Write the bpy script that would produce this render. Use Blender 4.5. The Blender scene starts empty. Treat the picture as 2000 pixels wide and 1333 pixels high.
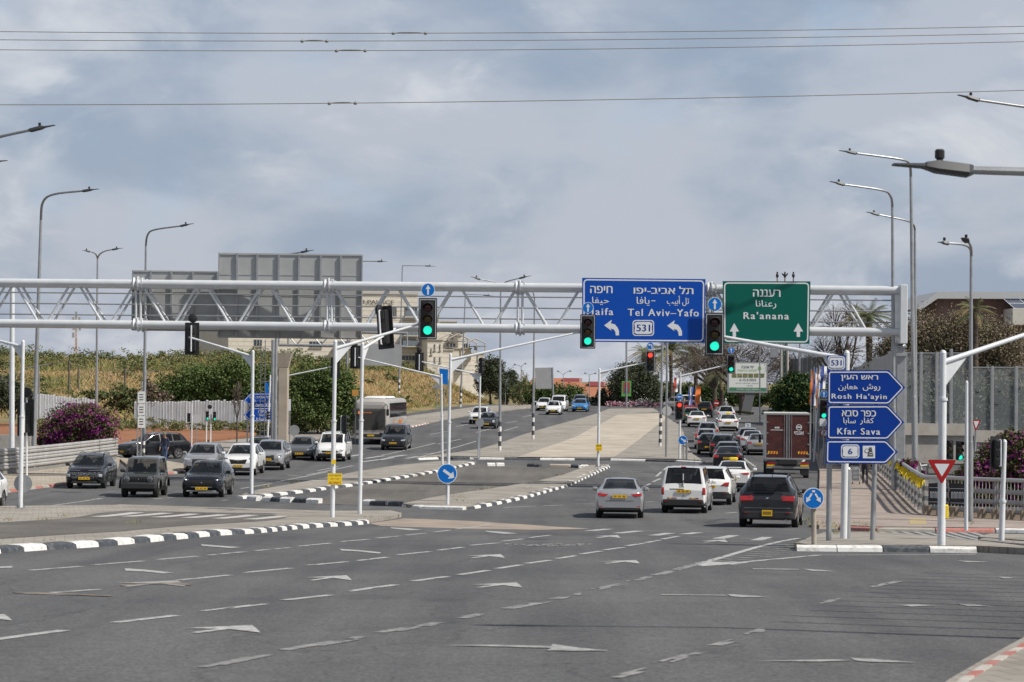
import bpy, bmesh, math, random
import numpy as np
from math import sin, cos, pi, radians
from mathutils import Vector, Matrix, Euler

SC = bpy.context.scene
COL = SC.collection
random.seed(7)
RNG = np.random.default_rng(7)

# ------------------------------------------------------------------ camera
F, CX, CY, CZ = 4722.0, 1000.0, 666.5, 5.5      # focal length in pixels of the 2000 px wide photograph
PITCH, ROLL = math.atan(68.5 / F), 0.0095
cd = bpy.data.cameras.new("camera"); cam = bpy.data.objects.new("camera", cd); COL.objects.link(cam)
cd.sensor_width = 36.0; cd.lens = 36.0 * F / 2000.0
cd.clip_start = 0.5; cd.clip_end = 12000
CR = Euler((pi / 2 + PITCH, 0, 0)).to_matrix() @ Matrix.Rotation(ROLL, 3, 'Z')
CC = Vector((0, 0, CZ))
cam.matrix_world = Matrix.Translation(CC) @ CR.to_4x4()
cd.dof.use_dof = True; cd.dof.focus_distance = 95; cd.dof.aperture_fstop = 5.6
SC.camera = cam
SC.render.resolution_x, SC.render.resolution_y = 1024, 682
SC.view_settings.view_transform = 'Standard'; SC.view_settings.look = 'None'
SC.view_settings.exposure = 0.22; SC.view_settings.gamma = 1.0

# ------------------------------------------------------------------ sun and sky
SUN_EL = radians(47); SUN_DIR = Vector((cos(SUN_EL) * .92, -cos(SUN_EL) * .392, sin(SUN_EL)))
sl = bpy.data.lights.new("sun", 'SUN'); sl.energy = 4.4; sl.angle = radians(1.4); sl.color = (1, .95, .87)
so = bpy.data.objects.new("sun", sl); COL.objects.link(so)
so.rotation_euler = SUN_DIR.to_track_quat('Z', 'Y').to_euler(); so.location = (60, -20, 80)

def build_world():
    w = bpy.data.worlds.new("World"); SC.world = w; w.use_nodes = True
    nt = w.node_tree; N = nt.nodes; L = nt.links; N.clear()
    out = N.new('ShaderNodeOutputWorld'); bg = N.new('ShaderNodeBackground')
    sky = N.new('ShaderNodeTexSky'); sky.sky_type = 'NISHITA'; sky.sun_disc = False
    sky.sun_elevation = SUN_EL; sky.sun_rotation = math.atan2(SUN_DIR.x, SUN_DIR.y)
    sky.air_density = 1.2; sky.dust_density = 2.0
    tc = N.new('ShaderNodeTexCoord')
    def noise(scale, detail, rough, sx, off, dist=0):
        m = N.new('ShaderNodeMapping'); m.inputs['Scale'].default_value = (1, 1, sx); m.inputs['Location'].default_value = off
        L.new(tc.outputs['Generated'], m.inputs['Vector'])
        t = N.new('ShaderNodeTexNoise'); t.inputs['Scale'].default_value = scale; t.inputs['Detail'].default_value = detail
        t.inputs['Roughness'].default_value = rough; t.inputs['Distortion'].default_value = dist
        L.new(m.outputs[0], t.inputs['Vector']); return t.outputs['Fac']
    def ramp(src, stops):
        r = N.new('ShaderNodeValToRGB'); e = r.color_ramp.elements
        while len(e) < len(stops): e.new(.5)
        for k, (p, c) in enumerate(stops):
            e[k].position = p; e[k].color = (c if isinstance(c, tuple) else (c, c, c)) + (1,)
        r.color_ramp.interpolation = 'EASE'
        L.new(src, r.inputs[0]); return r.outputs[0]
    def mix(fac, a, b):
        m = N.new('ShaderNodeMix'); m.data_type = 'RGBA'
        for k, v in ((0, fac), (6, a), (7, b)):
            if isinstance(v, (float, int)): m.inputs[k].default_value = v
            elif isinstance(v, tuple): m.inputs[k].default_value = v + (1,)
            else: L.new(v, m.inputs[k])
        return m.outputs[2]
    sc = N.new('ShaderNodeVectorMath'); sc.operation = 'SCALE'; sc.inputs['Scale'].default_value = .09
    L.new(sky.outputs[0], sc.inputs[0])
    big = ramp(noise(8.5, 6, .52, 2.0, (3.1, .4, .2), .3), [(.38, 0.0), (.60, 1.0)])
    puff = ramp(noise(11.5, 9, .56, 2.0, (1.3, 7.7, 2.2), .45), [(.49, 0.0), (.70, 1.0)])
    gap = ramp(noise(9, 6, .55, 1.8, (9.3, 2.1, 5.0), .2), [(.56, 0.0), (.76, .7)])
    base = mix(big, (.290, .355, .465), (.445, .480, .560))
    lit = mix(puff, base, (.60, .62, .67))
    blue = mix(gap, lit, (.36, .49, .66))
    fin = mix(.86, sc.outputs[0], blue)
    sx = N.new('ShaderNodeSeparateXYZ'); L.new(tc.outputs['Generated'], sx.inputs[0])
    dim = ramp(sx.outputs[2], [(.0, 1.0), (.22, .97), (.5, .74), (1.0, .54)])
    mu = N.new('ShaderNodeMix'); mu.data_type = 'RGBA'; mu.blend_type = 'MULTIPLY'; mu.inputs[0].default_value = 1.0; L.new(fin, mu.inputs[6]); L.new(dim, mu.inputs[7])
    L.new(mu.outputs[2], bg.inputs[0]); bg.inputs[1].default_value = 1.0
    L.new(bg.outputs[0], out.inputs[0])
build_world()

# ------------------------------------------------------------------ ground profile and pixel helpers
_gp = [(-80, 6.4), (0, 3.62), (19.3, 3.05), (24, 2.88), (29, 2.69), (41, 2.22), (57.6, 1.62), (70, 1.02), (84, .42), (95, .22), (110, .08),
       (135, 0), (165, .1), (185, .34), (210, .82), (235, 1.12), (262, 1.45), (280, 1.65), (300, 1.75), (330, 1.6), (400, -.5), (600, -7),
       (900, -12), (1500, -14), (9000, -14)]
_gx = np.array([p[0] for p in _gp], float); _gy = np.array([p[1] for p in _gp], float)
_d = np.diff(_gy) / np.diff(_gx); _m = np.zeros(len(_gx)); _m[0] = _d[0]; _m[-1] = _d[-1]
for _i in range(1, len(_gx) - 1):
    a, b = _d[_i - 1], _d[_i]
    h0, h1 = _gx[_i] - _gx[_i - 1], _gx[_i + 1] - _gx[_i]
    _m[_i] = 0 if a * b <= 0 else (h0 + h1) / ((2 * h1 + h0) / 3 / a + (h1 + 2 * h0) / 3 / b) if False else (a * h1 + b * h0) / (h0 + h1)
def G(y):
    y = np.clip(np.asarray(y, float), _gx[0], _gx[-1]); i = np.clip(np.searchsorted(_gx, y) - 1, 0, len(_gx) - 2)
    h = _gx[i + 1] - _gx[i]; t = (y - _gx[i]) / h
    r = (2 * t**3 - 3 * t**2 + 1) * _gy[i] + (t**3 - 2 * t**2 + t) * h * _m[i] + (-2 * t**3 + 3 * t**2) * _gy[i + 1] + (t**3 - t**2) * h * _m[i + 1]
    return r if r.ndim else float(r)
def sstep(a, b, x):
    t = np.clip((np.asarray(x, float) - a) / (b - a), 0, 1); return t * t * (3 - 2 * t)
def edgeX(y): return np.interp(y, [60, 120, 171, 232, 292, 350, 420], [-30, -21, -14.5, -9.6, -3.4, 3, 10])
def hill(x, y):
    """the embankment left of the road"""
    d = edgeX(y) - x
    yl = np.interp(x, [-80, -45, -33, -20, -14], [212, 214, 222, 214, 196])       # foot of the slope behind the fence
    up = np.minimum(sstep(3, 16 + 12 * (1 - sstep(225, 290, y)), d), sstep(0, 62, y - yl))
    top = 4.8 * (1 - sstep(335, 430, y - .4 * d)) + .35 * np.sin(x * .21 + y * .05) + .3 * np.sin(x * .09 - 1)
    return np.maximum(up * top, 0)
def Z(x, y): return G(y) + hill(x, y)

def ray(px, py):
    return CR @ Vector(((px - CX) / F, -(py - CY) / F, -1))
def P(px, py, Y):
    """the point seen at pixel (px, py) at distance Y along the street"""
    d = ray(px, py); return CC + d * (Y / d.y)
def at(px, py, dz=0.0, hills=False):
    """the point of the ground seen at pixel (px, py)"""
    d = ray(px, py); f = (lambda q: float(Z(q.x, q.y)) if hills else G(q.y))
    prev = 9.0; y = 9.0
    while y < 900:
        q = CC + d * (y / d.y)
        if q.z <= f(q) + dz:
            a, b = prev, y
            for _ in range(30):
                m = (a + b) / 2; q = CC + d * (m / d.y)
                if q.z <= f(q) + dz: b = m
                else: a = m
            q = CC + d * (b / d.y); return Vector((q.x, q.y, f(q) + dz))
        prev = y; y += .5 if y < 120 else 1.0
    return CC + d * (330 / d.y)
def px_of(p):
    q = CR.transposed() @ (Vector(p) - CC); return CX + F * q.x / -q.z, CY - F * q.y / -q.z
def S(Y): return F / Y          # pixels per metre at distance Y

# ------------------------------------------------------------------ materials
MATS = {}
def mat(name, col, rough=.6, metal=0.0, col2=None, scale=4.0, bump=0.0, bscale=60, coat=0.0, spec=.5, emit=None, alpha=1.0, trans=0.0, lo=.35, hi=.65, detail=5, stretch=(1, 1, 1)):
    if name in MATS: return MATS[name]
    m = bpy.data.materials.new(name); m.use_nodes = True; nt = m.node_tree; N = nt.nodes; L = nt.links
    b = N['Principled BSDF']; b.inputs['Base Color'].default_value = tuple(col) + (1,)
    b.inputs['Roughness'].default_value = rough; b.inputs['Metallic'].default_value = metal
    b.inputs['Specular IOR Level'].default_value = spec; b.inputs['Coat Weight'].default_value = coat; b.inputs['Coat Roughness'].default_value = .06
    b.inputs['Alpha'].default_value = alpha; b.inputs['Transmission Weight'].default_value = trans
    if emit: b.inputs['Emission Color'].default_value = tuple(emit[:3]) + (1,); b.inputs['Emission Strength'].default_value = emit[3]
    if col2 is not None or bump:
        tc = N.new('ShaderNodeTexCoord'); mp = N.new('ShaderNodeMapping'); mp.inputs['Scale'].default_value = stretch
        L.new(tc.outputs['Object'], mp.inputs[0])
    if col2 is not None:
        t = N.new('ShaderNodeTexNoise'); t.inputs['Scale'].default_value = scale; t.inputs['Detail'].default_value = detail; t.inputs['Roughness'].default_value = .6
        L.new(mp.outputs[0], t.inputs['Vector'])
        r = N.new('ShaderNodeValToRGB'); e = r.color_ramp.elements
        e[0].position = lo; e[0].color = tuple(col) + (1,); e[1].position = hi; e[1].color = tuple(col2) + (1,)
        L.new(t.outputs['Fac'], r.inputs[0]); L.new(r.outputs[0], b.inputs['Base Color'])
    if bump:
        t = N.new('ShaderNodeTexNoise'); t.inputs['Scale'].default_value = bscale; t.inputs['Detail'].default_value = 4
        L.new(mp.outputs[0], t.inputs['Vector'])
        bp = N.new('ShaderNodeBump'); bp.inputs['Strength'].default_value = bump; bp.inputs['Distance'].default_value = .02
        L.new(t.outputs['Fac'], bp.inputs['Height']); L.new(bp.outputs[0], b.inputs['Normal'])
    MATS[name] = m; return m

# ------------------------------------------------------------------ mesh builder
class MB:
    def __init__(s): s.v = []; s.f = []; s.m = []
    def add(s, vs, fs, mi=0, M=None):
        o = len(s.v)
        s.v += [tuple(M @ Vector(v)) for v in vs] if M is not None else [tuple(v) for v in vs]
        s.f += [tuple(i + o for i in f) for f in fs]; s.m += [mi] * len(fs); return s
    def box(s, c, d, mi=0, M=None):
        x, y, z = c; a, b, h = d[0] / 2, d[1] / 2, d[2] / 2
        vs = [(x + i * a, y + j * b, z + k * h) for i in (-1, 1) for j in (-1, 1) for k in (-1, 1)]
        return s.add(vs, [(0, 1, 3, 2), (4, 6, 7, 5), (0, 4, 5, 1), (2, 3, 7, 6), (0, 2, 6, 4), (1, 5, 7, 3)], mi, M)
    def bbox(s, c, d, r=.02, mi=0, M=None):
        """box with its upright edges chamfered"""
        x, y, z = c; a, b, h = d[0] / 2, d[1] / 2, d[2] / 2
        ring = [(-a + r, -b), (a - r, -b), (a, -b + r), (a, b - r), (a - r, b), (-a + r, b), (-a, b - r), (-a, -b + r)]
        ri = [(u * (a - r) / a, w * (b - r) / b) for u, w in ring]
        vs = [(x + u, y + w, z - h + r) for u, w in ring] + [(x + u, y + w, z + h - r) for u, w in ring] + [(x + u, y + w, z + h) for u, w in ri] + [(x + u, y + w, z - h) for u, w in ri]
        fs = [(i, (i + 1) % 8, 8 + (i + 1) % 8, 8 + i) for i in range(8)] + [(8 + i, 8 + (i + 1) % 8, 16 + (i + 1) % 8, 16 + i) for i in range(8)] + [(24 + i, 24 + (i + 1) % 8, (i + 1) % 8, i) for i in range(8)]
        fs += [tuple(range(16, 24)), tuple(range(31, 23, -1))]
        return s.add(vs, fs, mi, M)
    def tube(s, pts, rad, n=10, mi=0, cap=True):
        pts = [Vector(p) for p in pts]; k = len(pts)
        if not isinstance(rad, (list, tuple)): rad = [rad] * k
        o = len(s.v); up = None
        for i, p in enumerate(pts):
            t = (pts[min(i + 1, k - 1)] - pts[max(i - 1, 0)]).normalized()
            if up is None:
                up = Vector((0, 0, 1)) if abs(t.z) < .9 else Vector((1, 0, 0))
            a = t.cross(up).normalized(); b = a.cross(t).normalized(); up = b
            for j in range(n):
                an = 2 * pi * j / n; s.v.append(tuple(p + (a * cos(an) + b * sin(an)) * rad[i]))
        for i in range(k - 1):
            for j in range(n):
                s.f.append((o + i * n + j, o + i * n + (j + 1) % n, o + (i + 1) * n + (j + 1) % n, o + (i + 1) * n + j)); s.m.append(mi)
        if cap:
            s.f.append(tuple(o + j for j in range(n - 1, -1, -1))); s.m.append(mi)
            s.f.append(tuple(o + (k - 1) * n + j for j in range(n))); s.m.append(mi)
        return s
    def lathe(s, prof, n=20, mi=0, M=None, close=True):
        """profile [(radius, height)] turned round local Z"""
        vs = [(r * cos(2 * pi * j / n), r * sin(2 * pi * j / n), h) for r, h in prof for j in range(n)]
        fs = [(i * n + j, i * n + (j + 1) % n, (i + 1) * n + (j + 1) % n, (i + 1) * n + j) for i in range(len(prof) - 1) for j in range(n)]
        if close: fs += [tuple(range(n - 1, -1, -1)), tuple((len(prof) - 1) * n + j for j in range(n))]
        return s.add(vs, fs, mi, M)
    def slab(s, poly, y0, y1, mi=0, M=None):
        """outline [(x, z)] (counter-clockwise seen from -Y) given thickness from y0 (front) to y1"""
        n = len(poly); vs = [(x, y0, z) for x, z in poly] + [(x, y1, z) for x, z in poly]
        o = len(s.v)
        tri = tess(poly)
        fs = [t for t in tri] + [tuple(i + n for i in reversed(t)) for t in tri] + [(i, i + n, (i + 1) % n + n, (i + 1) % n) for i in range(n)]
        return s.add(vs, fs, mi, M)
    def sheet(s, poly, y, mi=0, M=None):
        return s.add([(x, y, z) for x, z in poly], tess(poly), mi, M)
    def build(s, name, mats, parent=None, smooth=35, loc=None):
        me = bpy.data.meshes.new(name); me.from_pydata(s.v, [], s.f)
        for m in (mats if isinstance(mats, (list, tuple)) else [mats]): me.materials.append(m)
        if any(s.m): me.polygons.foreach_set('material_index', s.m)
        if smooth:
            me.polygons.foreach_set('use_smooth', [True] * len(s.f)); me.update()
            me.set_sharp_from_angle(angle=radians(smooth))
        me.update()
        return link(name, me, parent)
def tess(poly):
    from mathutils.geometry import tessellate_polygon
    t = tessellate_polygon([[Vector((p[0], p[1], 0)) for p in poly]])
    out = []
    for a, b, c in t:
        A, B, C = poly[a], poly[b], poly[c]
        cr = (B[0] - A[0]) * (C[1] - A[1]) - (B[1] - A[1]) * (C[0] - A[0])
        out.append((a, b, c) if cr > 0 else (a, c, b))
    return out
def link(name, me, parent=None):
    o = bpy.data.objects.new(name, me); COL.objects.link(o)
    if parent is not None:
        o.parent = parent
    return o
def thing(name, label, cat, group=None, loc=(0, 0, 0), rz=0.0):
    o = bpy.data.objects.new(name, None); COL.objects.link(o); o.empty_display_size = .2
    o.location = loc; o.rotation_euler = (0, 0, rz)
    return tag(o, label, cat, group)
def tag(o, label, cat, group=None, kind=None):
    o['label'] = label; o['category'] = cat
    if group: o['group'] = group
    if kind: o['kind'] = kind
    return o
def struct(o, label=None, cat=None):
    o['kind'] = 'structure'
    if label: o['label'] = label
    if cat: o['category'] = cat
    return o
def rel(parent, p): return Vector(p) - parent.location
def arc(cx, cz, r, a0, a1, n):
    return [(cx + r * cos(a0 + (a1 - a0) * i / n), cz + r * sin(a0 + (a1 - a0) * i / n)) for i in range(n + 1)]
def rrect(x0, z0, x1, z1, r, n=5):
    return arc(x0 + r, z0 + r, r, pi, 1.5 * pi, n) + arc(x1 - r, z0 + r, r, 1.5 * pi, 2 * pi, n) + arc(x1 - r, z1 - r, r, 0, pi / 2, n) + arc(x0 + r, z1 - r, r, pi / 2, pi, n)
def circ(cx, cz, r, n=28): return [(cx + r * cos(2 * pi * i / n), cz + r * sin(2 * pi * i / n)) for i in range(n)]
def ring(mb, outer, inner, y, mi=0, M=None):
    n = len(outer)
    return mb.add([(x, y, z) for x, z in outer] + [(x, y, z) for x, z in inner], [(i, (i + 1) % n, n + (i + 1) % n, n + i) for i in range(n)], mi, M)
def inset(poly, d):
    """offset an outline (counter-clockwise) inwards"""
    n = len(poly); out = []
    for i in range(n):
        a, b, c = Vector(poly[i - 1]), Vector(poly[i]), Vector(poly[(i + 1) % n])
        e1 = (b - a); e2 = (c - b)
        if e1.length < 1e-9: e1 = e2
        if e2.length < 1e-9: e2 = e1
        e1.normalize(); e2.normalize()
        n1 = Vector((-e1.y, e1.x)); n2 = Vector((-e2.y, e2.x)); m = n1 + n2
        m = n1 if m.length < 1e-6 else m.normalized()
        out.append(tuple(b + m * d / max(.35, m.dot(n1))))
    return out
_AR = {}
for _ch, _f in {'ت': (0xFE95,), 'ل': (0xFEDD,), 'ب': (0xFE8F,), 'ي': (0xFEF1,), 'ف': (0xFED1,), 'ح': (0xFEA1,), 'ر': (0xFEAD,), 'ع': (0xFEC9,), 'ن': (0xFEE5,), 'و': (0xFEED,), 'ش': (0xFEB5,), 'ه': (0xFEE9,), 'ك': (0xFED9,), 'س': (0xFEB1,), 'ا': (0xFE8D,), 'أ': (0xFE83,)}.items():
    _AR[_ch] = _f[0]
def arabic(s):
    """joined letter forms, in visual order"""
    nonj = 'اأرو'; out = []
    for w in s.split(' '):
        r = []
        for i, ch in enumerate(w):
            if ch not in _AR: r.append(ch); continue
            pv = i > 0 and w[i - 1] in _AR and w[i - 1] not in nonj; nx = i < len(w) - 1 and w[i + 1] in _AR and ch not in nonj
            base = _AR[ch]
            if ch in nonj: r.append(chr(base + (1 if pv else 0)))
            else: r.append(chr(base + (3 if pv and nx else 1 if pv else 2 if nx else 0)))
        out.append(''.join(reversed(r)))
    return ' '.join(reversed(out))
def hebrew(s): return s[::-1]
def letters(mb, s, cx, cz, y, h, w=None, bold=.02, mi=0, M=None, gap=1.0):
    """adds flat lettering centred on (cx, cz) in the plane y, capital height h, width w"""
    c = bpy.data.curves.new('lettering', 'FONT'); c.body = s; c.resolution_u = 3; c.space_character = gap
    o = bpy.data.objects.new('lettering', c); COL.objects.link(o); bpy.context.view_layer.update()
    dg = bpy.context.evaluated_depsgraph_get(); me = bpy.data.meshes.new_from_object(o.evaluated_get(dg))
    vs = np.array([v.co[:] for v in me.vertices]) if len(me.vertices) else np.zeros((0, 3)); fs = [tuple(p.vertices) for p in me.polygons]
    bpy.data.objects.remove(o); bpy.data.meshes.remove(me); bpy.data.curves.remove(c)
    if not len(vs): return mb
    x0, x1 = vs[:, 0].min(), vs[:, 0].max(); z0, z1 = vs[:, 1].min(), vs[:, 1].max()
    kz = h / (z1 - z0); kx = (w / (x1 - x0)) if w else kz
    for q, dx in enumerate((-.035, 0, .035) if bold > .005 else (-.012, .012) if bold else (0,)):   # strokes laid side by side
        mb.add([(cx + dx * h + (v[0] - (x0 + x1) / 2) * kx, y - q * .0006, cz + (v[1] - (z0 + z1) / 2) * kz) for v in vs], fs, mi, M)
    return mb

def pavers(name, c1, c2, joint, w, h, stain=.75):
    m = bpy.data.materials.new(name); m.use_nodes = True; nt = m.node_tree; N = nt.nodes; L = nt.links; b = N['Principled BSDF']; tc = N.new('ShaderNodeTexCoord')
    mp = N.new('ShaderNodeMapping'); mp.inputs['Rotation'].default_value = (0, 0, -.19); L.new(tc.outputs['Object'], mp.inputs[0])
    br = N.new('ShaderNodeTexBrick'); L.new(mp.outputs[0], br.inputs['Vector']); br.inputs['Scale'].default_value = 1; br.inputs['Brick Width'].default_value = w; br.inputs['Row Height'].default_value = h; br.inputs['Mortar Size'].default_value = .012 if w < 1 else .02
    for k, c in (('Color1', c1), ('Color2', c2), ('Mortar', joint)): br.inputs[k].default_value = tuple(c) + (1,)
    t = N.new('ShaderNodeTexNoise'); t.inputs['Scale'].default_value = .45; t.inputs['Detail'].default_value = 9; t.inputs['Roughness'].default_value = .68; L.new(tc.outputs['Object'], t.inputs['Vector'])
    r = N.new('ShaderNodeValToRGB'); e = r.color_ramp.elements; e[0].position = .36; e[0].color = (stain, stain * .97, stain * .93, 1); e[1].position = .62; e[1].color = (1.06, 1.06, 1.05, 1); L.new(t.outputs['Fac'], r.inputs[0])
    x = N.new('ShaderNodeMix'); x.data_type = 'RGBA'; x.blend_type = 'MULTIPLY'; x.inputs[0].default_value = 1; L.new(br.outputs[0], x.inputs[6]); L.new(r.outputs[0], x.inputs[7]); L.new(x.outputs[2], b.inputs['Base Color'])
    b.inputs['Roughness'].default_value = .9; b.inputs['Specular IOR Level'].default_value = .3; MATS[name] = m; return m

# palette
M_GALV = mat('galvanised_steel', (.40, .41, .42), .45, .55, (.30, .31, .32), 3, bump=.05, lo=.3, hi=.7)
M_WPOLE = mat('pale_grey_painted_steel', (.68, .70, .72), .42, 0, (.58, .60, .62), 2.5, lo=.35, hi=.7)
M_TRUSS = mat('truss_grey_paint', (.64, .66, .68), .40, .05, (.53, .55, .565), 1.2, lo=.3, hi=.75)
M_DGREY = mat('dark_grey_casting', (.085, .09, .095), .5, .2)
M_BLACK = mat('black_plastic', (.014, .014, .015), .5)
M_WHITE = mat('white_paint', (.78, .78, .77), .5, 0, (.66, .66, .64), 6)
M_BLUE = mat('traffic_blue', (.003, .068, .40), .45, spec=.2)
M_DBLUE = mat('route_blue', (.002, .038, .27), .45, spec=.2)
M_LBLUE = mat('sign_sky_blue', (.004, .15, .54), .45, spec=.2)
M_GREEN = mat('direction_green', (.001, .105, .08), .45, spec=.2)
M_RED = mat('sign_red', (.36, .018, .018), .5, spec=.2)
M_YEL = mat('sign_yellow', (.80, .56, .02), .5)
M_SHEET = mat('sign_white_reflective', (.68, .70, .72), .45)
M_CONC = mat('pale_concrete', (.40, .375, .34), .85, 0, (.29, .27, .245), 1.3, bump=.15)
# ------------------------------------------------------------------ setting: terrain, road, islands, markings
def asphalt(name, base, dark, lightm):
    m = bpy.data.materials.new(name); m.use_nodes = True; nt = m.node_tree; N = nt.nodes; L = nt.links; b = N['Principled BSDF']
    tc = N.new('ShaderNodeTexCoord')
    def noise(scale, detail, st=(1, 1, 1), rot=0.0):
        mp = N.new('ShaderNodeMapping'); mp.inputs['Scale'].default_value = st; mp.inputs['Rotation'].default_value = (0, 0, rot); L.new(tc.outputs['Object'], mp.inputs[0])
        t = N.new('ShaderNodeTexNoise'); t.inputs['Scale'].default_value = scale; t.inputs['Detail'].default_value = detail; t.inputs['Roughness'].default_value = .6
        L.new(mp.outputs[0], t.inputs['Vector']); return t.outputs['Fac']
    def ramp(src, a, b_, ca, cb):
        r = N.new('ShaderNodeValToRGB'); e = r.color_ramp.elements; e[0].position = a; e[1].position = b_
        e[0].color = tuple(ca) + (1,); e[1].color = tuple(cb) + (1,); L.new(src, r.inputs[0]); return r.outputs[0]
    def mixc(mode, f, a, c):
        x = N.new('ShaderNodeMix'); x.data_type = 'RGBA'; x.blend_type = mode
        if isinstance(f, float): x.inputs[0].default_value = f
        else: L.new(f, x.inputs[0])
        L.new(a, x.inputs[6]); L.new(c, x.inputs[7]); return x.outputs[2]
    patch = ramp(noise(.12, 4), .38, .62, base, dark)
    streak = ramp(noise(.5, 6, (1.6, .10, 1), -.19), .40, .66, (1.05, 1.05, 1.04), (.76, .76, .77))
    grain = ramp(noise(26, 3), .32, .70, (.62, .62, .63), (1.42, 1.41, 1.39))
    fine = ramp(noise(9, 5), .34, .66, (.86, .86, .87), (1.12, 1.12, 1.11))
    spot = ramp(noise(.8, 7), .62, .72, (1, 1, 1), lightm)
    vo = N.new('ShaderNodeTexVoronoi'); vo.feature = 'DISTANCE_TO_EDGE'; vo.inputs['Scale'].default_value = .22; wv = N.new('ShaderNodeMapping'); L.new(tc.outputs['Object'], wv.inputs[0])
    wn = N.new('ShaderNodeTexNoise'); wn.inputs['Scale'].default_value = .8; wn.inputs['Detail'].default_value = 5; L.new(tc.outputs['Object'], wn.inputs['Vector']); wa = N.new('ShaderNodeVectorMath'); wa.operation = 'MULTIPLY_ADD'; wa.inputs[1].default_value = (1.6, 1.6, 1.6); L.new(wn.outputs['Color'], wa.inputs[0]); L.new(wv.outputs[0], wa.inputs[2]); L.new(wa.outputs[0], vo.inputs['Vector'])
    crack = ramp(vo.outputs['Distance'], .002, .010, (.72, .72, .73), (1, 1, 1))
    oil = ramp(noise(.55, 3, (1, .5, 1), -.19), .66, .74, (1, 1, 1), (.78, .78, .79))
    c = mixc('MULTIPLY', 1.0, patch, streak); c = mixc('MULTIPLY', .8, c, crack); c = mixc('MULTIPLY', 1.0, c, oil); c = mixc('MULTIPLY', 1.0, c, grain); c = mixc('MULTIPLY', 1.0, c, fine); c = mixc('MULTIPLY', 1.0, c, spot)
    L.new(c, b.inputs['Base Color']); b.inputs['Roughness'].default_value = .88; b.inputs['Specular IOR Level'].default_value = .3
    t = noise(30, 3); bp = N.new('ShaderNodeBump'); bp.inputs['Strength'].default_value = .35; bp.inputs['Distance'].default_value = .012
    L.new(t, bp.inputs['Height']); L.new(bp.outputs[0], b.inputs['Normal'])
    MATS[name] = m; return m
M_ASPH = asphalt('road_asphalt', (.114, .114, .116), (.087, .088, .091), (1.12, 1.10, 1.07))
M_OLDASPH = asphalt('old_brown_asphalt', (.150, .139, .126), (.118, .109, .099), (1.15, 1.12, 1.08))
M_SOIL = mat('red_soil', (.30, .125, .055), .95, 0, (.20, .085, .04), .8, bump=.6, bscale=6)
M_GROUND = mat('dry_grass_earth', (.27, .19, .085), .95, 0, (.10, .105, .035), .16, bump=.5, bscale=3, lo=.40, hi=.62, detail=8)
M_PAVE = pavers('grey_paving', (.33, .305, .275), (.29, .268, .24), (.20, .18, .155), .42, .42)
M_DIRTC = pavers('dusty_concrete', (.45, .40, .335), (.43, .38, .318), (.31, .27, .215), 5.5, 4.5, .78)
M_KW = mat('kerb_white_paint', (.69, .68, .66), .75, 0, (.36, .34, .31), 7, lo=.50, hi=.74)
M_KB = mat('kerb_black_paint', (.045, .053, .064), .75, 0, (.15, .15, .15), 7, lo=.48, hi=.74)
M_KR = mat('kerb_red_paint', (.38, .105, .085), .8, 0, (.34, .22, .19), 6, lo=.38, hi=.68)
M_KBARE = mat('bare_kerb_stone', (.38, .355, .315), .85, 0, (.29, .265, .23), 3)

def strip_mesh(name, polys, m, skirt=0.0, step=2.0):
    """polygons [(list of (x, y), lift)] draped over the street profile, optionally with a kerb-high skirt"""
    bm = bmesh.new()
    for pts, dz in polys:
        vv = [bm.verts.new((p[0], p[1], dz)) for p in pts]
        for t in tess(pts): bm.faces.new([vv[i] for i in t])
    ys = [v.co.y for v in bm.verts]; y = math.floor(min(ys) / step) * step + step
    if len(polys) > 600: y = 1e9                                # flakes are too short to need cutting
    while y < max(ys):
        bmesh.ops.bisect_plane(bm, geom=bm.verts[:] + bm.edges[:] + bm.faces[:], plane_co=(0, y, 0), plane_no=(0, 1, 0)); y += step
    bmesh.ops.remove_doubles(bm, verts=bm.verts[:], dist=1e-5)
    if skirt:
        be = [e for e in bm.edges if e.is_boundary]
        r = bmesh.ops.extrude_edge_only(bm, edges=be)
        for v in r['geom']:
            if isinstance(v, bmesh.types.BMVert): v.co.z -= skirt
        bmesh.ops.recalc_face_normals(bm, faces=bm.faces[:])
    for v in bm.verts: v.co.z += G(v.co.y)
    me = bpy.data.meshes.new(name); bm.to_mesh(me); bm.free(); me.materials.append(m)
    return struct(link(name, me))
def W2(pxs, dz=0.0): return [at(x, y, dz).to_2d() for x, y in pxs]

def terrain():
    xs = np.concatenate([[-6000, -2500, -1000, -500, -300], np.linspace(-220, -90, 30)[:-1], np.linspace(-90, 30, 81), np.linspace(30, 220, 40)[1:], [300, 500, 1000, 2500, 6000]])
    ys = np.concatenate([np.arange(-60, 150, 4), np.arange(150, 400, 2.0), np.arange(400, 700, 15), [800, 1000, 1500, 2500, 4500, 9000]])
    X, Y = np.meshgrid(xs, ys); zz = G(Y.ravel()).reshape(Y.shape) + hill(X, Y) - .06
    lump = .16 * np.sin(X * .9 + 1.3 * np.sin(Y * .5)) * np.cos(Y * .8) * (hill(X, Y) > .4)
    v = np.stack([X.ravel(), Y.ravel(), (zz + lump).ravel()], 1); nx, ny = len(xs), len(ys)
    i = (np.arange(ny - 1)[:, None] * nx + np.arange(nx - 1)[None]).ravel()
    me = bpy.data.meshes.new('ground'); me.from_pydata(v.tolist(), [], np.stack([i, i + 1, i + nx + 1, i + nx], 1).tolist())
    me.polygons.foreach_set('use_smooth', [True] * len(me.polygons)); me.materials.append(M_GROUND); me.update()
    struct(link('ground', me))
terrain()
strip_mesh('road', [([(-75, -30), (70, -30), (70, 338), (-75, 338)], 0.0)], M_ASPH)

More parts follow.
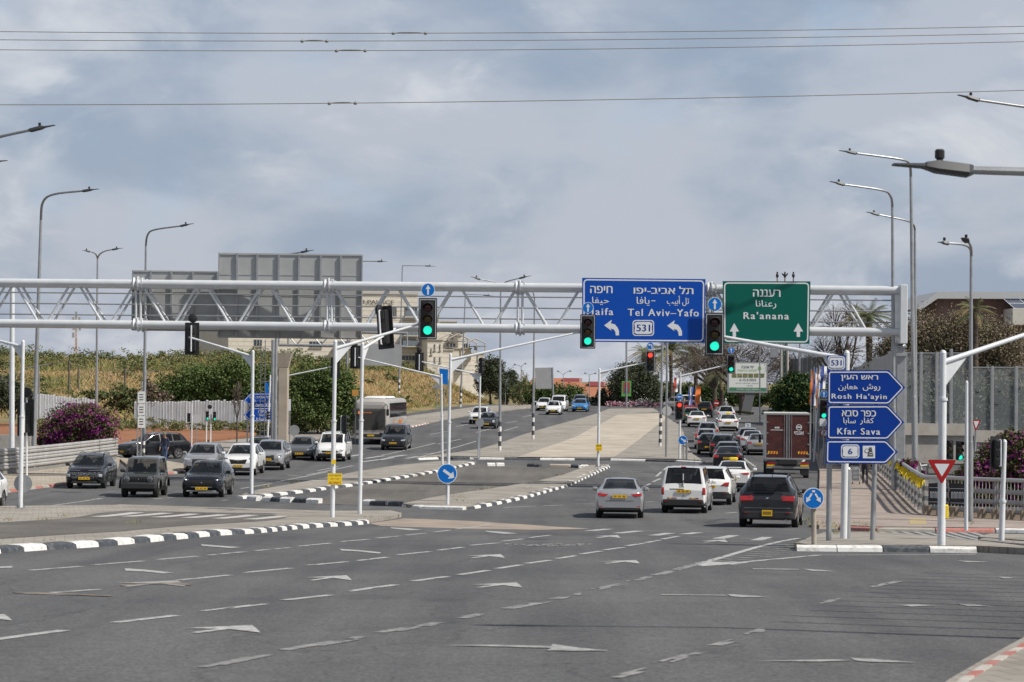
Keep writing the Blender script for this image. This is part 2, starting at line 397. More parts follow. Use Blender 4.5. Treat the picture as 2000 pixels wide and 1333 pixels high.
def along(pxs, dz=0.0, step=1.0):
    """world polyline through ground pixels, resampled to even steps"""
    pts = [at(x, y, dz).to_2d() for x, y in pxs]
    return resample(pts, step)
def resample(pts, step):
    out = []; fine = []
    n = len(pts)
    for i in range(n - 1):                                   # Catmull-Rom
        p0, p1, p2, p3 = pts[max(i - 1, 0)], pts[i], pts[i + 1], pts[min(i + 2, n - 1)]
        for k in range(12):
            t = k / 12; fine.append(.5 * ((2 * p1) + (p2 - p0) * t + (2 * p0 - 5 * p1 + 4 * p2 - p3) * t * t + (3 * p1 - p0 - 3 * p2 + p3) * t**3))
    fine.append(pts[-1]); out.append(fine[0]); acc = 0
    for a, b in zip(fine, fine[1:]):
        L = (b - a).length
        while acc + L >= step:
            t = (step - acc) / L if L else 0; a = a + (b - a) * t; out.append(a.copy()); L = (b - a).length; acc = 0
        acc += L
    if (out[-1] - fine[-1]).length > .3 * step: out.append(fine[-1])
    return out
def kerb(name, pts, mats_, seg=1.0, w=.30, h=.125, side=1, cyc=None, gapf=.012, slope=.12):
    """kerb stones along the road edge pts; the stones lie on the side (+1 left of travel)"""
    mb = MB(); n = len(pts)
    if n < 2: return
    nor = []
    for i in range(n):
        d = (pts[min(i + 1, n - 1)] - pts[max(i - 1, 0)]).normalized(); nor.append(Vector((-d.y, d.x)) * side)
    cyc = cyc or list(range(len(mats_)))
    for i in range(n - 1):
        a, b = pts[i], pts[i + 1]; d = (b - a) * gapf; a = a + d; b = b - d
        vs = []
        for p, q in ((a, nor[i]), (b, nor[i + 1])):
            z = G(p.y); j = random.uniform(-.008, .008)
            for off, hh in ((0, -.05), (slope * .25, h * .72), (slope, h), (w, h + .006), (w, -.05)):
                r = p + q * off; vs.append((r.x + 0, r.y, z + hh + (j if hh > 0 else 0)))
        fs = [(k, k + 1, k + 6, k + 5) for k in range(4)] + [(0, 5, 9, 4), (4, 3, 2, 1, 0), (5, 6, 7, 8, 9)]
        mb.add(vs, fs, cyc[i % len(cyc)])
    struct(mb.build(name, mats_, smooth=0))

# --- foreground median on the left
isl = [(-60, 996), (224, 993), (234, 992), (528, 1001), (640, 1005), (765, 1004), (784, 1009), (770, 1014), (722, 1021), (700, 1024), (595, 1031), (504, 1040), (437, 1044), (350, 1052), (280, 1059), (175, 1068), (87, 1073), (-60, 1081)]
strip_mesh('median_paving', [(W2(isl), .13)], M_PAVE, .2)
strip_mesh('median_crossing', [(W2([(-60, 1024), (120, 1014), (188, 1003), (240, 998), (530, 1004), (560, 1012), (520, 1018), (385, 1026), (245, 1038), (-60, 1057)], .13), .137)], M_OLDASPH)
zs = []
for x0, y0, x1, y1 in ((175, 1010, 255, 1002), (233, 1009.5, 312, 1003), (292, 1011, 368, 1004.5), (350, 1012, 425, 1006), (410, 1013.5, 480, 1007), (472, 1015, 540, 1009)):
    zs.append((W2([(x0, y0), (x0 + 30, y0 + .5), (x1 + 28, y1), (x1, y1 - .5)], .13), .142))
strip_mesh('crossing_stripes', zs, mat('worn_stripe', (.52, .51, .49), .85, 0, (.24, .23, .22), 8, lo=.42, hi=.72))
kerb('striped_kerb', along([(-60, 1085), (0, 1082), (87, 1075), (175, 1070), (280, 1061), (350, 1054), (437, 1046), (504, 1042), (595, 1033), (700, 1026), (722, 1023)], 0, 1.0), [M_KW, M_KB], side=1, w=.38)
kerb('bare_kerb', along([(784, 1011), (700, 1010), (623, 1007), (528, 1003), (234, 994), (224, 995), (-60, 998)], 0, 2.0), [M_KBARE], side=1, w=.25)
# dusty painted corner
strip_mesh('dusty_crossing', [(W2([(722, 1022), (790, 1013), (850, 1015), (935, 1019), (1040, 1026), (1155, 1033), (1060, 1035.5), (900, 1033), (745, 1028)]), .004)], mat('dusty_pink_asphalt', (.36, .29, .23), .92, 0, (.22, .18, .15), .7))
# --- slender median with striped kerb
isl1 = [(470, 972), (505, 962), (600, 945), (700, 925), (775, 913), (850, 906), (905, 904), (930, 906), (890, 914), (850, 922), (800, 930), (750, 938), (695, 947), (650, 952), (612, 958), (560, 964), (507, 971), (480, 974)]
strip_mesh('median_paving', [(W2(isl1), .13)], M_PAVE, .2)
kerb('striped_kerb', along([(475, 975), (507, 973), (560, 967), (612, 961), (650, 955), (695, 950), (750, 941), (800, 933), (850, 924), (890, 915), (930, 907)], 0, 1.0), [M_KW, M_KB], side=1, w=.34)
# --- middle median behind the round sign
isl2 = [(786, 990), (850, 976), (950, 961), (1037, 947), (1100, 932), (1150, 913), (1190, 911), (1150, 932), (1112, 950), (1075, 960), (1025, 974), (975, 985), (925, 994), (910, 996), (800, 992)]
strip_mesh('median_paving', [(W2(isl2), .13)], M_PAVE, .2)
kerb('striped_kerb', along([(912, 996), (930, 994), (975, 986), (1025, 975), (1075, 961), (1112, 950), (1150, 933), (1192, 914)], 0, 1.0), [M_KB, M_KW], side=1, w=.36)
kerb('white_kerb', along([(783, 990), (800, 993), (850, 995), (912, 997)], 0, 2.0), [M_KW], side=1, w=.3)
strip_mesh('median_crossing', [(W2([(620, 985), (790, 990), (850, 977), (950, 962), (1037, 948), (1100, 933), (1150, 914), (935, 908), (850, 924), (750, 941), (650, 956)]), .005)], M_OLDASPH)
for a, b, c in (((480, 977), (500, 979), 0), ((511, 979), (527, 980), 0), ((527, 980), (545, 981), 1), ((545, 981), (567, 982), 0), ((571, 982), (596, 983), 1), ((596, 983), (622, 984), 0),
                ((706, 986), (722, 987), 0), ((720, 988), (750, 989), 1), ((756, 989), (781, 990), 1), ((952, 911), (968, 911), 0), ((970, 911), (986, 911), 0), ((1028, 912), (1053, 913), 1), ((1072, 913), (1113, 914), 2), ((1113, 914), (1130, 915), 1), ((1130, 915), (1150, 915), 0)):
    kerb('loose_kerb_stone', [at(*a).to_2d(), at(*b).to_2d()], [(M_KW, M_KB, M_DIRTC)[c]], side=1, w=.3, h=.2, gapf=.03)
# --- the big median beyond the cross street
edgeL = [(820, 897), (890, 888), (940, 880), (1020, 853), (1060, 841), (1112, 826), (1165, 811), (1190, 801)]
edgeR = [(1372, 903), (1352, 890), (1341, 870), (1335, 848), (1325, 832), (1307, 821), (1288, 808), (1275, 800)]
front = [(1372, 904), (1280, 900), (1180, 898), (1040, 897), (935, 896), (880, 895), (820, 897)]
strip_mesh('median_paving', [(W2(edgeL + edgeR[::-1] + front[1:-1]), .14)], M_PAVE, .22)
strip_mesh('median_concrete', [(W2([(1010, 893), (1060, 876), (1130, 851), (1172, 829), (1205, 811), (1290, 808), (1303, 817), (1270, 842), (1240, 865), (1200, 893)], .14), .147)], M_DIRTC)
kerb('striped_kerb', along([(1372, 906), (1280, 902), (1180, 900), (1040, 899), (935, 898), (880, 897), (818, 899)], 0, 2.3), [M_KW, M_KB], side=-1, w=.3)
kerb('bare_kerb', along(edgeL, 0, 2.0), [M_KBARE], side=-1, w=.22)
kerb('bare_kerb', along(edgeR, 0, 2.0), [M_KBARE], side=1, w=.22)
# --- left side: pavement with red and white kerb, red soil
rk = [(380, 889), (440, 882), (545, 868), (640, 856), (685, 850), (740, 843), (800, 836), (860, 823), (920, 812), (975, 805), (1037, 798)]
bk = [(1037, 793), (950, 795), (850, 808), (800, 815), (700, 834), (600, 845), (500, 858), (420, 866), (380, 872)]
strip_mesh('left_pavement', [(W2(rk + bk), .13)], M_PAVE, .2)
kerb('red_white_kerb', along(rk, 0, 1.0), [M_KR, M_KW], side=1, w=.22)
strip_mesh('left_pavement', [(W2([(-60, 968), (15, 962), (60, 956), (125, 948), (215, 939), (232, 912), (235, 893), (-60, 925)]), .13), (W2([(232, 899), (300, 900), (370, 912), (352, 924), (300, 926), (255, 917)]), .13)], pavers('beige_pavers', (.41, .36, .30), (.37, .325, .27), (.25, .215, .17), .42, .42), .2)
kerb('red_white_kerb', along([(-60, 969), (15, 963), (60, 957), (125, 949), (215, 940)], 0, 1.0), [M_KR, M_KBARE], side=1, w=.2)
kerb('red_white_kerb', along([(255, 918), (300, 927), (352, 925), (372, 913)], 0, 1.0), [M_KBARE, M_KR], side=1, w=.2)
strip_mesh('red_soil', [(W2([(-60, 872), (240, 882), (330, 872), (420, 864), (500, 852), (500, 843), (330, 838), (220, 836), (-60, 820)]), .2)], M_SOIL, .3)
strip_mesh('verge', [(W2([(-90, 829), (220, 837), (500, 844), (560, 846), (600, 838), (690, 830), (690, 812), (-90, 800)]), .22)], M_GROUND, .3)
# --- right side: pavement, slip road island, near corner
rp = [(1594, 897), (1601, 925), (1600, 958), (1594, 1000), (1586, 1030), (1600, 1034), (1640, 1033), (1712, 1036), (1800, 1037), (2080, 1041), (2080, 1018), (1900, 1010), (1812, 1004), (1755, 955), (1715, 915), (1690, 890), (1650, 876), (1612, 868)]
strip_mesh('right_pavement', [(W2(rp), .13)], pavers('pink_pavers', (.35, .295, .26), (.31, .26, .23), (.19, .155, .135), .8, .8), .2)
kerb('red_white_kerb', along([(1585, 1031), (1594, 1002), (1600, 960), (1601, 926), (1594, 898), (1585, 880)], 0, 1.0), [M_KBARE, M_KR], side=-1, w=.22)
kerb('red_kerb', along([(1712, 1039), (1640, 1036), (1600, 1035)], 0, 2.6), [M_KR, M_KW], side=-1, w=.26, cyc=[0, 0, 1])
kerb('red_white_kerb', along([(2080, 1043), (1960, 1041), (1880, 1041), (1800, 1040), (1712, 1039)], 0, 2.2), [M_KW, M_KR, M_KBARE], side=-1, w=.26)
ri = [(1552, 1073), (1572, 1066), (1592, 1056), (1612, 1050), (1700, 1049), (1760, 1052), (1850, 1061), (1990, 1078), (2060, 1087), (1908, 1079), (1700, 1077), (1580, 1076)]
strip_mesh('island_paving', [(W2(ri), .14)], M_PAVE, .2)
kerb('striped_kerb', along([(1556, 1077), (1580, 1078), (1655, 1078), (1700, 1078.5), (1760, 1079), (1850, 1080), (1912, 1081)], 0, .98), [M_KW, M_KB], side=1, w=.34, h=.11, cyc=[0, 0, 1, 0, 1, 0, 1])
strip_mesh('island_paving', [(W2([(1910, 1060), (1935, 1053), (2080, 1056), (2080, 1074)]), .14)], M_PAVE, .2)
kerb('bare_kerb', along([(1908, 1062), (1960, 1067), (2080, 1077)], 0, 2.0), [M_KBARE], side=1, w=.2)
strip_mesh('near_pavement', [(W2([(1715, 1480), (1852, 1358), (1918, 1317), (1972, 1285), (2020, 1257), (2160, 1183), (2500, 1170), (2500, 1480)]), .12)], M_PAVE, .2)
kerb('red_white_kerb', along([(1720, 1440), (1852, 1352), (1918, 1312), (1972, 1281), (2020, 1253), (2160, 1178)], 0, .55), [M_KR, mat('kerb_faded_white', (.52, .49, .45), .8, 0, (.38, .35, .31), 6)], side=-1, w=.2)

# --- lane markings
M_LINE = mat('worn_white_line', (.44, .44, .43), .85, 0, (.13, .13, .13), 11, lo=.42, hi=.74)
M_FADED = mat('faded_line', (.29, .285, .28), .88, 0, (.115, .115, .116), 6, lo=.36, hi=.66)
M_MIDL = mat('dull_line', (.36, .36, .35), .85, 0, (.19, .19, .19), 7, lo=.40, hi=.66)
lines = {0: [], 1: [], 2: []}
def dash(x0, y0, x1, y1, k=0, w=.15):
    a, b = at(x0, y0).to_2d(), at(x1, y1).to_2d(); L = (b - a).length; d = (b - a) / L; n = Vector((-d.y, d.x)) * w; m = max(3, int(L / .28)); drop = (.04, .16, .12)[k]
    for i in range(m):                                          # worn paint: small flakes, some gone
        for j in range(3):
            if random.random() < drop * (1.6 if j != 1 else .7) * (1.5 if i in (0, m - 1) else 1): continue
            u0, u1 = i / m, (i + 1) / m; r = lambda: random.uniform(-.03, .03) * (1 if j != 1 else .3); v0, v1 = j / 3 - .5, (j + 1) / 3 - .5
            lines[k].append(([a + d * L * u0 + n * (v1 + r()), a + d * L * u1 + n * (v1 + r()), a + d * L * u1 + n * (v0 + r()), a + d * L * u0 + n * (v0 + r())], .006))
for q in ((58, 1115, 159, 1107), (184, 1104, 280, 1096.5), (304, 1094, 387, 1087), (409, 1085, 478, 1078.5), (497, 1076.5, 565, 1070.6), (583, 1068, 646, 1061.5), (664, 1059, 720, 1054), (736, 1052, 783, 1047.5), (793, 1046, 832, 1042), (848, 1040, 879, 1036), (891, 1034, 958, 1024)): dash(*q)
for q in ((82, 1160, 194, 1152), (350, 1134, 449, 1124), (475, 1119.5, 568, 1110.5), (600, 1105, 678, 1098), (698, 1096, 757, 1089), (777, 1084.5, 840, 1078), (856, 1075.5, 905, 1069.5), (918, 1066, 975, 1061), (982, 1058, 1025, 1053), (1035, 1051, 1075, 1046)): dash(*q, k=0)
for q in ((-60, 1257, 126, 1232), (224, 1217, 346, 1203), (399, 1194.5, 516, 1180.5), (556, 1173, 646, 1163), (680, 1156, 772, 1143), (806, 1136, 874, 1127), (897, 1123.5, 953, 1115), (970, 1111.5, 1017, 1104), (1028, 1101.5, 1075, 1095), (1087, 1092, 1126, 1086), (1135, 1083, 1175, 1077), (1180, 1075, 1217, 1070), (1224, 1067, 1257, 1062), (1261, 1061, 1289, 1055.5), (1294, 1054, 1325, 1048)): dash(*q, k=0)
for q in ((560, 1271, 713, 1245), (745, 1237, 863, 1217), (895, 1208.5, 947, 1200), (990, 1190, 1066, 1176), (1082, 1171, 1147, 1159.5), (1161, 1152.5, 1217, 1141), (1232, 1136, 1273, 1127), (1280, 1124.5, 1315, 1116), (1318, 1114.5, 1372, 1099)): dash(*q, k=1, w=.2)
for q in ((400, 1305, 520, 1280), (1195, 1325, 1270, 1307), (1395, 1262, 1440, 1250), (1300, 1294, 1365, 1275), (1465, 1240, 1495, 1229), (1700, 1148, 1755, 1136), (1600, 1180, 1650, 1168)): dash(*q, k=1, w=.15)
for q in ((1370, 1101, 1560, 1052), (1370, 1106, 1600, 1085), (1600, 1085, 1905, 1084)): dash(*q, k=0, w=.16)
for i in range(13):                                             # hatched nose before the island
    t = i / 12; xa, ya = 1385 + 160 * t, 1099 - 42 * t; xb, yb = 1440 + 250 * min(1, t * 1.0) * (1 - .55 * t), 1104 - 47 * t
    dash(xa, ya, xb, yb, k=2, w=.14)
strip_mesh('hatched_marking', [(W2([(1362, 1104), (1388, 1098), (1462, 1100.5), (1372, 1107)]), .007)], M_LINE)
for x0, y0, x1, y1 in ((1040, 1030, 1160, 1032), (1140, 1037.5, 1200, 1034), (1195, 1042, 1260, 1038), (1265, 1046.5, 1320, 1042), (1325, 1044, 1375, 1041), (1390, 1053, 1445, 1046.5), (1465, 1056, 1510, 1050)):
    lines[0].append((W2([(x0, y0), (x0 + 24, y0 + .4), (x1, y1), (x1 - 22, y1 - .4)]), .007))
dash(700, 1024, 1000, 1031, k=2, w=.12); dash(1130, 1039, 1520, 1056, k=2, w=.1)
def px_quads(k, *polys):
    for p in polys: lines[k].append((W2(p), .008))
# worn direction arrows: straight-on arrow heads seen at a grazing angle, and left-turn wedges
HEAD = [(0, .40), (.89, 0), (.94, .36), (1, .96), (.60, .50), (.20, 1), (.09, .95), (.44, .46)]
for k, x0, y0, x1, y1 in ((0, 357, 1222.5, 509, 1238), (0, 596, 1125, 687, 1135), (0, 920, 1139, 1020, 1149), (0, 912, 1083.5, 986, 1091), (0, 1157, 1046, 1212, 1052), (0, 1172, 1095, 1250, 1102), (0, 1367, 1055, 1422, 1060.5), (0, -120, 1201, 24, 1214), (2, 228, 1135, 362, 1147)): px_quads(k, [(x0 + (x1 - x0) * u, y0 + (y1 - y0) * v) for u, v in HEAD])
px_quads(0, [(662, 1073), (700, 1075.5), (745, 1080), (740, 1082.5), (700, 1078), (668, 1076.5)], [(243, 1111), (290, 1114.5), (340, 1120), (320, 1121.5), (280, 1117.5), (245, 1116)], [(393, 1064), (430, 1067), (472, 1070), (450, 1071.5), (394, 1067)],
         [(945, 1037.5), (985, 1040), (1012, 1043), (985, 1043.5), (955, 1040.5)], [(762, 1031), (800, 1033), (825, 1036), (800, 1036.5), (765, 1033)], [(-40, 1110), (24, 1107), (24, 1110), (-40, 1112)])
px_quads(2, [(25, 1160), (120, 1160), (225, 1165), (120, 1163)], [(868, 1262), (970, 1261), (1075, 1264), (1080, 1260), (1140, 1268), (1192, 1272.5), (1120, 1273), (1066, 1272), (1078, 1267.5), (970, 1264.5)],
         [(1660, 1286.5), (1700, 1288.5), (1792, 1296), (1700, 1294.5), (1672, 1292)], [(1475, 1293), (1600, 1290), (1680, 1291), (1600, 1294)], [(1420, 1161.5), (1460, 1164), (1502, 1167), (1450, 1168), (1428, 1166)], [(1292, 1162), (1420, 1163.5), (1420, 1165), (1292, 1163.5)],
         [(1565, 1112), (1600, 1114), (1632, 1117), (1590, 1117)], [(1470, 1111.5), (1560, 1112.5), (1560, 1114), (1470, 1113)], [(1868, 1096), (1900, 1097), (1935, 1099), (1890, 1099)], [(1862, 1180), (1900, 1182), (1940, 1186), (1890, 1184.5)], [(1750, 1183), (1790, 1182), (1830, 1184), (1780, 1186)], [(1950, 1128), (1970, 1128.5), (1985, 1131), (1960, 1131)])
# far and cross-street markings
for x0, y0, x1, y1 in ((670, 893, 705, 888), (708, 896, 745, 891), (735, 899, 765, 894), (755, 894, 790, 889), (788, 896, 815, 892), (815, 896, 850, 892), (850, 897, 890, 890), (700, 903, 740, 898)):
    lines[0].append((W2([(x0, y0), (x0 + 12, y0), (x1 + 8, y1), (x1 - 4, y1)]), .007))
for q in ((745, 890, 850, 866), (820, 893, 930, 862), (540, 942, 640, 922), (470, 955, 530, 945), (600, 928, 690, 910), (40, 996, 200, 974), (90, 960, 135, 960), (210, 960, 250, 960), (180, 975, 200, 974), (300, 975, 340, 972), (433, 978, 445, 977),
          (855, 868, 900, 858), (930, 845, 960, 838), (985, 842, 1012, 834), (840, 849, 880, 842), (890, 834, 915, 829), (1020, 815, 1050, 809), (985, 827, 1010, 823), (1075, 813, 1110, 813),
          (450, 932, 490, 932), (560, 928, 600, 932), (780, 880, 830, 880), (820, 888, 860, 884), (620, 920, 660, 912)): dash(*q, k=0, w=.15)
for q in ((1250, 955, 1270, 945), (1275, 942, 1290, 935), (1282, 931, 1292, 922), (1296, 919, 1306, 911), (1255, 903, 1330, 905), (1215, 924, 1280, 927), (1225, 922, 1255, 922), (985, 992, 1045, 989), (1060, 989, 1100, 987), (1120, 977, 1160, 978),
          (1125, 985, 1160, 985), (1262, 959, 1300, 960), (1260, 981, 1280, 980), (1418, 1003, 1440, 1001), (1440, 905, 1472, 904), (1452, 895, 1475, 912), (1110, 954, 1160, 955)): dash(*q, k=0, w=.16)
for i in range(9):                                              # zebra over the slip road
    x = 1712 + i * 22
    lines[2].append((W2([(x, 1038.6 + i * .1), (x + 60 + i * 1.5, 1052 + i * .9), (x + 72 + i * 1.5, 1052.3 + i * .9), (x + 11, 1038.6 + i * .1)]), .007))
for _ in range(90):                                             # scraped paint remains
    x, y = random.gauss(1075, 38), random.gauss(1065, 1.6); w_ = random.uniform(2, 9); lines[1].append((W2([(x, y), (x + w_, y - .4), (x + w_ * 1.2, y + .5), (x + 1, y + .7)]), .007))
strip_mesh('road_repair', [(W2(p), .009) for p in ([(25, 1157.5), (100, 1159), (222, 1165), (215, 1166.5), (100, 1161.5), (30, 1159.5)], [(232, 1144), (262, 1141.5), (350, 1138.5), (376, 1143.5), (360, 1145), (330, 1141), (270, 1143.5), (240, 1146)])], mat('trench_filling', (.23, .175, .135), .9, 0, (.10, .09, .08), 3))
strip_mesh('lane_markings', lines[0], M_LINE); strip_mesh('lane_markings', lines[1], M_FADED); strip_mesh('lane_markings', lines[2], M_MIDL)
strip_mesh('tactile_paving', [(W2([(1775, 1013), (1808, 1013), (1810, 1025), (1777, 1025)], .13), .137)], mat('yellow_tactile', (.42, .33, .17), .85, 0, (.33, .26, .15), 6))
# weeds, dry leaves and loose patches at the kerbs
def weeds():
    spots = [(85, 1024, 10), (130, 1016, 8), (20, 1025, 8), (265, 1030, 12), (330, 1050, 10), (100, 1068, 10), (720, 1018, 6), (1000, 892, 16), (1030, 878, 16), (1060, 866, 18), (1095, 852, 16), (1130, 838, 14), (1150, 830, 12), (1200, 806, 20), (1250, 801, 20), (1195, 890, 8),
             (1255, 858, 8), (1235, 872, 8), (1305, 812, 8), (1145, 915, 8), (950, 960, 8), (1060, 945, 8), (1095, 932, 6), (1030, 960, 6), (890, 975, 14), (905, 984, 14), (820, 932, 8), (700, 948, 6), (575, 947, 8), (520, 955, 6), (1600, 1030, 16), (1585, 1022, 12), (1620, 1034, 14), (1705, 1050, 10),
             (1640, 1052, 12), (1560, 1074, 6), (1700, 930, 14), (1712, 942, 16), (1728, 955, 18), (1748, 970, 18), (1770, 985, 18), (1790, 996, 18), (1675, 1030, 8), (1690, 1034, 6), (1890, 1030, 10), (1855, 1020, 8), (220, 935, 14), (110, 925, 14), (60, 925, 14), (20, 930, 14), (160, 918, 14), (870, 890, 10)]
    mb = MB()
    for px, py, r in spots:
        for _ in range(int(r * 5)):
            q = at(px + random.gauss(0, r * .9), py + random.gauss(0, r * .16)); h = random.uniform(.04, .17) * (.6 if q.y < 60 else 1); a = random.uniform(0, 6.3); w = random.uniform(.008, .022)
            dx, dy = cos(a) * w, sin(a) * w; lx, ly = random.uniform(-.1, .1), random.uniform(-.1, .1); z0 = q.z + .08
            mb.add([(q.x - dx, q.y - dy, z0), (q.x + dx, q.y + dy, z0), (q.x + lx, q.y + ly, z0 + h)], [(0, 1, 2)], random.choice((0, 0, 1)))
    o = mb.build('kerbside_weeds', [mat('weed_green', (.13, .17, .04), .8, 0, (.22, .19, .07), 2), mat('weed_straw', (.36, .28, .13), .9)], smooth=0)
    tag(o, 'tufts of green and straw coloured weeds growing along the kerbs', 'weeds', None, 'stuff')
weeds()
# ------------------------------------------------------------------ street furniture
def dirv(yaw): return Vector((sin(yaw), -cos(yaw), 0))           # yaw 0 faces the camera side (-Y)
def facing(origin, yaw): return Matrix.Translation(origin) @ Matrix.Rotation(yaw, 4, 'Z')

def arrow_poly(kind, r):
    if kind == 'up': p = [(-.13, -.72), (.13, -.72), (.13, .12), (.36, .12), (0, .74), (-.36, .12), (-.13, .12)]
    elif kind == 'left': p = [(.72, -.13), (.72, .13), (-.12, .13), (-.12, .36), (-.74, 0), (-.12, -.36), (-.12, -.13)]
    elif kind == 'down_right':
        b = [(-.15, -.55), (.15, -.55), (.15, .35), (.48, .35), (0, .85), (-.48, .35), (-.15, .35)]
        c, s_ = cos(-radians(125)), sin(-radians(125)); p = [(x * c - y * s_, x * s_ + y * c) for x, y in b]; p = [(x * .95 + .05, y * .95 + .05) for x, y in p]
    elif kind == 'turn_left':
        p = [(.30, -.66), (.56, -.66), (.56, .06)] + arc(.18, .06, .38, 0, pi / 2, 6)[1:] + [(-.15, .44), (-.15, .68), (-.66, .31), (-.15, -.06), (-.15, .18), (.10, .18)] + arc(.10, -.02, .20, pi / 2, 0, 5)[1:]
    return [(x * r, y * r) for x, y in p]

def arrow_disc(parent, c, yaw, r, kind, m=None, name='arrow_disc'):
    """a round mandatory sign with a white rim and arrow"""
    M = facing(rel(parent, c), yaw); mb = MB()
    mb.slab(circ(0, 0, r), -.02, .012, 1, M); mb.sheet(circ(0, 0, r * .92), -.024, 0, M)
    d = mb.build(name, [m or M_LBLUE, M_SHEET, M_GALV], parent, smooth=0)
    a = MB()
    if kind == 'split':
        for s in (-1, 1):
            b = [(.08, .40), (.24, .50), (.52, .02), (.68, .12), (.70, -.42), (.24, -.14), (.38, -.06)]
            a.sheet([(s * x * r, z * r) for x, z in b][::s], -.029, 0, M)
        a.sheet([(x * r, z * r + .66 * r) for x, z in rrect(-.15, -.10, .15, .10, .06)], -.029, 0, M)
    else: a.sheet(arrow_poly(kind, r), -.029, 0, M)
    a.build('arrow', M_SHEET, d, smooth=0)
    return d

M_LENS = {k: mat(k + '_lens', c, .25, 0, emit=e) for k, c, e in (('red_off', (.045, .006, .006), None), ('amber_off', (.075, .045, .005), None), ('green_off', (.006, .035, .03), None),
          ('red_lit', (.6, .03, .02), (1, .05, .03, 1.6)), ('green_lit', (.02, .5, .35), (.015, .75, .50, 1.05)))}
M_LIP = mat('backboard_border', (.45, .46, .47), .5)
def signal_head(parent, c, yaw, lit='', disc=None, k=1.0, wide=True, tilt=0.0):
    """three-aspect head with its backboard; faces -Y at yaw 0"""
    if k > 5: k = k * c.y / F / 1.28                             # given as a height in pixels
    M = facing(rel(parent, c), yaw) @ Matrix.Rotation(tilt, 4, 'Y') @ Matrix.Scale(k, 4)
    mb = MB(); mb.bbox((0, .06, 0), (.34, .22, 1.04), .03, 0, M)
    if wide: mb.slab(rrect(-.285, -.64, .285, .64, .03, 2), -.02, 0.0, 0, M)
    for z in (-.35, 0, .35): mb.bbox((0, .185, z), (.25, .05, .26), .02, 0, M)
    h = mb.build('signal_head', [M_BLACK], parent)
    if wide:
        b = MB(); o = rrect(-.255, -.60, .255, .60, .01, 1); ring(b, o, inset(o, .022), -.024, 0, M); b.build('white_border', M_LIP, h, smooth=0)
    v = MB()
    for i, z in enumerate((.355, 0, -.355)):
        nm = ('red', 'amber', 'green')[i]
        l = MB(); l.lathe([(.0, .0), (.135, .01), (.12, .035), (.06, .055), (0, .06)], 20, 0, M @ Matrix.Translation((0, -.045, z)) @ Matrix.Rotation(pi / 2, 4, 'X'), close=False)
        l.build('lens', M_LENS[nm + ('_lit' if lit == nm else '_off')], h)
        pts = []
        for a in np.linspace(-.35, pi + .35, 16): pts.append((.155 * cos(a), .155 * sin(a)))
        vs = []
        for (x, y) in pts: vs += [(x, -.04, z + y), (x * 1.0, -.24 + .09 * (1 - (y + .06) / .2), z + y - .03)]
        v.add(vs, [(2 * q, 2 * q + 1, 2 * q + 3, 2 * q + 2) for q in range(15)], 0, M)
        ringp = circ(0, z, .16, 20); ring(v, ringp, circ(0, z, .135, 20), -.042, 0, M)
    v.build('visor', M_BLACK, h)
    b = MB(); b.tube([M @ Vector((0, .2, .5)), M @ Vector((0, .26, .5)), M @ Vector((0, .26, -.5)), M @ Vector((0, .2, -.5))], .03 * k, 6); b.build('bracket', M_WPOLE, h)
    if disc:
        dd = M @ Vector((0, 0, .64 + .25)) + parent.location
        arrow_disc(parent, dd, yaw, .21 * k, disc)
    return h

def pole_mesh(mb, p0, p1, r, taper=.8, collar=None):
    p0 = Vector(p0); p1 = Vector(p1)
    if collar:
        c = p0 + (p1 - p0) * collar
        mb.tube([p0, c], r, 14); mb.tube([c, p1], r * taper, 14)
        d = (p1 - p0).normalized(); mb.tube([c - d * .03, c + d * .03], r * 1.25, 14)
    else: mb.tube([p0, p1], [r, r * taper], 14)
def base_plate(parent, r):
    mb = MB(); mb.bbox((0, 0, .015), (r * 4.2, r * 4.2, .03), .01)
    for a in range(4):
        x, y = cos(a * pi / 2 + pi / 4) * r * 2.3, sin(a * pi / 2 + pi / 4) * r * 2.3
        mb.tube([(x, y, 0), (x, y, .08)], .022, 6)
        mb.add([(cos(a * pi / 2) * r * .9, sin(a * pi / 2) * r * .9, .03), (cos(a * pi / 2) * r * 2, sin(a * pi / 2) * r * 2, .03), (cos(a * pi / 2) * r * .9, sin(a * pi / 2) * r * .9, .26)], [(0, 1, 2)])
    mb.build('base_plate', M_GALV, parent)

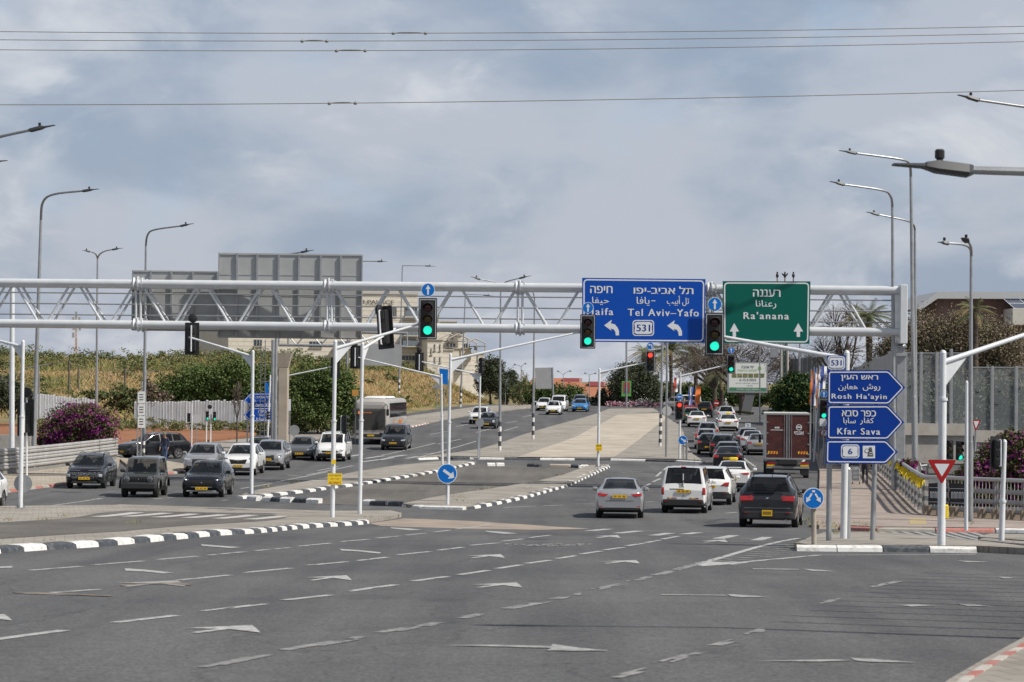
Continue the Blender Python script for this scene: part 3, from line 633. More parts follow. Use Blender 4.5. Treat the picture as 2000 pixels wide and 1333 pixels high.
def mast(label, bx, by, tx, ty, arm=None, heads=(), r=.085, lift=.13, Y=None, plate=True, collar=.55, group='signal masts at the junction', gusset=True, extra=None):
    """signal mast: base and top in the photograph, arm end (x, y, extra depth); heads hang on the same thing"""
    q = at(bx, by, lift) if Y is None else Vector((P(bx, by, Y).x, Y, G(Y) + lift))
    o = thing('signal_mast', label, 'traffic light', group, q)
    top = P(tx, ty, q.y); L = top - q
    mb = MB(); pole_mesh(mb, (0, 0, 0), L, r, .82, collar); mb.lathe([(r * .86, 0), (r * .6, .05), (0, .07)], 12, 0, Matrix.Translation(L), close=False)
    mb.build('pole', M_WPOLE, o)
    if plate: base_plate(o, r)
    if arm:
        j = L - Vector((0, 0, .12)) * (1 if arm[3] == 0 else 1); j = rel(o, P(tx, ty + arm[3], q.y)); e = rel(o, P(arm[0], arm[1], q.y + arm[2]))
        a = MB(); a.tube([j, e], [r * .72, r * .5], 12); a.build('mast_arm', M_WPOLE, o)
        if gusset:
            u = (e - j).normalized(); g = MB(); s = Vector((0, .012, 0)); w = min(.75, (e - j).length * .2)
            tri = [j + u * .03 - Vector((0, 0, .05)), j + u * w - Vector((0, 0, .04)), j + Vector((0, 0, -.55)) + u * .03]
            g.add([p - s for p in tri] + [p + s for p in tri], [(0, 1, 2), (5, 4, 3), (0, 3, 4, 1), (1, 4, 5, 2), (2, 5, 3, 0)]); g.build('gusset', M_WPOLE, o, smooth=0)
    for h in heads:
        hx, hy, dy, yaw, lit, disc = h[:6]; kk = h[6] if len(h) > 6 else 1.0
        signal_head(o, P(hx, hy, q.y + dy), yaw, lit, disc, kk, *(h[7:8] or (True,)), **({'tilt': h[8]} if len(h) > 8 else {}))
    if extra: extra(o, q)
    return o, q
def back_disc(o, c, yaw, r=.21):
    mb = MB(); mb.lathe([(0, 0), (r, 0), (r, .1), (r * .7, .13), (0, .13)], 20, 0, facing(rel(o, c), yaw) @ Matrix.Rotation(-pi / 2, 4, 'X'), close=False); mb.build('round_box', M_BLACK, o)

# masts in the foreground, left to right
def ex_disc(px, py, r=.33):
    def f(o, q):
        mb = MB(); mb.lathe([(0, 0), (r, 0), (r, .015), (0, .015)], 24, 0, facing(rel(o, P(px, py, q.y + .12)), 0) @ Matrix.Rotation(-pi / 2, 4, 'X'), close=False); mb.build('sign_back', M_GALV, o)
    return f
mast('white signal mast with a bare grey sign back low on its shaft, by the guardrail', 40, 993, 45, 668, (-60, 652, 1, 10), r=.082, extra=ex_disc(45, 945, .34))
def ex4(o, q): back_disc(o, P(377, 622, q.y + 1.3), pi, .2)
mast('white signal mast on the tip of the slender median, its head seen from behind', 491, 966, 494, 687, (369, 659, 1, 10), [(375, 662, 1.2, pi, '', None, 63)], extra=ex4)
def plate_px(o, q, x0, y0, x1, y1, m, name, words=(), dy=-.12):
    Y = q.y + dy; a = rel(o, P(x0, y1, Y)); b = rel(o, P(x1, y0, Y)); mb = MB()
    mb.slab([(a.x, a.z), (b.x, a.z), (b.x, b.z), (a.x, b.z)], a.y - .01, a.y); p = mb.build(name, m, o, smooth=0)
    if words:
        t = MB(); H = b.z - a.z; W = b.x - a.x
        for k, (s, hh, ww, mm) in enumerate(words): letters(t, s, (a.x + b.x) / 2, b.z - H * (k + .5) / len(words), a.y - .014, H * hh, W * ww, .0, mm)
        t.build('lettering', [M_DGREY, M_RED], p, smooth=0)
def ex5(o, q):
    plate_px(o, q, 640, 925, 668, 947, M_YEL, 'notice_plate', ((hebrew('דרושים לבנייה'), .16, .82, 0), (hebrew('מנוף 053'), .14, .6, 1), ('052-3958171', .2, .82, 1)))
    plate_px(o, q, 647.5, 898, 656, 907, M_YEL, 'sticker', dy=-.1)
    signal_head(o, P(675, 830, q.y), pi / 2 + .1, '', None, .62, True)
mast('white signal mast with a yellow notice plate and a green light over the road', 649, 1011, 655, 668, (824, 632, 1.2, 13), [(835.5, 623, 1.0, 0, 'green', 'up', 81)], r=.082, extra=ex5, plate=False)
def ex6(o, q):
    back_disc(o, P(738, 606, q.y + .9), -pi / 2 - .5, .2)
mast('white signal mast right of the yellow notice, head turned sideways', 702.5, 1004, 708, 672, (772, 642, 1.0, 10), [(752, 640, .9, pi * .5 + 1.0, '', None, 84, True, .09)], r=.076, plate=False, extra=ex6)
mast('white signal mast behind the round arrow sign, green light before the blue gantry sign', 874, 986, 880, 693, (1137, 648, 1.2, 10), [(1148, 648, 1.0, 0, 'green', 'up', 67)], r=.07, plate=False)
def ex862(o, q): back_disc(o, P(693, 674, q.y), pi, .17)
mast('slim white signal mast on the slender median with its head far out to the left', 864, 908, 862, 733, (693, 697, 0, 4), [(694, 698, 0, pi, '', None, 45)], r=.075, plate=False, extra=ex862)
def ex937(o, q): back_disc(o, P(819, 684, q.y), pi, .17); signal_head(o, P(941, 714, q.y), pi / 2, '', None, 37)
mast('white signal mast at the near end of the big median, one head on top', 935, 894, 938, 727, (819, 706, 0, 6), [(819, 708, 0, pi, '', None, 38)], r=.075, plate=False, extra=ex937)
def ex1170(o, q): plate_px(o, q, 1163, 868, 1176, 881, M_YEL, 'notice_plate', ((hebrew('דרושים'), .3, .7, 0), ('052', .25, .6, 1)))
mast('white signal mast with a red light on its arm, at the striped kerb tip', 1168, 912, 1171, 722, (1262, 708, 0, 6), [(1270, 706, -.2, 0, 'red', 'turn_left', 43)], r=.08, extra=ex1170)
def ex1328(o, q): signal_head(o, P(1327, 802, q.y - .25), 0, 'red', 'left', 38)
mast('slim white mast with a red light on its pole and a green one above', 1327, 896, 1329, 730, (1420, 713, 0, 5), [(1428, 711, -.2, 0, 'green', 'up', 38)], r=.075, plate=False, extra=ex1328)
def ex1648(o, q): plate_px(o, q, 1651.5, 973, 1656, 990, M_YEL, 'sticker', dy=-.1)
mast('white signal mast rising behind the three route signs with a green light to the left', 1648, 1053, 1654, 690, (1415, 659, .6, 12), [(1395.5, 653, .4, 0, 'green', 'up', 84)], r=.082, plate=False)
def ex1598(o, q): signal_head(o, P(1609, 800, q.y - .2), 0, 'green', 'up', 43)
mast('thin white signal post on the right pavement beside the lorry', 1590, 902, 1600, 750, None, [], r=.06, plate=False, extra=ex1598)
YS = 66.0
def ex1840(o, q):
    Y = q.y - .15; c = rel(o, P(1839.5, 918, Y)); s = 1 / S(Y); mb = MB()
    tri = [(-28.5 * s, 19.5 * s), (0, -28.5 * s), (28.5 * s, 19.5 * s)]
    M = Matrix.Translation(c)
    sm = lambda t, d: [p for i in range(3) for p in [tuple(Vector(t[i]).lerp(Vector(t[i - 1]), d)), tuple(Vector(t[i]).lerp(Vector(t[(i + 1) % 3]), d))]]
    mb.slab(sm(tri, .05), -.012, .0, 0, M); mb.sheet(sm(inset(tri, .085), .03), -.016, 1, M); mb.sheet(sm(inset(tri, .012), .05), -.0145, 0, M)
    mb.build('yield_plate', [M_RED, M_SHEET], o, smooth=0)
    bx = MB(); b = rel(o, P(1848, 1000, q.y)); bx.bbox((b.x, b.y, b.z), (.09, .09, .3), .02); bx.build('push_button', M_YEL, o)
mast('white signal mast carrying the red and white yield triangle', 1838.5, 1066, 1842, 690, (2080, 628, 1.0, 18), r=.085, plate=False, collar=.76, extra=ex1840)
def ex1888(o, q):
    for dx, dz in ((-.30, .12), (.0, 0)):
        pass
    c = P(1864, 880, q.y)
    signal_head(o, c + Vector((-.16, -.1, .02)), -.5, '', None, .55, False); signal_head(o, c + Vector((.14, -.12, 0)), .35, 'green', None, .55, False)
mast('short white signal post with a pair of black pedestrian heads beside the purple bush', 1887, 1036, 1888, 748, None, [], r=.058, plate=False, extra=ex1888, collar=None)
def ex1957(o, q): signal_head(o, P(1945, 885, q.y), pi + .6, '', None, .6, True)
mast('stubby white signal post at the right, low head turned away', 1956, 1056, 1962, 864, None, [], r=.066, plate=False, collar=.4, extra=ex1957)
def ex524(o, q): back_disc(o, P(655, 694, q.y), pi, .15); signal_head(o, P(524, 812, q.y - .1), pi * .45, '', None, 20, False)
mast('white signal mast standing before the blue left pointing route signs', 522, 868, 528, 735, (648, 717, 0, 6), [(655, 718, 0, pi, '', None, 39)], r=.075, plate=False, lift=.1, extra=ex524)
for k, (bx, by, ty, hx, hy, lit, lab) in enumerate(((374, 873, 790, 369, 816, '', 'thin signal post left of the bare sign back, by the red soil'), (402.5, 869, 822, 405, 812, 'green', 'left thin post of two with small green lights before the white fence'), (411, 868, 795, 419, 813, 'green', 'right thin post of two with small green lights, round box on top'))):
    def exs(o, q, hx=hx, hy=hy, lit=lit, k=k):
        signal_head(o, P(hx, hy, q.y - .1), .5, lit, None, .6, False)
        if k == 2: back_disc(o, P(410, 795, q.y), pi, .16)
    mast(lab, bx, by, bx + 1, ty, None, [], r=.055, plate=False, lift=.1, extra=exs, collar=None)
def ex47(o, q):
    back_disc(o, P(53, 767, q.y), pi, .26)
mast('thin pale pole with a big black signal box by the guardrail, at the left edge', 52, 930, 52, 770, None, [(50, 816, .05, pi, '', None, 72)], r=.06, plate=False, extra=ex47, collar=None)

# ------------------------------------------------------------------ street lamps
def lamp_head(parent, root, tip):
    """flat tapered lantern between root and tip (local), with its little sensor"""
    d = tip - root; L = d.length; d.normalize(); side = Vector((-d.y, d.x, 0)).normalized() if abs(d.x) + abs(d.y) > 1e-6 else Vector((1, 0, 0)); up = d.cross(side); up = up if up.z > 0 else -up
    st = [(0, .045, .05, -.05), (.06, .10, .055, -.075), (.45, .15, .07, -.05), (.6, .15, .045, -.015), (.62, .14, .03, -.012), (1.0, .10, .012, -.008)]
    vs = []; 
    for t, w, a, b in st:
        c = root + d * (t * L)
        for x, z in ((-w, b * .4), (-w * .8, b), (w * .8, b), (w, b * .4), (w * .7, a), (-w * .7, a)): vs.append(c + side * x + up * z)
    fs = [(i * 6 + j, i * 6 + (j + 1) % 6, (i + 1) * 6 + (j + 1) % 6, (i + 1) * 6 + j) for i in range(len(st) - 1) for j in range(6)] + [tuple(range(5, -1, -1)), tuple(range(30, 36))]
    mb = MB(); mb.add(vs, fs); h = mb.build('lantern', M_LANT, parent, smooth=25)
    s = MB(); c = root + d * L * .42 + up * .06; s.lathe([(.035, 0), (.035, .03), (.05, .04), (.05, .115), (.035, .13), (0, .13)], 10, 0, Matrix.Translation(c), close=False); s.build('light_sensor', M_BLACK, h)
M_LANT = mat('lantern_grey', (.05, .053, .057), .5, .1)
def lamp(label, base, Y, top, arms, r=.085, band=False, lift=0.0, z0=None, ground=True):
    """base px x; pole top px (x, y); arms: list of (path px points [...], lantern root px, lantern tip px, depth change)"""
    bp = P(base[0], base[1], Y); z = float(Z(bp.x, Y)) + lift if z0 is None else z0
    q = Vector((bp.x, Y, z)); o = thing('street_lamp', label, 'street lamp', 'street lamps along the roads', q)
    t = rel(o, P(top[0], top[1], Y)); mb = MB(); mb.tube([(0, 0, 0), t * .3, t * .301, t], [r * 1.25, r * 1.12, r, r * .62], 12)
    mb.build('pole', M_GALV, o)
    for path, root, tip, dY in arms:
        pts = [t] + [rel(o, P(x, y, Y + dY * (i + 1) / (len(path) + 1))) for i, (x, y) in enumerate(path)] + [rel(o, P(root[0], root[1], Y + dY))]
        fine = [pts[0]]
        for i in range(len(pts) - 1):
            p0, p1, p2, p3 = pts[max(i - 1, 0)], pts[i], pts[i + 1], pts[min(i + 2, len(pts) - 1)]
            if i == 0: p0 = pts[0] - Vector((0, 0, (pts[1] - pts[0]).length))
            for k in range(1, 6):
                u = k / 5; fine.append(.5 * ((2 * p1) + (p2 - p0) * u + (2 * p0 - 5 * p1 + 4 * p2 - p3) * u * u + (3 * p1 - p0 - 3 * p2 + p3) * u**3))
        a = MB(); a.tube(fine, [r * .62 + (r * .42 - r * .62) * i / (len(fine) - 1) for i in range(len(fine))], 10); a.build('arm', M_GALV, o)
        lamp_head(o, pts[-1], rel(o, P(tip[0], tip[1], Y + dY * 1.05)))
    if band:
        b = MB(); h = .34; n = 6 if band is True else band
        for i in range(n): b.tube([t * ((.0 + i * h) / t.length), t * ((i + 1) * h / t.length)], r * 1.32, 12, i % 2, cap=False)
        b.build('painted_bands', [M_KW, M_KB], o)
    return o
lamp('tall street lamp behind the guardrail, arm bent to the right', (64, 940), 131, (80, 430), [([(84, 395), (105, 380)], (161, 373.5), (193, 369.5), -3)], r=.12)
lamp('street lamp with one arm rising behind the bus stop sign on the left', (281, 890), 157, (285, 480), [([(289, 458), (303, 449)], (352, 442), (378, 437), -3)], r=.11)
lamp('slim double armed street lamp above the left purple bush', (188, 850), 185, (190.5, 506), [([(187, 497), (180, 493)], (175, 492), (160, 489), -1), ([(195, 497), (205, 491)], (219, 488), (240, 485), -1)], r=.10)
lamp('street lamp whose lantern rises just above the big grey sign back', (538, 800), 150, (541, 510), [([(552, 500), (565, 497)], (588, 493), (613, 489), -1)], r=.11)
lamp('street lamp half hidden by the big grey sign back, flat arm to the right', (676, 775), 216, (682, 530), [([(683, 516), (690, 511)], (737, 511), (756, 511.5), -1)], r=.11)
lamp('angular street lamp on the embankment, level arm with a brace', (779, 781), 282, (786, 520), [([(786.5, 519.5), (795, 519.2)], (830, 519.8), (851, 521), 0), ], r=.10, band=5)
lamp('leaning street lamp low on the slope with black and white bands', (899, 792), 290, (909, 577), [([(910, 575.5), (920, 575.3)], (944, 576.7), (967, 579), 0)], r=.10, band=6)
lamp('double armed street lamp on the big median near its left kerb', (976, 885), 169, (978, 568), [([(974, 556), (965, 551)], (938, 546), (919, 541), -1), ([(983, 556), (991, 550)], (1014, 544), (1038, 539), -1)], r=.085, band=6, lift=.13)
lamp('street lamp on the big median whose top hides behind the gantry beam', (1041, 860), 190, (1044, 585), [([(1041, 572), (1034, 567)], (1016, 562), (998, 557), -1)], r=.085, band=6, lift=.13)
lamp('tallest street lamp on the right, behind the railing corner', (1787, 970), 119, (1779, 345), [([(1776, 322), (1760, 312)], (1674, 300), (1639, 294.5), -2)], r=.115)
lamp('street lamp left of the gantry column, arm to the left', (1746, 960), 117, (1743, 405), [([(1739, 383), (1722, 372)], (1650, 361), (1621, 355), -2)], r=.105)
lamp('street lamp mostly hidden behind the tallest right one', (1789, 930), 139, (1787, 450), [([(1782, 437), (1765, 430)], (1717, 420), (1692, 414.5), -2)], r=.105)
lamp('shorter double lamp beyond the white post on the right', (1895, 1029), 86, (1897, 500), [([(1894, 485), (1880, 478)], (1853, 475.5), (1832, 473.5), -1), ([(1896, 483), (1893, 475)], (1890, 472), (1881, 465), -4)], r=.085, lift=.13)
lamp('nearest street lamp reaching in from the right edge, big lantern', (2240, 1500), 24.5, (2230, 350), [([(2215, 345), (2100, 339)], (1900, 333), (1744, 322), 0)], r=.10)
lamp('street lamp reaching in from the upper right corner', (2150, 1000), 84, (2140, 250), [([(2134, 232), (2110, 225)], (1913, 196), (1871, 186), -2)], r=.115)
lamp('street lamp whose lantern enters at the upper left', (-60, 1000), 84, (-50, 330), [([(-46, 300), (-25, 275)], (57, 255), (107, 245), -2)], r=.115)
lamp('lamp with only its lantern tip showing at the left edge', (-90, 960), 105, (-85, 370), [([(-80, 345), (-65, 330)], (-22, 318), (14, 314), -2)], r=.11)
for i, (x, yb, yt, Y, hs, lab) in enumerate(((76, 800, 716, 200, ((34, 722, 50, 720), (111, 712, 96, 713)), 'small lamp pair low behind the left lamp pole'), (286, 790, 728, 215, ((316, 725, 303, 726),), 'small lamp behind the bus stop sign'),
        (1018, 790, 717, 330, ((1000, 714.5, 1008, 712.5), (1030, 712, 1024, 711)), 'small double lamp left of the red roofs'), (1100, 790, 733, 335, ((1086, 727, 1092, 726), (1118, 727, 1111, 725)), 'small double lamp standing before the red roofs'), (1151, 795, 733, 340, ((1139, 731, 1145, 729.5), (1167, 731, 1160, 730)), 'small double lamp right of the pink parapet'))):
    lamp(lab, (x, yb), Y, (x, yt), [([], (h[2], h[3]), (h[0], h[1]), 0) for h in hs], r=.07)
# ------------------------------------------------------------------ sign gantry and signs
YL, YR = 123.0, 117.0
def gy(px): return YL + (YR - YL) * (px / 1760.0)
def gantry():
    col = P(1763.5, 990, gy(1763.5)); q = Vector((col.x, col.y, G(col.y)))
    o = thing('sign_gantry', 'pale grey tubular truss gantry spanning the whole road', 'gantry', None, q)
    top = lambda x: rel(o, P(x, 552 + .0088 * x, gy(x))); bot = lambda x: rel(o, P(x, 631.5 + .0100 * x, gy(x)))
    back = Vector((0, 1.6, 0))
    for f in (top, bot):
        for b in (Vector(), back): c = MB(); c.tube([f(-260) + b, f(1757) + b], .205, 18); c.build('chord', M_TRUSS, o)
    d = MB();     X = [270 + 62.2 * i for i in range(-8, 24)]
    for i in range(len(X) - 1):
        a, b = X[i], X[i + 1]
        f, g = (top, bot) if i % 2 == 0 else (bot, top)
        e = 7
        for k in (Vector(), back): d = MB(); d.tube([f(a + e) + k, g(b - e) + k], .065, 8); d.build('diagonal', M_TRUSS, o)
    r = MB()
    for t in (.22, .49, .76):
        r.tube([top(-260).lerp(bot(-260), t) + back * .9, top(1757).lerp(bot(1757), t) + back * .9], .035, 8)
    r.build('walkway_rail', M_GALV, o)
    for x in (270, 643, 1016, 1390):
        for f in (top, bot):
            c0 = f(x)
            for b in (Vector(), back):
                s = MB(); M = Matrix.Translation(c0 + b) @ Matrix.Rotation(pi / 2, 4, 'Y')
                s.lathe([(.21, -.24), (.33, -.22), (.21, -.04), (.37, -.03), (.37, .03), (.21, .04), (.33, .22), (.21, .24)], 12, 0, M)
                for a in range(6):
                    an = a * pi / 3; s.add([(0, cos(an) * .21, sin(an) * .21), (0, cos(an) * .38, sin(an) * .38), (.26, cos(an) * .21, sin(an) * .21), (-.26, cos(an) * .21, sin(an) * .21)], [(0, 1, 2), (0, 3, 1)], 0, Matrix.Translation(c0 + b))
                s.build('splice_collar', M_TRUSS, o)
        for dx in (-4.5, 4.5):
            for b in (Vector(), back): v = MB(); v.tube([top(x + dx) + b, bot(x + dx) + b], .06, 8); v.build('splice_post', M_TRUSS, o)
    k = MB(); t = top(1763); zt = t.z + .26
    zc = rel(o, P(1763, 672, gy(1763))).z
    k.bbox((0 + t.x, .62, (zt + zc) / 2), (.36, 2.1, zt - zc), .03); k.build('end_frame', M_TRUSS, o)
    k = MB(); k.bbox((t.x, .62, zc - .14), (.52, .9, .1), .011); k.bbox((t.x, .62, zc - .55), (.56, .9, .12), .011); k.bbox((t.x, .62, zc - .34), (.40, .7, .5), .011)
    k.lathe([(.30, 0), (.20, .26)], 14, 0, Matrix.Translation((t.x, .62, zc - .1))); k.build('column_flange', M_GALV, o)
    k = MB(); k.bbox((t.x, .62, (zc - .55) / 2), (.46, .62, zc - .55), .04); k.build('column', M_GALV, o)
    return o
gantry()

class Board:
    """a flat sign standing in the plane y = Y and laid out in photograph pixels"""
    def __init__(s, o, Y): s.o = o; s.Y = Y
    def p(s, x, y): v = P(x, y, s.Y) - s.o.location; return (v.x, v.z)
    def pts(s, ps): return [s.p(*q) for q in ps]
    def k(s): return s.Y / F
    @property
    def y(s): return s.Y - s.o.location.y
    def flip(s, ps):
        a = sum(ps[i - 1][0] * ps[i][1] - ps[i][0] * ps[i - 1][1] for i in range(len(ps))); return ps if a > 0 else ps[::-1]
    def plate(s, ps, mats_, name='panel', th=.04, parent=None, border=None, bw=2.6, bgap=2.6, r=0):
        c = s.flip(s.pts(ps)); mb = MB(); mb.slab(c, s.y, s.y + th, 0)
        if border:
            a = inset(c, bgap * s.k())
            if r: a = s.rounded(a, r * s.k())
            ring(mb, a, inset(a, bw * s.k()), s.y - .004, 1)
        return mb.build(name, mats_, parent or s.o, smooth=0)
    def rounded(s, poly, r):
        out = []; n = len(poly)
        for i in range(n):
            b = Vector(poly[i]); a = (Vector(poly[i - 1]) - b); c = (Vector(poly[(i + 1) % n]) - b); ra = min(r, a.length * .4, c.length * .4)
            p0 = b + a.normalized() * ra; p1 = b + c.normalized() * ra
            for k in range(6):
                t = k / 5; out.append(tuple(p0 * (1 - t)**2 + b * 2 * t * (1 - t) + p1 * t * t))
        return out
    def text(s, items, parent, m=None, name='lettering', lift=.008):
        r = None
        for it in items:
            mb = MB(); t, cx, cy, h = it[:4]; w = it[4] if len(it) > 4 else None; b = it[5] if len(it) > 5 else .010; g = 1.22 if t[-1].isascii() and len(t) > 3 and h > 9 else 1.0
            x, z = s.p(cx, cy); letters(mb, t, x, z, s.y - lift, h * s.k(), w * s.k() if w else None, b, gap=g)
            r = mb.build(name, m or M_SHEET, parent, smooth=0)
        return r
    def shape(s, polys, parent, m, name, lift=.006):
        mb = MB()
        for ps in polys: mb.sheet(s.flip(s.pts(ps)), s.y - lift)
        return mb.build(name, m, parent, smooth=0)
def roadshield(B, parent, cx, cy, num, w=42, h=31, th=13.5, tw=26):
    """white-bordered route number plaque"""
    n = lambda a, b, r: [(cx + x, cy + y) for x, y in rrect(-a, -b, a, b, r)]
    p = B.shape([n(w / 2, h / 2, 6)], parent, M_SHEET, 'route_shield', .006)
    B.shape([n(w / 2 - 2, h / 2 - 2, 5)], p, M_DBLUE, 'shield_field', .009)
    B.shape([[(cx + x * w, cy + y * h) for x, y in ((-.42, -.30), (-.30, -.38), (.30, -.38), (.42, -.30), (.39, 0), (.42, .30), (.30, .38), (-.30, .38), (-.42, .30), (-.39, 0))]], p, M_SHEET, 'shield_white', .012)
    B.text([(num, cx, cy, th, tw, .011)], p, M_DBLUE, 'route_number', .015)

def board(label, cat, x, y, Y, dz=0.0, name='road_sign', group=None):
    v = P(x, y, Y); o = thing(name, label, cat, group, (v.x, Y, v.z)); return o, Board(o, Y)
# blue sign
o, B = board('blue gantry sign for Tel Aviv-Yafo and Haifa with curved arrows', 'road sign', 1257, 668, gy(1378) - .42, name='gantry_sign')
p = B.plate([(1137, 543), (1378, 545.5), (1376.5, 670), (1137, 668)], [M_BLUE, M_SHEET], border=1, r=9, bw=2.6, bgap=2.4)
B.text([(hebrew('חיפה'), 1174.5, 566, 14, 43, .011), (hebrew('תל אביב-יפו'), 1296, 567, 15, 116, .011), (arabic('حيفا'), 1173, 588, 16, 33, .004), (arabic('تل أبيب'), 1324, 588, 20, 43, .004), ('-', 1276, 588, 1.6, 8), (arabic('يافا'), 1256, 589, 17, 25, .004),
        ('Haifa', 1172, 609, 13.5, 51, .011), ('Tel Aviv–Yafo', 1295.5, 611, 14, 138, .011)], p)
for dx in (0, 123):
    b = [(1180, 636), (1195, 625), (1193, 632)] + [(1201, 634), (1206, 640), (1209, 647), (1209, 655.5), (1202.5, 655.5), (1202, 649), (1199, 644), (1192.5, 642), (1194.5, 646.5)]
    B.shape([[(x + dx, y + dx * .006) for x, y in b]], p, M_SHEET, 'curved_arrow')
roadshield(B, p, 1256.5, 641, '531')
# green sign
o, B = board("green gantry sign for Ra'anana with two upward arrows", 'road sign', 1497, 672, gy(1583) - .42, name='gantry_sign')
p = B.plate([(1411.5, 549.5), (1583, 550), (1581, 672), (1412, 670.5)], [M_GREEN, M_SHEET], border=1, r=9, bw=2.6, bgap=2.4)
B.text([(hebrew('רעננה'), 1497.5, 573, 14, 53, .011), (arabic('رعنانا'), 1496, 595, 17, 40, .004), ("Ra'anana", 1496.5, 617, 14, 88, .011)], p)
for dx in (0, 125):
    b = [(1434, 631.5), (1443.5, 648), (1437.5, 648), (1437.5, 658.5), (1431, 658.5), (1431, 648), (1425, 648)]
    B.shape([[(x + dx, y) for x, y in b]], p, M_SHEET, 'straight_arrow')
# the two sign backs on the left, hung behind the truss
M_BACK = mat('bare_sign_back', (.40, .405, .40), .55, .2, (.34, .345, .345), 1.0, lo=.3, hi=.7)
def sign_back(label, x0, y0, x1, y1, ribs, seams):
    Y = gy((x0 + x1) / 2) + 2.2; v = P((x0 + x1) / 2, y1, Y); o = thing('gantry_sign', label, 'road sign', 'sign backs on the gantry', (v.x, Y, v.z)); B = Board(o, Y)
    p = B.plate([(x0, y0), (x1, y0 + .012 * (x1 - x0)), (x1, y1 + .012 * (x1 - x0)), (x0, y1)], [M_BACK], 'panel')
    a = MB(); X0, Z1 = B.p(x0, y0); X1, Z0 = B.p(x1, y1)
    sh = lambda X: -(X - X0) * .012
    for t in ribs:
        X = X0 + (X1 - X0) * t; a.box((X, B.y - .06, (Z0 + Z1) / 2 + sh(X)), (.10, .12, Z1 - Z0 - .02))
    for X in (X0 + .03, X1 - .03): a.box((X, B.y - .05, (Z0 + Z1) / 2 + sh(X)), (.06, .13, Z1 - Z0))
    a.build('stiffener', M_GALV, p, smooth=0)
    a = MB()
    for t in seams: a.box(((X0 + X1) / 2, B.y - .012, Z1 + (Z0 - Z1) * t + sh((X0 + X1) / 2)), (X1 - X0, .02, .03))
    for z in (Z1 - .03, Z0 + .03): a.box(((X0 + X1) / 2, B.y - .02, z + sh((X0 + X1) / 2)), (X1 - X0, .06, .05))
    a.build('panel_seam', M_BACK, p, smooth=0)
sign_back('smaller grey sign back at the left end of the gantry', 258.5, 528, 425, 646, (.22, .46, .71), (.35, .7))
sign_back('bigger and taller grey sign back in the middle of the gantry', 427, 494, 707, 660, (.13, .27, .42, .56, .71, .85), (.25, .5, .76))
# crows on little posts of the green sign
for i, (x, y, lab) in enumerate(((1518, 549, 'left of three crows perched above the green sign'), (1533, 549, 'middle one of three crows above the green sign, spreading its wings'), (1549.5, 549, 'right of three crows perched above the green sign'))):
    v = P(x, y, gy(1583) - .40); o = thing('perched_crow', lab, 'bird', 'crows on the green sign', v)
    m = MB(); m.lathe([(.0, .14), (.05, .17), (.075, .24), (.06, .32), (.035, .36), (.045, .40), (.02, .44), (0, .45)], 10, 0, Matrix.Translation((0, 0, 0)), close=False)
    m.tube([(0, 0, .24), (0, .05, .10)], [.05, .02], 6); m.tube([(0, 0, .41), (.03, -.09, .40)], [.02, .004], 6); m.build('bird_body', M_BLACK, o)
    if i == 1:
        w = MB()
        for s in (-1, 1): w.add([(s * .03, 0, .3), (s * .16, .02, .40), (s * .14, .02, .30), (s * .04, 0, .2)], [(0, 1, 2, 3)])
        w.build('wing', M_BLACK, o)
    k = MB(); k.tube([(0, 0, -.06), (0, 0, .17)], .028, 8); k.build('perch_post', mat('rusty_post', (.16, .09, .06), .8), o)

# route signs on the right
Y3 = at(1621, 1058, .13).y
v = at(1668, 1058, .13); o = thing('route_sign', "stacked blue route signs for Rosh Ha'ayin and Kfar Sava, pointing right on grey posts", 'road sign', None, v)
B = Board(o, Y3)
for x, yb in ((1621.5, 1058), (1717.5, 1061)):
    a = rel(o, at(x, yb, .13)); t = rel(o, P(x + (3 if x < 1700 else 0), 730, Y3)); m = MB(); m.tube([(a.x, .10, a.z), (t.x, .10, t.z)], .06 if x < 1700 else .055, 14); m.build('post', M_GALV, o)
B3 = lambda y: None
def arrow_panel(pts, name): return B.plate(pts, [M_DBLUE, M_SHEET], name, border=1, r=5, bw=2.2, bgap=2.4)
p = B.plate([(1615.5, 694.5), (1652, 694.5), (1652, 723), (1615.5, 723)], [M_DBLUE, M_SHEET], 'route_plate')
roadshield(B, p, 1633.5, 709, '531', 34, 26, 10.5, 20)
p = arrow_panel([(1616.5, 724), (1736, 723.5), (1768, 757.5), (1736, 791), (1616, 790)], 'arrow_panel')
B.text([(hebrew('ראש העין'), 1678.5, 739, 12, 72, .011), (arabic('روش'), 1702, 757, 14, 34, .004), (arabic('هعاين'), 1656, 757, 14, 37, .004), ("Rosh Ha'ayin", 1678, 776, 13, 107, .011)], p)
p = arrow_panel([(1616, 792), (1734, 791.5), (1766, 825), (1734, 859.5), (1615, 858.5)], 'arrow_panel')
B.text([(hebrew('כפר סבא'), 1677.5, 808, 12, 66, .011), (arabic('كفار'), 1693, 823, 14, 27, .004), (arabic('سابا'), 1659, 823, 14, 24, .004), ('Kfar Sava', 1677, 843, 12.5, 83, .011)], p)
p = arrow_panel([(1613.5, 860), (1731, 860), (1753.5, 883), (1731, 906.5), (1612.5, 905.5)], 'arrow_panel')
roadshield(B, p, 1660.5, 882, '6', 36, 27, 11, 8)
B.shape([[(1685, 871), (1709, 871), (1709, 895.5), (1685, 895.5)]], p, M_SHEET, 'toll_symbol')
B.shape([[(1694, 892), (1696, 880), (1698, 874), (1702, 874), (1704, 882), (1706, 892)], [(1692 + x, 881 + y) for x, y in circ(1, 0, 4.5)]], p, M_DGREY, 'toll_symbol_figure', .009)
for q_, m_, l_ in ((4.0, M_SHEET, .012),): B.shape([[(1693 + x, 881 + y) for x, y in circ(0, 0, 3.3)]], p, m_, 'toll_coin', l_)
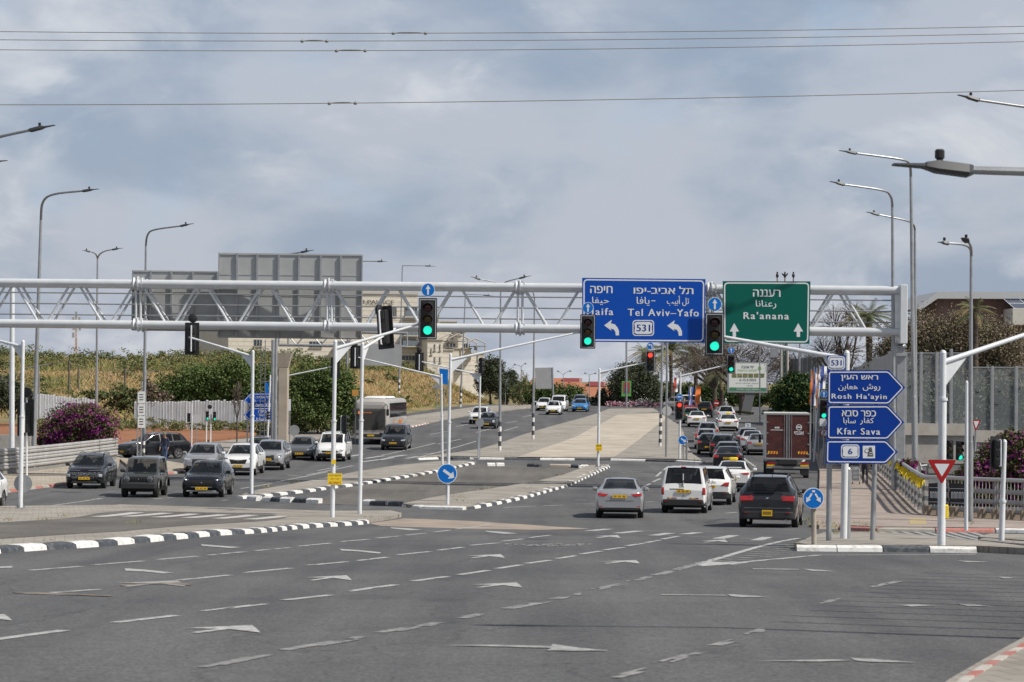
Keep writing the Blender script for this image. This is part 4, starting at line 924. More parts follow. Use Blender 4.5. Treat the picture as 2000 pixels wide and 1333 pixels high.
for yy in (884, 888): B.shape([[(1697, yy), (1704, yy), (1704, yy + 1), (1697, yy + 1)]], p, M_SHEET, 'toll_line', .012)
# left route signs
qq = at(533, 866, .15); o = thing('route_sign', 'pair of blue left pointing route signs for Tel Aviv-Yafo and Haifa', 'road sign', None, qq); B = Board(o, qq.y)
m = MB(); t = rel(o, P(535, 772, qq.y))
for dx in (0, -1.9): m.tube([(dx, .1, 0), (t.x + dx, .1, t.z)], .06, 10)
m.build('post', M_GALV, o)
for y0, y1, its in ((768.5, 795.5, [(hebrew('תל אביב-יפו'), 509, 776, 5.2, 42), (arabic('تل أبيب - يافا'), 510, 783, 6, 34, .01), ('Tel Aviv–Yafo', 509, 790.5, 5, 48)]), (797, 824, [(hebrew('חיפה'), 512, 804, 5.2, 15), (arabic('حيفا'), 512, 811, 6, 12, .01), ('Haifa', 512, 818.5, 5, 22)])):
    p = B.plate([(475.5, (y0 + y1) / 2), (489, y0), (537, y0 - .3), (537, y1 - .3), (489, y1)], [M_BLUE, M_SHEET], 'arrow_panel', border=1, r=2, bw=1, bgap=1.2)
    B.text(its, p)
p = B.plate([(526, 757), (538, 757), (538, 767.5), (526, 767.5)], [M_BLUE, M_SHEET], 'route_plate'); roadshield(B, p, 532, 762.3, '531', 11, 8.5, 3.6, 6.4)
p = B.plate([(518, 748), (524, 748), (524, 768), (518, 768)], [M_LBLUE], 'side_plate')

# round keep signs
def disc_sign(label, bx, by, cx, cy, r_px, kind, lift=.13, post_m=None, pr=.06, group='round blue arrow signs', dark=None):
    q = at(bx, by, lift); o = thing('keep_sign', label, 'road sign', group, q); c = P(cx, cy, q.y - .08)
    m = MB(); t = rel(o, P(cx, cy - r_px * .5, q.y)); m.tube([(0, 0, 0), (t.x, 0, t.z)], pr, 12); m.build('post', post_m or M_GALV, o)
    arrow_disc(o, c, 0, r_px / S(q.y), kind)
disc_sign('round blue sign with one white arrow pointing down right, on the middle median', 874, 986, 873.5, 925.5, 19.5, 'down_right', pr=.062)
disc_sign('round blue sign with two arrows parting left and right, on the island nose', 1590, 1064, 1588.5, 973.5, 20.5, 'split', post_m=mat('sandy_post', (.34, .30, .25), .7), pr=.055)
disc_sign('small round blue keep right sign on the far median', 1335, 897, 1333.5, 860, 9, 'down_right', pr=.05)
m = MB(); q = at(1341, 898, .13); m.tube([(0, 0, 0), (0, 0, 1.15)], .07, 10); m.lathe([(.075, 0), (.05, .04), (0, .05)], 10, 0, Matrix.Translation((0, 0, 1.15)), close=False)
o = m.build('bollard', M_GALV); o.location = q; tag(o, 'short grey bollard beside the small keep right sign', 'bollard', 'grey bollards')
for x, y, h, lab in ((1706.5, 1032, 1.35, 'tall grey bollard on the pavement between the route sign posts'), (1713, 1020, .0, ''), (1655, 1053, 1.6, 'grey tube bollard tight against the signal mast behind the route signs')):
    if not h: continue
    m = MB(); q = at(x, y, .13); m.tube([(0, 0, 0), (0, 0, h)], .075, 12); m.lathe([(.08, 0), (.06, .04), (0, .06)], 12, 0, Matrix.Translation((0, 0, h)), close=False)
    o = m.build('bollard', M_GALV); o.location = q; tag(o, lab, 'bollard', 'grey bollards')
# backs of signs
def small_post_sign(label, cat, bx, by, cx, cy, shape, mats_, lift=.1, pr=.04, Y=None, words=(), name='road_sign', hills=False, border=None, group=None, top=None):
    q = at(bx, by, lift, hills) if Y is None else Vector((P(bx, by, Y).x, Y, float(Z(P(bx, by, Y).x, Y))))
    o = thing(name, label, cat, group, q); B = Board(o, q.y - .06); t = rel(o, P(cx, top if top is not None else cy, q.y))
    m = MB(); m.tube([(0, 0, 0), (t.x, 0, t.z)], pr, 10); m.build('post', M_GALV, o)
    p = B.plate(shape, mats_, 'panel', .03, border=border, bw=.8, bgap=.2)
    if words: B.text(words, p, M_DGREY)
    return o, B, p
def cpx(cx, cy, r): return [(cx + x, cy + y) for x, y in circ(0, 0, r, 24)]
small_post_sign('bare round sign back between the route signs and the white van', 'road sign', 574, 856, 574.5, 841, cpx(574.5, 841, 10.5), [M_GALV], group='round sign backs')
small_post_sign('round sign back on a thin post before the white corrugated fence', 'road sign', 383, 870, 384, 818, cpx(384, 818, 9.5), [mat('white_sign_back', (.5, .5, .49), .5)], group='round sign backs')
small_post_sign('bare round sign back in front of the small grey car on the left carriageway', 'road sign', 937, 896, 937, 826, cpx(937, 826, 8.5), [M_GALV], group='round sign backs', pr=.03)
small_post_sign('white round sign back beside the thin poles on the big median', 'road sign', 1301, 894, 1303, 803, cpx(1303, 803, 9.5), [mat('white_sign_back', (.5, .5, .49), .5)], group='round sign backs', pr=.08, top=670)
m = MB(); q = at(1289, 873, .13); t = P(1294, 668, q.y) - q; m.tube([(0, 0, 0), t], [.1, .075], 12); o = thing('steel_pole', 'grey pole with black and white bands on the right side of the big median', 'pole', None, q); m.build('pole', M_GALV, o)
b = MB()
for i in range(8): b.tube([t * (i * .3 / t.length), t * ((i + 1) * .3 / t.length)], .112, 12, i % 2, cap=False)
b.build('painted_bands', [M_KW, M_KB], o)
small_post_sign('big grey sign back on a post beyond the left carriageway', 'road sign', 1081, 795, 1079, 741, [(1044.5, 719), (1081, 718), (1080, 759.5), (1046, 760)], [M_BACK], Y=292, pr=.12, top=719)
small_post_sign('grey triangular sign back beneath the round tree', 'road sign', 987, 789, 987, 745, [(980, 740.5), (993.5, 740.5), (987, 753)], [M_GALV], Y=335, pr=.05)
small_post_sign('triangular sign back tilted on the dry slope', 'road sign', 853, 803, 853.5, 752, [(843, 758), (853, 749), (862, 758), (858, 760)], [M_GALV], Y=264, pr=.05)
small_post_sign('tall narrow blue advertising panel behind the signal mast', 'advertising panel', 868, 806, 868, 735, [(858, 720), (875.5, 722), (874.5, 752), (860, 749)], [M_LBLUE, M_SHEET], Y=272, pr=.05, words=[])
o, B, p = small_post_sign('green framed portrait advert on a grey post under the round tree', 'advertising panel', 1223.5, 803, 1223.5, 760, [(1214.5, 745), (1233, 744.5), (1232.5, 774.5), (1214, 774.5)], [mat('advert_green', (.10, .36, .07), .5)], Y=296, pr=.12, top=660)
B.shape([[(1217, 747), (1230.5, 747), (1230, 769), (1216.5, 769)]], p, mat('advert_red', (.36, .06, .06), .5), 'advert_field'); B.shape([[(1223.5 + x, 753 + y) for x, y in circ(0, 0, 3, 14)], [(1218, 769), (1220, 758), (1227, 758), (1229, 769)]], p, mat('advert_figure', (.10, .09, .12), .6), 'advert_figure', .012)
o, B, p = small_post_sign('yellow sign with a black exclamation bar on a white post by the green tree', 'road sign', 1561, 828, 1562, 783, [(1555, 773), (1568.5, 773), (1568.5, 795), (1555, 795)], [M_YEL, M_DGREY], Y=205, pr=.07, border=1, top=672)
B.text([(hebrew('תנועה'), 1561.7, 776.5, 3.2, 9.5), (hebrew('בגשר'), 1561.7, 782, 3.2, 9)], p, M_DGREY); B.shape([[(1560.7, 785.5), (1562.7, 785.5), (1562.7, 792.5), (1560.7, 792.5)]], p, M_DGREY, 'black_bar', .012)
small_post_sign('small yellow sign at the left edge of the green tree', 'road sign', 1511, 815, 1511, 790, [(1508.5, 779.5), (1513.5, 779.5), (1513.5, 800), (1508.5, 800)], [M_YEL], Y=225, pr=.05)
o, B, p = small_post_sign('round red no entry style sign above the far queue', 'road sign', 1399.5, 812, 1399.5, 788, cpx(1399.5, 788, 5.4), [M_RED], Y=262, pr=.04)
B.shape([[(1395.5, 787), (1403.5, 787), (1403.5, 789), (1395.5, 789)]], p, M_SHEET, 'white_bar')
o, B, p = small_post_sign('round white sign with a red ring beside the lorry', 'road sign', 1607, 885, 1609.5, 846, cpx(1609.5, 846, 8.5), [M_RED], Y=150, pr=.045)
B.shape([cpx(1609.5, 846, 6.3)], p, M_SHEET, 'white_field'); B.shape([[(1606, 850), (1607.5, 851), (1613, 842), (1611.5, 841)], [(1608, 851), (1609.5, 851), (1609.5, 845), (1608, 845)]], p, M_DGREY, 'turn_arrow', .01)
small_post_sign('white information plate below the small signal, beside the lorry', 'road sign', 1612, 890, 1607, 822, [(1601, 818), (1613, 818), (1613, 833), (1601, 833)], [M_SHEET], Y=147, pr=.05)
o, B, p = small_post_sign('small red and white yield triangle before the glass wall', 'road sign', 1902, 905, 1906, 832, [(1898, 821), (1916, 820.5), (1906, 843)], [M_RED], Y=110, pr=.045)
B.shape([[(1901.5, 823), (1912.5, 822.8), (1906, 837.5)]], p, M_SHEET, 'white_field')
# bus stop sign on the left
q = at(276, 905, .13); Yb = q.y; o = thing('bus_stop_sign', 'bus stop pole with three stacked white timetable panels', 'bus stop', None, q); B = Board(o, Yb)
m = MB()
for x in (269.5, 277): t = rel(o, P(x, 745 if x > 272 else 765, Yb)); m.tube([(t.x, .04, 0), (t.x, .04, t.z)], .04, 10)
m.build('post', M_GALV, o)
for y0, y1 in ((765, 788), (789.5, 811.5), (813, 836)):
    p = B.plate([(269, y0 + 3), (272, y0), (283, y0), (283, y1), (269.5, y1), (269, (y0 + y1) / 2)], [M_WHITE], 'timetable_panel')
    m = MB()
    for k in range(3): x, z = B.p(276, y0 + 6 + k * 5); m.box((x, B.y - .006, z), (.25, .004, .05))
    m.build('printed_lines', M_DGREY, p, smooth=0)
m = MB(); t = rel(o, P(281, 860, Yb))
for i in range(6): z = .2 + i * .22; m.tube([(t.x, .03, z), (t.x, .03, z + .22)], .07, 10, i % 2, cap=False)
m.build('banded_sleeve', [M_KW, M_KB], o)
# billboard
Yq = 250; v = P(1468, 812, Yq); o = thing('billboard', 'large white billboard with green lettering on a slanting grey leg', 'billboard', None, (v.x, Yq, G(Yq))); B = Board(o, Yq)
p = B.plate([(1422, 707.5), (1499.5, 708), (1499, 768), (1421, 767)], [mat('billboard_frame', (.32, .33, .34), .5, .3)], 'panel', .7)
f = B.shape([[(1424.5, 710), (1497, 710.5), (1496.5, 765.5), (1423.5, 764.5)]], p, mat('billboard_paper', (.70, .71, .68), .6), 'poster', .01)
M_PG = mat('poster_green', (.05, .20, .10), .6); M_PD = mat('poster_dark', (.06, .10, .10), .6)
B.shape([[(1424.5, 757), (1496.5, 758), (1496.5, 765), (1423.5, 764)]], f, M_PG, 'green_footer', .014)
B.shape([[(1483.5 + x, 719 + y) for x, y in ((0, -5), (3, -1), (4, 3), (1, 6), (-3, 4), (-3.5, 0))]], f, mat('poster_leaf', (.20, .42, .08), .6), 'leaf_emblem', .014)
B.text([(hebrew('ימי אהבה'), 1460, 717.5, 5, 24), ('6-15.4.2024', 1460.5, 742.5, 5, 32), (hebrew('הרצאות • פעילויות • סיורים'), 1460, 749, 2.6, 46, 0), (hebrew('ברחבי העיר'), 1464, 754, 2.6, 12, 0)], f, M_PD, 'headline', .016)
B.text([(hebrew('לסביבה ברעננה'), 1460, 723.7, 4.4, 38)], f, mat('poster_leaf', (.20, .42, .08), .6), 'headline', .016); B.text([(hebrew('פרטים באתר העירייה'), 1460, 761, 3, 42, .01)], f, M_SHEET, 'footer_lettering', .02)
for i in range(6): B.shape([[(1429 + i * 10.8, 730), (1438.6 + i * 10.8, 730.1), (1438.6 + i * 10.8, 738.3), (1429 + i * 10.8, 738.2)]], f, mat('poster_photo', (.30, .24, .10), .6, 0, (.05, .12, .05), 2.5), 'small_picture', .014)
m = MB(); a = [B.p(*s_) for s_ in ((1457, 768), (1475, 768), (1466, 812), (1447, 812))]; m.slab(B.flip(a), B.y + .1, B.y + .6); m.build('leg', mat('billboard_leg', (.16, .165, .17), .5, .3), o, smooth=0)
# flags
def flag(label, x0, y0, x1, y1, Y, cols, px):
    v = P(px, y1, Y); o = thing('flag', label, 'flag', 'upright flags by the road', (v.x, Y, G(Y))); B = Board(o, Y)
    t = rel(o, P(px, y0 - 2, Y)); m = MB(); m.tube([(0, .03, 0), (t.x, .03, t.z)], .035, 8); m.build('flag_pole', M_GALV, o)
    mb = MB(); n = 8; a0, b0 = B.p(x0, y0); a1, b1 = B.p(x1, y1); k = len(cols)
    for c in range(k):
        vs = []
        for i in range(n + 1):
            z = b0 + (b1 - b0) * i / n
            for xx in (a0 + (a1 - a0) * c / k, a0 + (a1 - a0) * (c + 1) / k): vs.append((xx - .12 * i / n, B.y + .10 * sin(i * 1.1 + c), z))
        mb.add(vs, [(2 * i, 2 * i + 1, 2 * i + 3, 2 * i + 2) for i in range(n)], c)
    mb.build('cloth', cols, o)
M_OR = mat('flag_orange', (.70, .17, .03), .7); M_FW = mat('flag_white', (.72, .72, .73), .7); M_FB = mat('flag_blue', (.05, .10, .42), .7)
flag('orange flag right of the billboard palm, above the far queue', 1359, 755, 1369, 789, 252, [M_OR], 1359)
flag('blue and white striped flag above the far queue', 1346, 756, 1354, 792, 254, [M_FB, M_FW, M_FB], 1346)
flag('tall red banner flag beside the slim signal mast', 1317.5, 738, 1326, 766, 235, [mat('flag_red', (.62, .06, .05), .7), M_FW], 1317)
flag('orange flag left of the route signs', 1584, 723, 1588.5, 791, 158, [M_OR], 1584)
flag('blue and white flag left of the route signs', 1590, 719, 1597, 793, 157, [M_FB, M_FW], 1590)
flag('second orange flag partly behind the white flag', 1593, 727, 1599, 797, 159, [M_OR], 1593)
flag('white flag with a blue edge touching the route sign', 1600, 716, 1615, 760, 157, [M_FW, M_FB, M_FW], 1600)

# second gantry far behind
Yg = 168.0
v = P(553, 830, Yg); o = thing('sign_gantry', 'far sign gantry with a thick concrete column beside the green bush', 'gantry', None, (v.x, Yg, float(Z(v.x, Yg))))
m = MB(); t0 = rel(o, P(553, 690, Yg)); w = 9.5 / S(Yg)
m.bbox((0, 0, t0.z / 2 - .9), (2 * w, 1.0, t0.z - .2), .05); m.add([(-w, -.5, t0.z - 1.0), (w, -.5, t0.z - 1.0), (w, .5, t0.z - 1.0), (-w, .5, t0.z - 1.0), (-w * 1.25, -.6, t0.z), (w * 1.75, -.6, t0.z), (w * 1.75, .6, t0.z), (-w * 1.25, .6, t0.z)], [(0, 1, 5, 4), (1, 2, 6, 5), (2, 3, 7, 6), (3, 0, 4, 7), (4, 5, 6, 7)])
m.build('column', mat('weathered_concrete', (.42, .36, .29), .9, 0, (.33, .275, .22), .8, bump=.2), o, smooth=0)
m = MB(); g0 = lambda x, y: rel(o, P(x, y, Yg))
for y in (647, 674): m.tube([g0(545, y), g0(795, y + 4)], .1, 10)
for i in range(10): m.tube([g0(555 + i * 24, 674 if i % 2 else 647), g0(579 + i * 24, 647 if i % 2 else 674)], .05, 6)
for x in (545, 563, 795): m.tube([g0(x, 647), g0(x, 676)], .07, 6)
m.build('truss', M_GALV, o)
B = Board(o, Yg - .3); B.plate([(710, 672), (785, 673), (784, 715), (711, 714)], [M_BACK], 'sign_panel')

# overhead power lines with spacers
M_WIRE = mat('power_line_wire', (.24, .22, .17), .5, .3)
def wire(label, pts, Yw, sp):
    a = np.polyfit([p[0] for p in pts], [p[1] for p in pts], 2); xs = np.linspace(-700, 2700, 40)
    w = [P(x, float(np.polyval(a, x)), Yw) for x in xs]; c = w[len(w) // 2]
    o = thing('power_line', label, 'power line', 'overhead power lines', c)
    m = MB(); m.tube([rel(o, p) for p in w], .0095, 5); m.build('wire', M_WIRE, o)
    x0, x1 = sp; f = lambda x, d=0: rel(o, P(x, float(np.polyval(a, x)) + d, Yw)); m = MB()
    m.tube([f(x0 + 4), f(x0 + 12, -1.2), f((x0 + x1) / 2, -1.5), f(x1 - 12, -1.2), f(x1 - 4)], .016, 6)
    for x in (x0, x1): m.tube([f(x - 3, .6), f(x + 3, .6)], .03, 8); m.tube([f(x - 1, 0), f(x + 1, 0)], .045, 8)
    m.build('vibration_damper', mat('damper_alloy', (.36, .33, .28), .5, .5), o)
wire('topmost overhead wire across the sky', [(0, 62), (800, 66), (1400, 60.5), (2000, 52)], 62, (768, 831))
wire('second overhead wire from the top', [(0, 78), (613, 81), (1300, 76.5), (2000, 66)], 62, (590, 638))
wire('third overhead wire from the top', [(0, 97.5), (684, 100), (1300, 94), (2000, 82)], 62, (657, 713))
wire('lowest overhead wire, well apart from the others', [(0, 205), (667, 202.5), (1200, 194.5), (2000, 177)], 58, (643, 694))
# ------------------------------------------------------------------ vehicles
def paint(name, c, metal=.0, rough=.32):
    return mat('car_paint_' + name, c, rough, metal, coat=1.0, spec=.12)
PAINT = {'white': paint('white', (.72, .72, .71)), 'silver': paint('silver', (.40, .40, .41), .55), 'grey': paint('grey', (.13, .135, .142), .4), 'dark': paint('dark', (.013, .014, .017), .2),
         'black': paint('black', (.006, .0065, .008)), 'charcoal': paint('charcoal', (.024, .026, .030), .3), 'blue': paint('blue', (.03, .20, .48), .2), 'red': paint('red', (.30, .02, .02)), 'green': paint('green', (.03, .10, .05), .2),
         'gunmetal': paint('gunmetal', (.070, .075, .076), .15), 'pearl': paint('pearl', (.55, .55, .56), .2), 'navy': paint('navy', (.009, .011, .017), .2), 'sandsilver': paint('sandsilver', (.36, .35, .33), .5)}
M_GLASS = mat('car_glass', (.010, .013, .015), .03, 0, spec=.5, alpha=.62); M_GLASSD = mat('car_privacy_glass', (.004, .004, .005), .04, spec=.45, alpha=.86)
M_INT = mat('car_interior', (.030, .030, .032), .8); M_TRIM = mat('black_trim', (.02, .02, .021), .55); M_TYRE = mat('tyre_rubber', (.018, .018, .018), .85); M_RIM = mat('alloy_rim', (.38, .39, .40), .35, .7); M_DRIM = mat('dark_rim', (.05, .05, .052), .4, .5)
M_CHROME = mat('chrome', (.62, .63, .64), .15, .9); M_HEAD = mat('headlight_glass', (.50, .52, .54), .12, .3, coat=.6); M_HEADD = mat('headlight_dark', (.10, .105, .11), .12, .2, coat=.8)
M_TAIL = mat('taillight_red', (.33, .012, .014), .18, coat=.7); M_PLATE = mat('plate_yellow', (.72, .43, .015), .5); M_PLATED = mat('plate_ink', (.10, .07, .02), .6); M_DRL = mat('running_light', (.8, .8, .78), .2, emit=(1, .98, .92, 1.2)); M_FOG = mat('fog_lamp_lit', (.8, .7, .5), .2, emit=(1, .75, .4, 1.5))
M_TAXI = mat('taxi_yellow', (.78, .55, .02), .4); M_UNDER = mat('underbody', (.008, .008, .008), .9)

# profiles: (t along the length from the front, height of the top line, half width of the top as a fraction of the half width)
PROF = {
 'sedan': dict(top=[(0, .58, .70), (.010, .68, .74), (.035, .76, .78), (.12, .87, .84), (.265, .965, .84), (.355, 1.20, .735), (.435, 1.385, .665), (.50, 1.435, .655), (.58, 1.44, .65), (.655, 1.41, .65), (.74, 1.27, .71), (.835, 1.085, .80), (.90, 1.07, .82), (.965, 1.06, .80), (.985, 1.0, .80), (1, .84, .78)], cw=(.265, .435), rw=(.655, .835), sw=[(.30, .505), (.515, .70)], belt=[(0, .56), (.265, .90), (.6, .95), (.85, .985), (1, .82)]),
 'hatch': dict(top=[(0, .58, .70), (.012, .70, .74), (.045, .80, .78), (.13, .92, .82), (.215, 1.0, .84), (.31, 1.24, .74), (.40, 1.42, .67), (.50, 1.48, .66), (.66, 1.49, .66), (.80, 1.46, .65), (.895, 1.40, .63), (.93, 1.22, .72), (.965, 1.02, .80), (.985, .93, .84), (1, .78, .84)], cw=(.215, .40), rw=(.895, .965), sw=[(.26, .50), (.515, .72), (.74, .85)], belt=[(0, .56), (.215, .94), (.6, .98), (.95, 1.03), (1, .76)]),
 'suv': dict(top=[(0, .66, .72), (.010, .80, .77), (.035, .92, .80), (.12, 1.01, .84), (.245, 1.09, .84), (.34, 1.34, .76), (.42, 1.53, .70), (.52, 1.61, .69), (.66, 1.62, .68), (.80, 1.58, .67), (.885, 1.52, .65), (.925, 1.33, .73), (.965, 1.11, .80), (.985, 1.02, .84), (1, .86, .84)], cw=(.245, .42), rw=(.885, .965), sw=[(.29, .50), (.515, .70), (.72, .84)], belt=[(0, .64), (.245, 1.02), (.6, 1.06), (.95, 1.12), (1, .84)]),
 'van': dict(top=[(0, .66, .72), (.012, .80, .77), (.045, .95, .80), (.12, 1.06, .84), (.205, 1.16, .84), (.28, 1.44, .80), (.35, 1.68, .78), (.43, 1.80, .78), (.60, 1.83, .78), (.85, 1.82, .78), (.955, 1.78, .77), (.972, 1.50, .83), (.982, 1.16, .88), (.990, 1.05, .90), (1, .90, .90)], cw=(.205, .35), rw=(.955, .982), sw=[(.25, .44), (.455, .68), (.70, .90)], belt=[(0, .64), (.205, 1.06), (.6, 1.10), (.97, 1.14), (1, .88)]),
 'box4x4': dict(top=[(0, .82, .84), (.008, .94, .86), (.02, 1.0, .87), (.15, 1.04, .88), (.275, 1.07, .88), (.315, 1.36, .85), (.355, 1.62, .83), (.40, 1.70, .83), (.60, 1.725, .83), (.85, 1.72, .83), (.955, 1.69, .82), (.972, 1.42, .86), (.982, 1.14, .90), (.990, 1.05, .92), (1, .92, .92)], cw=(.275, .355), rw=(.955, .982), sw=[(.31, .555), (.575, .86)], belt=[(0, .80), (.275, 1.03), (.6, 1.08), (.97, 1.10), (1, .90)]),
}
_HEIGHT = {'sedan': 1.44, 'hatch': 1.49, 'suv': 1.62, 'van': 1.83, 'box4x4': 1.725}
_WHEEL = {}
def wheel_meshes(r, w, dark):
    k = (r, w, dark)
    if k in _WHEEL: return _WHEEL[k]
    t = MB(); M = Matrix.Rotation(pi / 2, 4, 'Y')
    t.lathe([(r * .62, -w / 2 + .015), (r * .93, -w / 2), (r, -w / 2 + .03), (r, w / 2 - .03), (r * .93, w / 2), (r * .64, w / 2 - .015), (r * .60, w / 2 - .05), (0, w / 2 - .06)], 26, 0, M, close=False)
    tm = bpy.data.meshes.new('wheel'); tm.from_pydata(t.v, [], t.f); tm.materials.append(M_TYRE); tm.polygons.foreach_set('use_smooth', [True] * len(t.f)); tm.set_sharp_from_angle(angle=radians(35))
    q = MB(); R = r * .66; x = w / 2
    q.lathe([(R, x - .03), (R, x - .002), (R * .90, x - .004), (R * .88, x - .03)], 26, 0, M, close=False)
    for i in range(5):
        a = i * 2 * pi / 5
        for s in (-.13, .13):
            p = [(R * .15, a + s * 2.2), (R * .92, a + s * 1.5 - .06), (R * .92, a + s * 1.5 + .09), (R * .15, a + s * 2.2 + .5)]
            q.add([(x - .012, rr * cos(an), rr * sin(an)) for rr, an in p], [(0, 1, 2, 3)])
    q.lathe([(0, x - .006), (R * .22, x - .008), (R * .24, x - .02)], 12, 0, M, close=False)
    qm = bpy.data.meshes.new('rim'); qm.from_pydata(q.v, [], q.f); qm.materials.append(M_DRIM if dark else M_RIM)
    _WHEEL[k] = (tm, qm); return _WHEEL[k]

def car(label, kind, px, py, head, color, L, W, H, front=True, cat='car', group=None, clad=False, priv=False, rails=False, taxi=False, lights=(), mats2=None, darkrim=False, wheel_r=None, lift=0.0, name='parked_car', plate_z=None, extra=None, mirrors=True, Yfix=None, nose=None):
    """px, py: where the middle of the near bumper meets the road in the photograph; head: driving direction in degrees clockwise from straight ahead"""
    pr = PROF[kind]; kz = H / _HEIGHT[kind]; hw = W / 2; q = at(px, py) if Yfix is None else Vector((P(px, py, Yfix).x, Yfix, G(Yfix)))
    a = radians(head); fwd = Vector((sin(a), cos(a), 0))
    c = q + fwd * ((-1 if front else 1) * (L / 2 - .28)); c.z = G(c.y) + lift
    o = thing(name, label, cat, group, c, -a)
    o.rotation_euler = (math.atan2(G(c.y + fwd.y * 1.2) - G(c.y - fwd.y * 1.2), 2.4), 0, -a) if abs(fwd.y) > .7 else (0, 0, -a)
    top = [(t, z * kz, w * hw) for t, z, w in pr['top']]; T = [p[0] for p in top]
    wr = wheel_r or {'sedan': .32, 'hatch': .30, 'suv': .355, 'van': .33, 'box4x4': .345}[kind]
    fa, ra = .185 if kind != 'box4x4' else .17, .79 if kind != 'box4x4' else .80
    if kind == 'van': ra = .81
    st = set(T) | {0, 1}
    for ax in (fa, ra):
        for k in range(-5, 6): st.add(round(ax + (wr + .055) * sin(k / 5 * pi / 2) / L, 5))
    for s0, s1 in pr['sw']: st |= {s0, s1}
    st |= {.07, .02, .93, .98, .6, .45}
    st = sorted(st); st = [t for i, t in enumerate(st) if i == 0 or t - st[i - 1] > .0022 or t in T]
    ip = lambda t, xs, ys: float(np.interp(t, xs, ys))
    belt = lambda t: ip(t, [b[0] for b in pr['belt']], [b[1] * kz for b in pr['belt']])
    taper = [(0, .74 if kind != 'box4x4' else .90), (.01, .86 if kind != 'box4x4' else .93), (.03, .94), (.07, .985), (.12, 1), (.88, 1), (.95, .985), (.98, .955), (.992, .93), (1, .88)]
    wid = lambda t: hw * ip(t, [x[0] for x in taper], [x[1] for x in taper])
    zbot = lambda t: ip(t, [0, .02, .07, .93, .985, 1], [.36, .24, .20, .22, .30, .42]) * (1 if kind not in ('suv', 'box4x4') else 1.2)
    yy = lambda t: L / 2 - t * L
    rings = []
    for t in st:
        zt = ip(t, T, [p[1] for p in top]); wt = min(ip(t, T, [p[2] for p in top]), wid(t) * .985); w = wid(t); zb = zbot(t); b = min(belt(t), zt - .012)
        arch = 0
        for ax in (fa, ra):
            d = abs(t - ax) * L
            if d < wr + .055: arch = max(arch, math.sqrt((wr + .055)**2 - d * d) + wr - .02)
        z1 = max(zb, arch); hz = lambda f: max(zb + (b - zb) * f, z1 + .004 * f)
        gh = zt - b; wb = w * .955
        f7 = min(.04, gh * .25); ztop_e = max(zt - min(.075, gh * .5), b + f7)
        pts = [(0, zb), (w * .62, max(zb, 0)), (w * .93, max(zb + .015, z1)), (w * .985, hz(.25)), (w, hz(.55)), (w * .99, hz(.82)), (wb, b), (wb - (wb - wt) * .10, b + f7), (wt + (wb - wt) * .04 + .012, ztop_e), (wt, max(zt - min(.035, gh * .25), ztop_e)), (wt - .075 * min(1, wt / .5), zt - min(.008, gh * .06)), (wt * .5, zt + .010), (0, zt + .016)]
        if arch: pts[1] = (w * .62, zb)
        rings.append((yy(t), pts))
    n = 13; V = []; 
    for y, pts in rings:
        V += [(x, y, z) for x, z in pts] + [(-x, y, z) for x, z in pts[1:-1]][::-1]
    m = 24; idx = lambda i, j: i * m + j % m
    parts = {'body': ([], []), 'glass': {}}
    body_f, clad_f, under_f = [], [], []; glass = {}
    cw, rw = pr['cw'], pr['rw']
    for i in range(len(st) - 1):
        t0, t1 = st[i], st[i + 1]; tm = (t0 + t1) / 2
        for j in range(m):
            jj = j if j < 12 else 23 - j
            f = (idx(i, j), idx(i, j + 1), idx(i + 1, j + 1), idx(i + 1, j)); key = None
            if jj in (10, 11):
                if cw[0] < tm < cw[1]: key = 'windscreen'
                elif rw[0] + (.004 if kind not in ('sedan',) else 0) < tm < rw[1]: key = 'rear_window'
            if jj == 7:
                for k, (s0, s1) in enumerate(pr['sw']):
                    if s0 < tm < s1: key = ('side_window', k, j < 12)
            if key: glass.setdefault(key, []).append(f)
            elif jj <= 1: under_f.append(f)
            elif clad and jj == 2: clad_f.append(f)
            else: body_f.append(f)
    capf = [idx(0, j) for j in range(m)]; capr = [idx(len(st) - 1, j) for j in range(m - 1, -1, -1)]
    body_f += [tuple(capf), tuple(capr)]
    def sub(nm, fs, mt, par, sm=38, push=0.0):
        used = sorted({k for f in fs for k in f}); mp = {k: i for i, k in enumerate(used)}
        b = MB(); b.v = [V[k] for k in used]; b.f = [tuple(mp[k] for k in f) for f in fs]; b.m = [0] * len(fs)
        return b.build(nm, mt, par, sm)
    M2 = mats2 or {}
    body = sub('body', body_f, PAINT[color], o); sub('underbody', under_f, M_UNDER, o)
    if clad_f: sub('sill_cladding', clad_f, M_TRIM, o)
    for key, fs in glass.items():
        nm = key if isinstance(key, str) else key[0]
        sub(nm, fs, M_GLASSD if priv and (nm == 'rear_window' or (nm == 'side_window' and key[1] > 0)) else M_GLASS, o)
    zb_ = belt(.5) - .03; tq = pr['cw'][0] + .03; te = pr['rw'][0]; b = MB(); b.box((0, (yy(tq) + yy(te)) / 2, (zb_ + .34) / 2), (hw * 1.72, yy(tq) - yy(te), zb_ - .34)); zr = ip(.55, T, [p[1] for p in top]) - .05
    b.box((0, (yy(pr['cw'][1] + .04) + yy(te)) / 2, zr - .02), (hw * 1.15, yy(pr['cw'][1] + .04) - yy(te), .03))
    for t in (.52, .72) if kind != 'sedan' else (.50, .66):
        for sx in (-.40, .40): b.bbox((sx * hw, yy(t), zb_ + .10), (.46, .16, .30), .05); b.bbox((sx * hw, yy(t) - .02, zb_ + .30), (.25, .09, .16), .03)
    b.tube([(-.40 * hw + .16 * cos(a), yy(pr['cw'][1] - .05), zb_ + .02 + .16 * sin(a)) for a in np.linspace(0, 2 * pi, 12)], .016, 5); b.build('interior', M_INT, o)
    # wheels
    tm, rm = wheel_meshes(round(wr, 3), .215, darkrim)
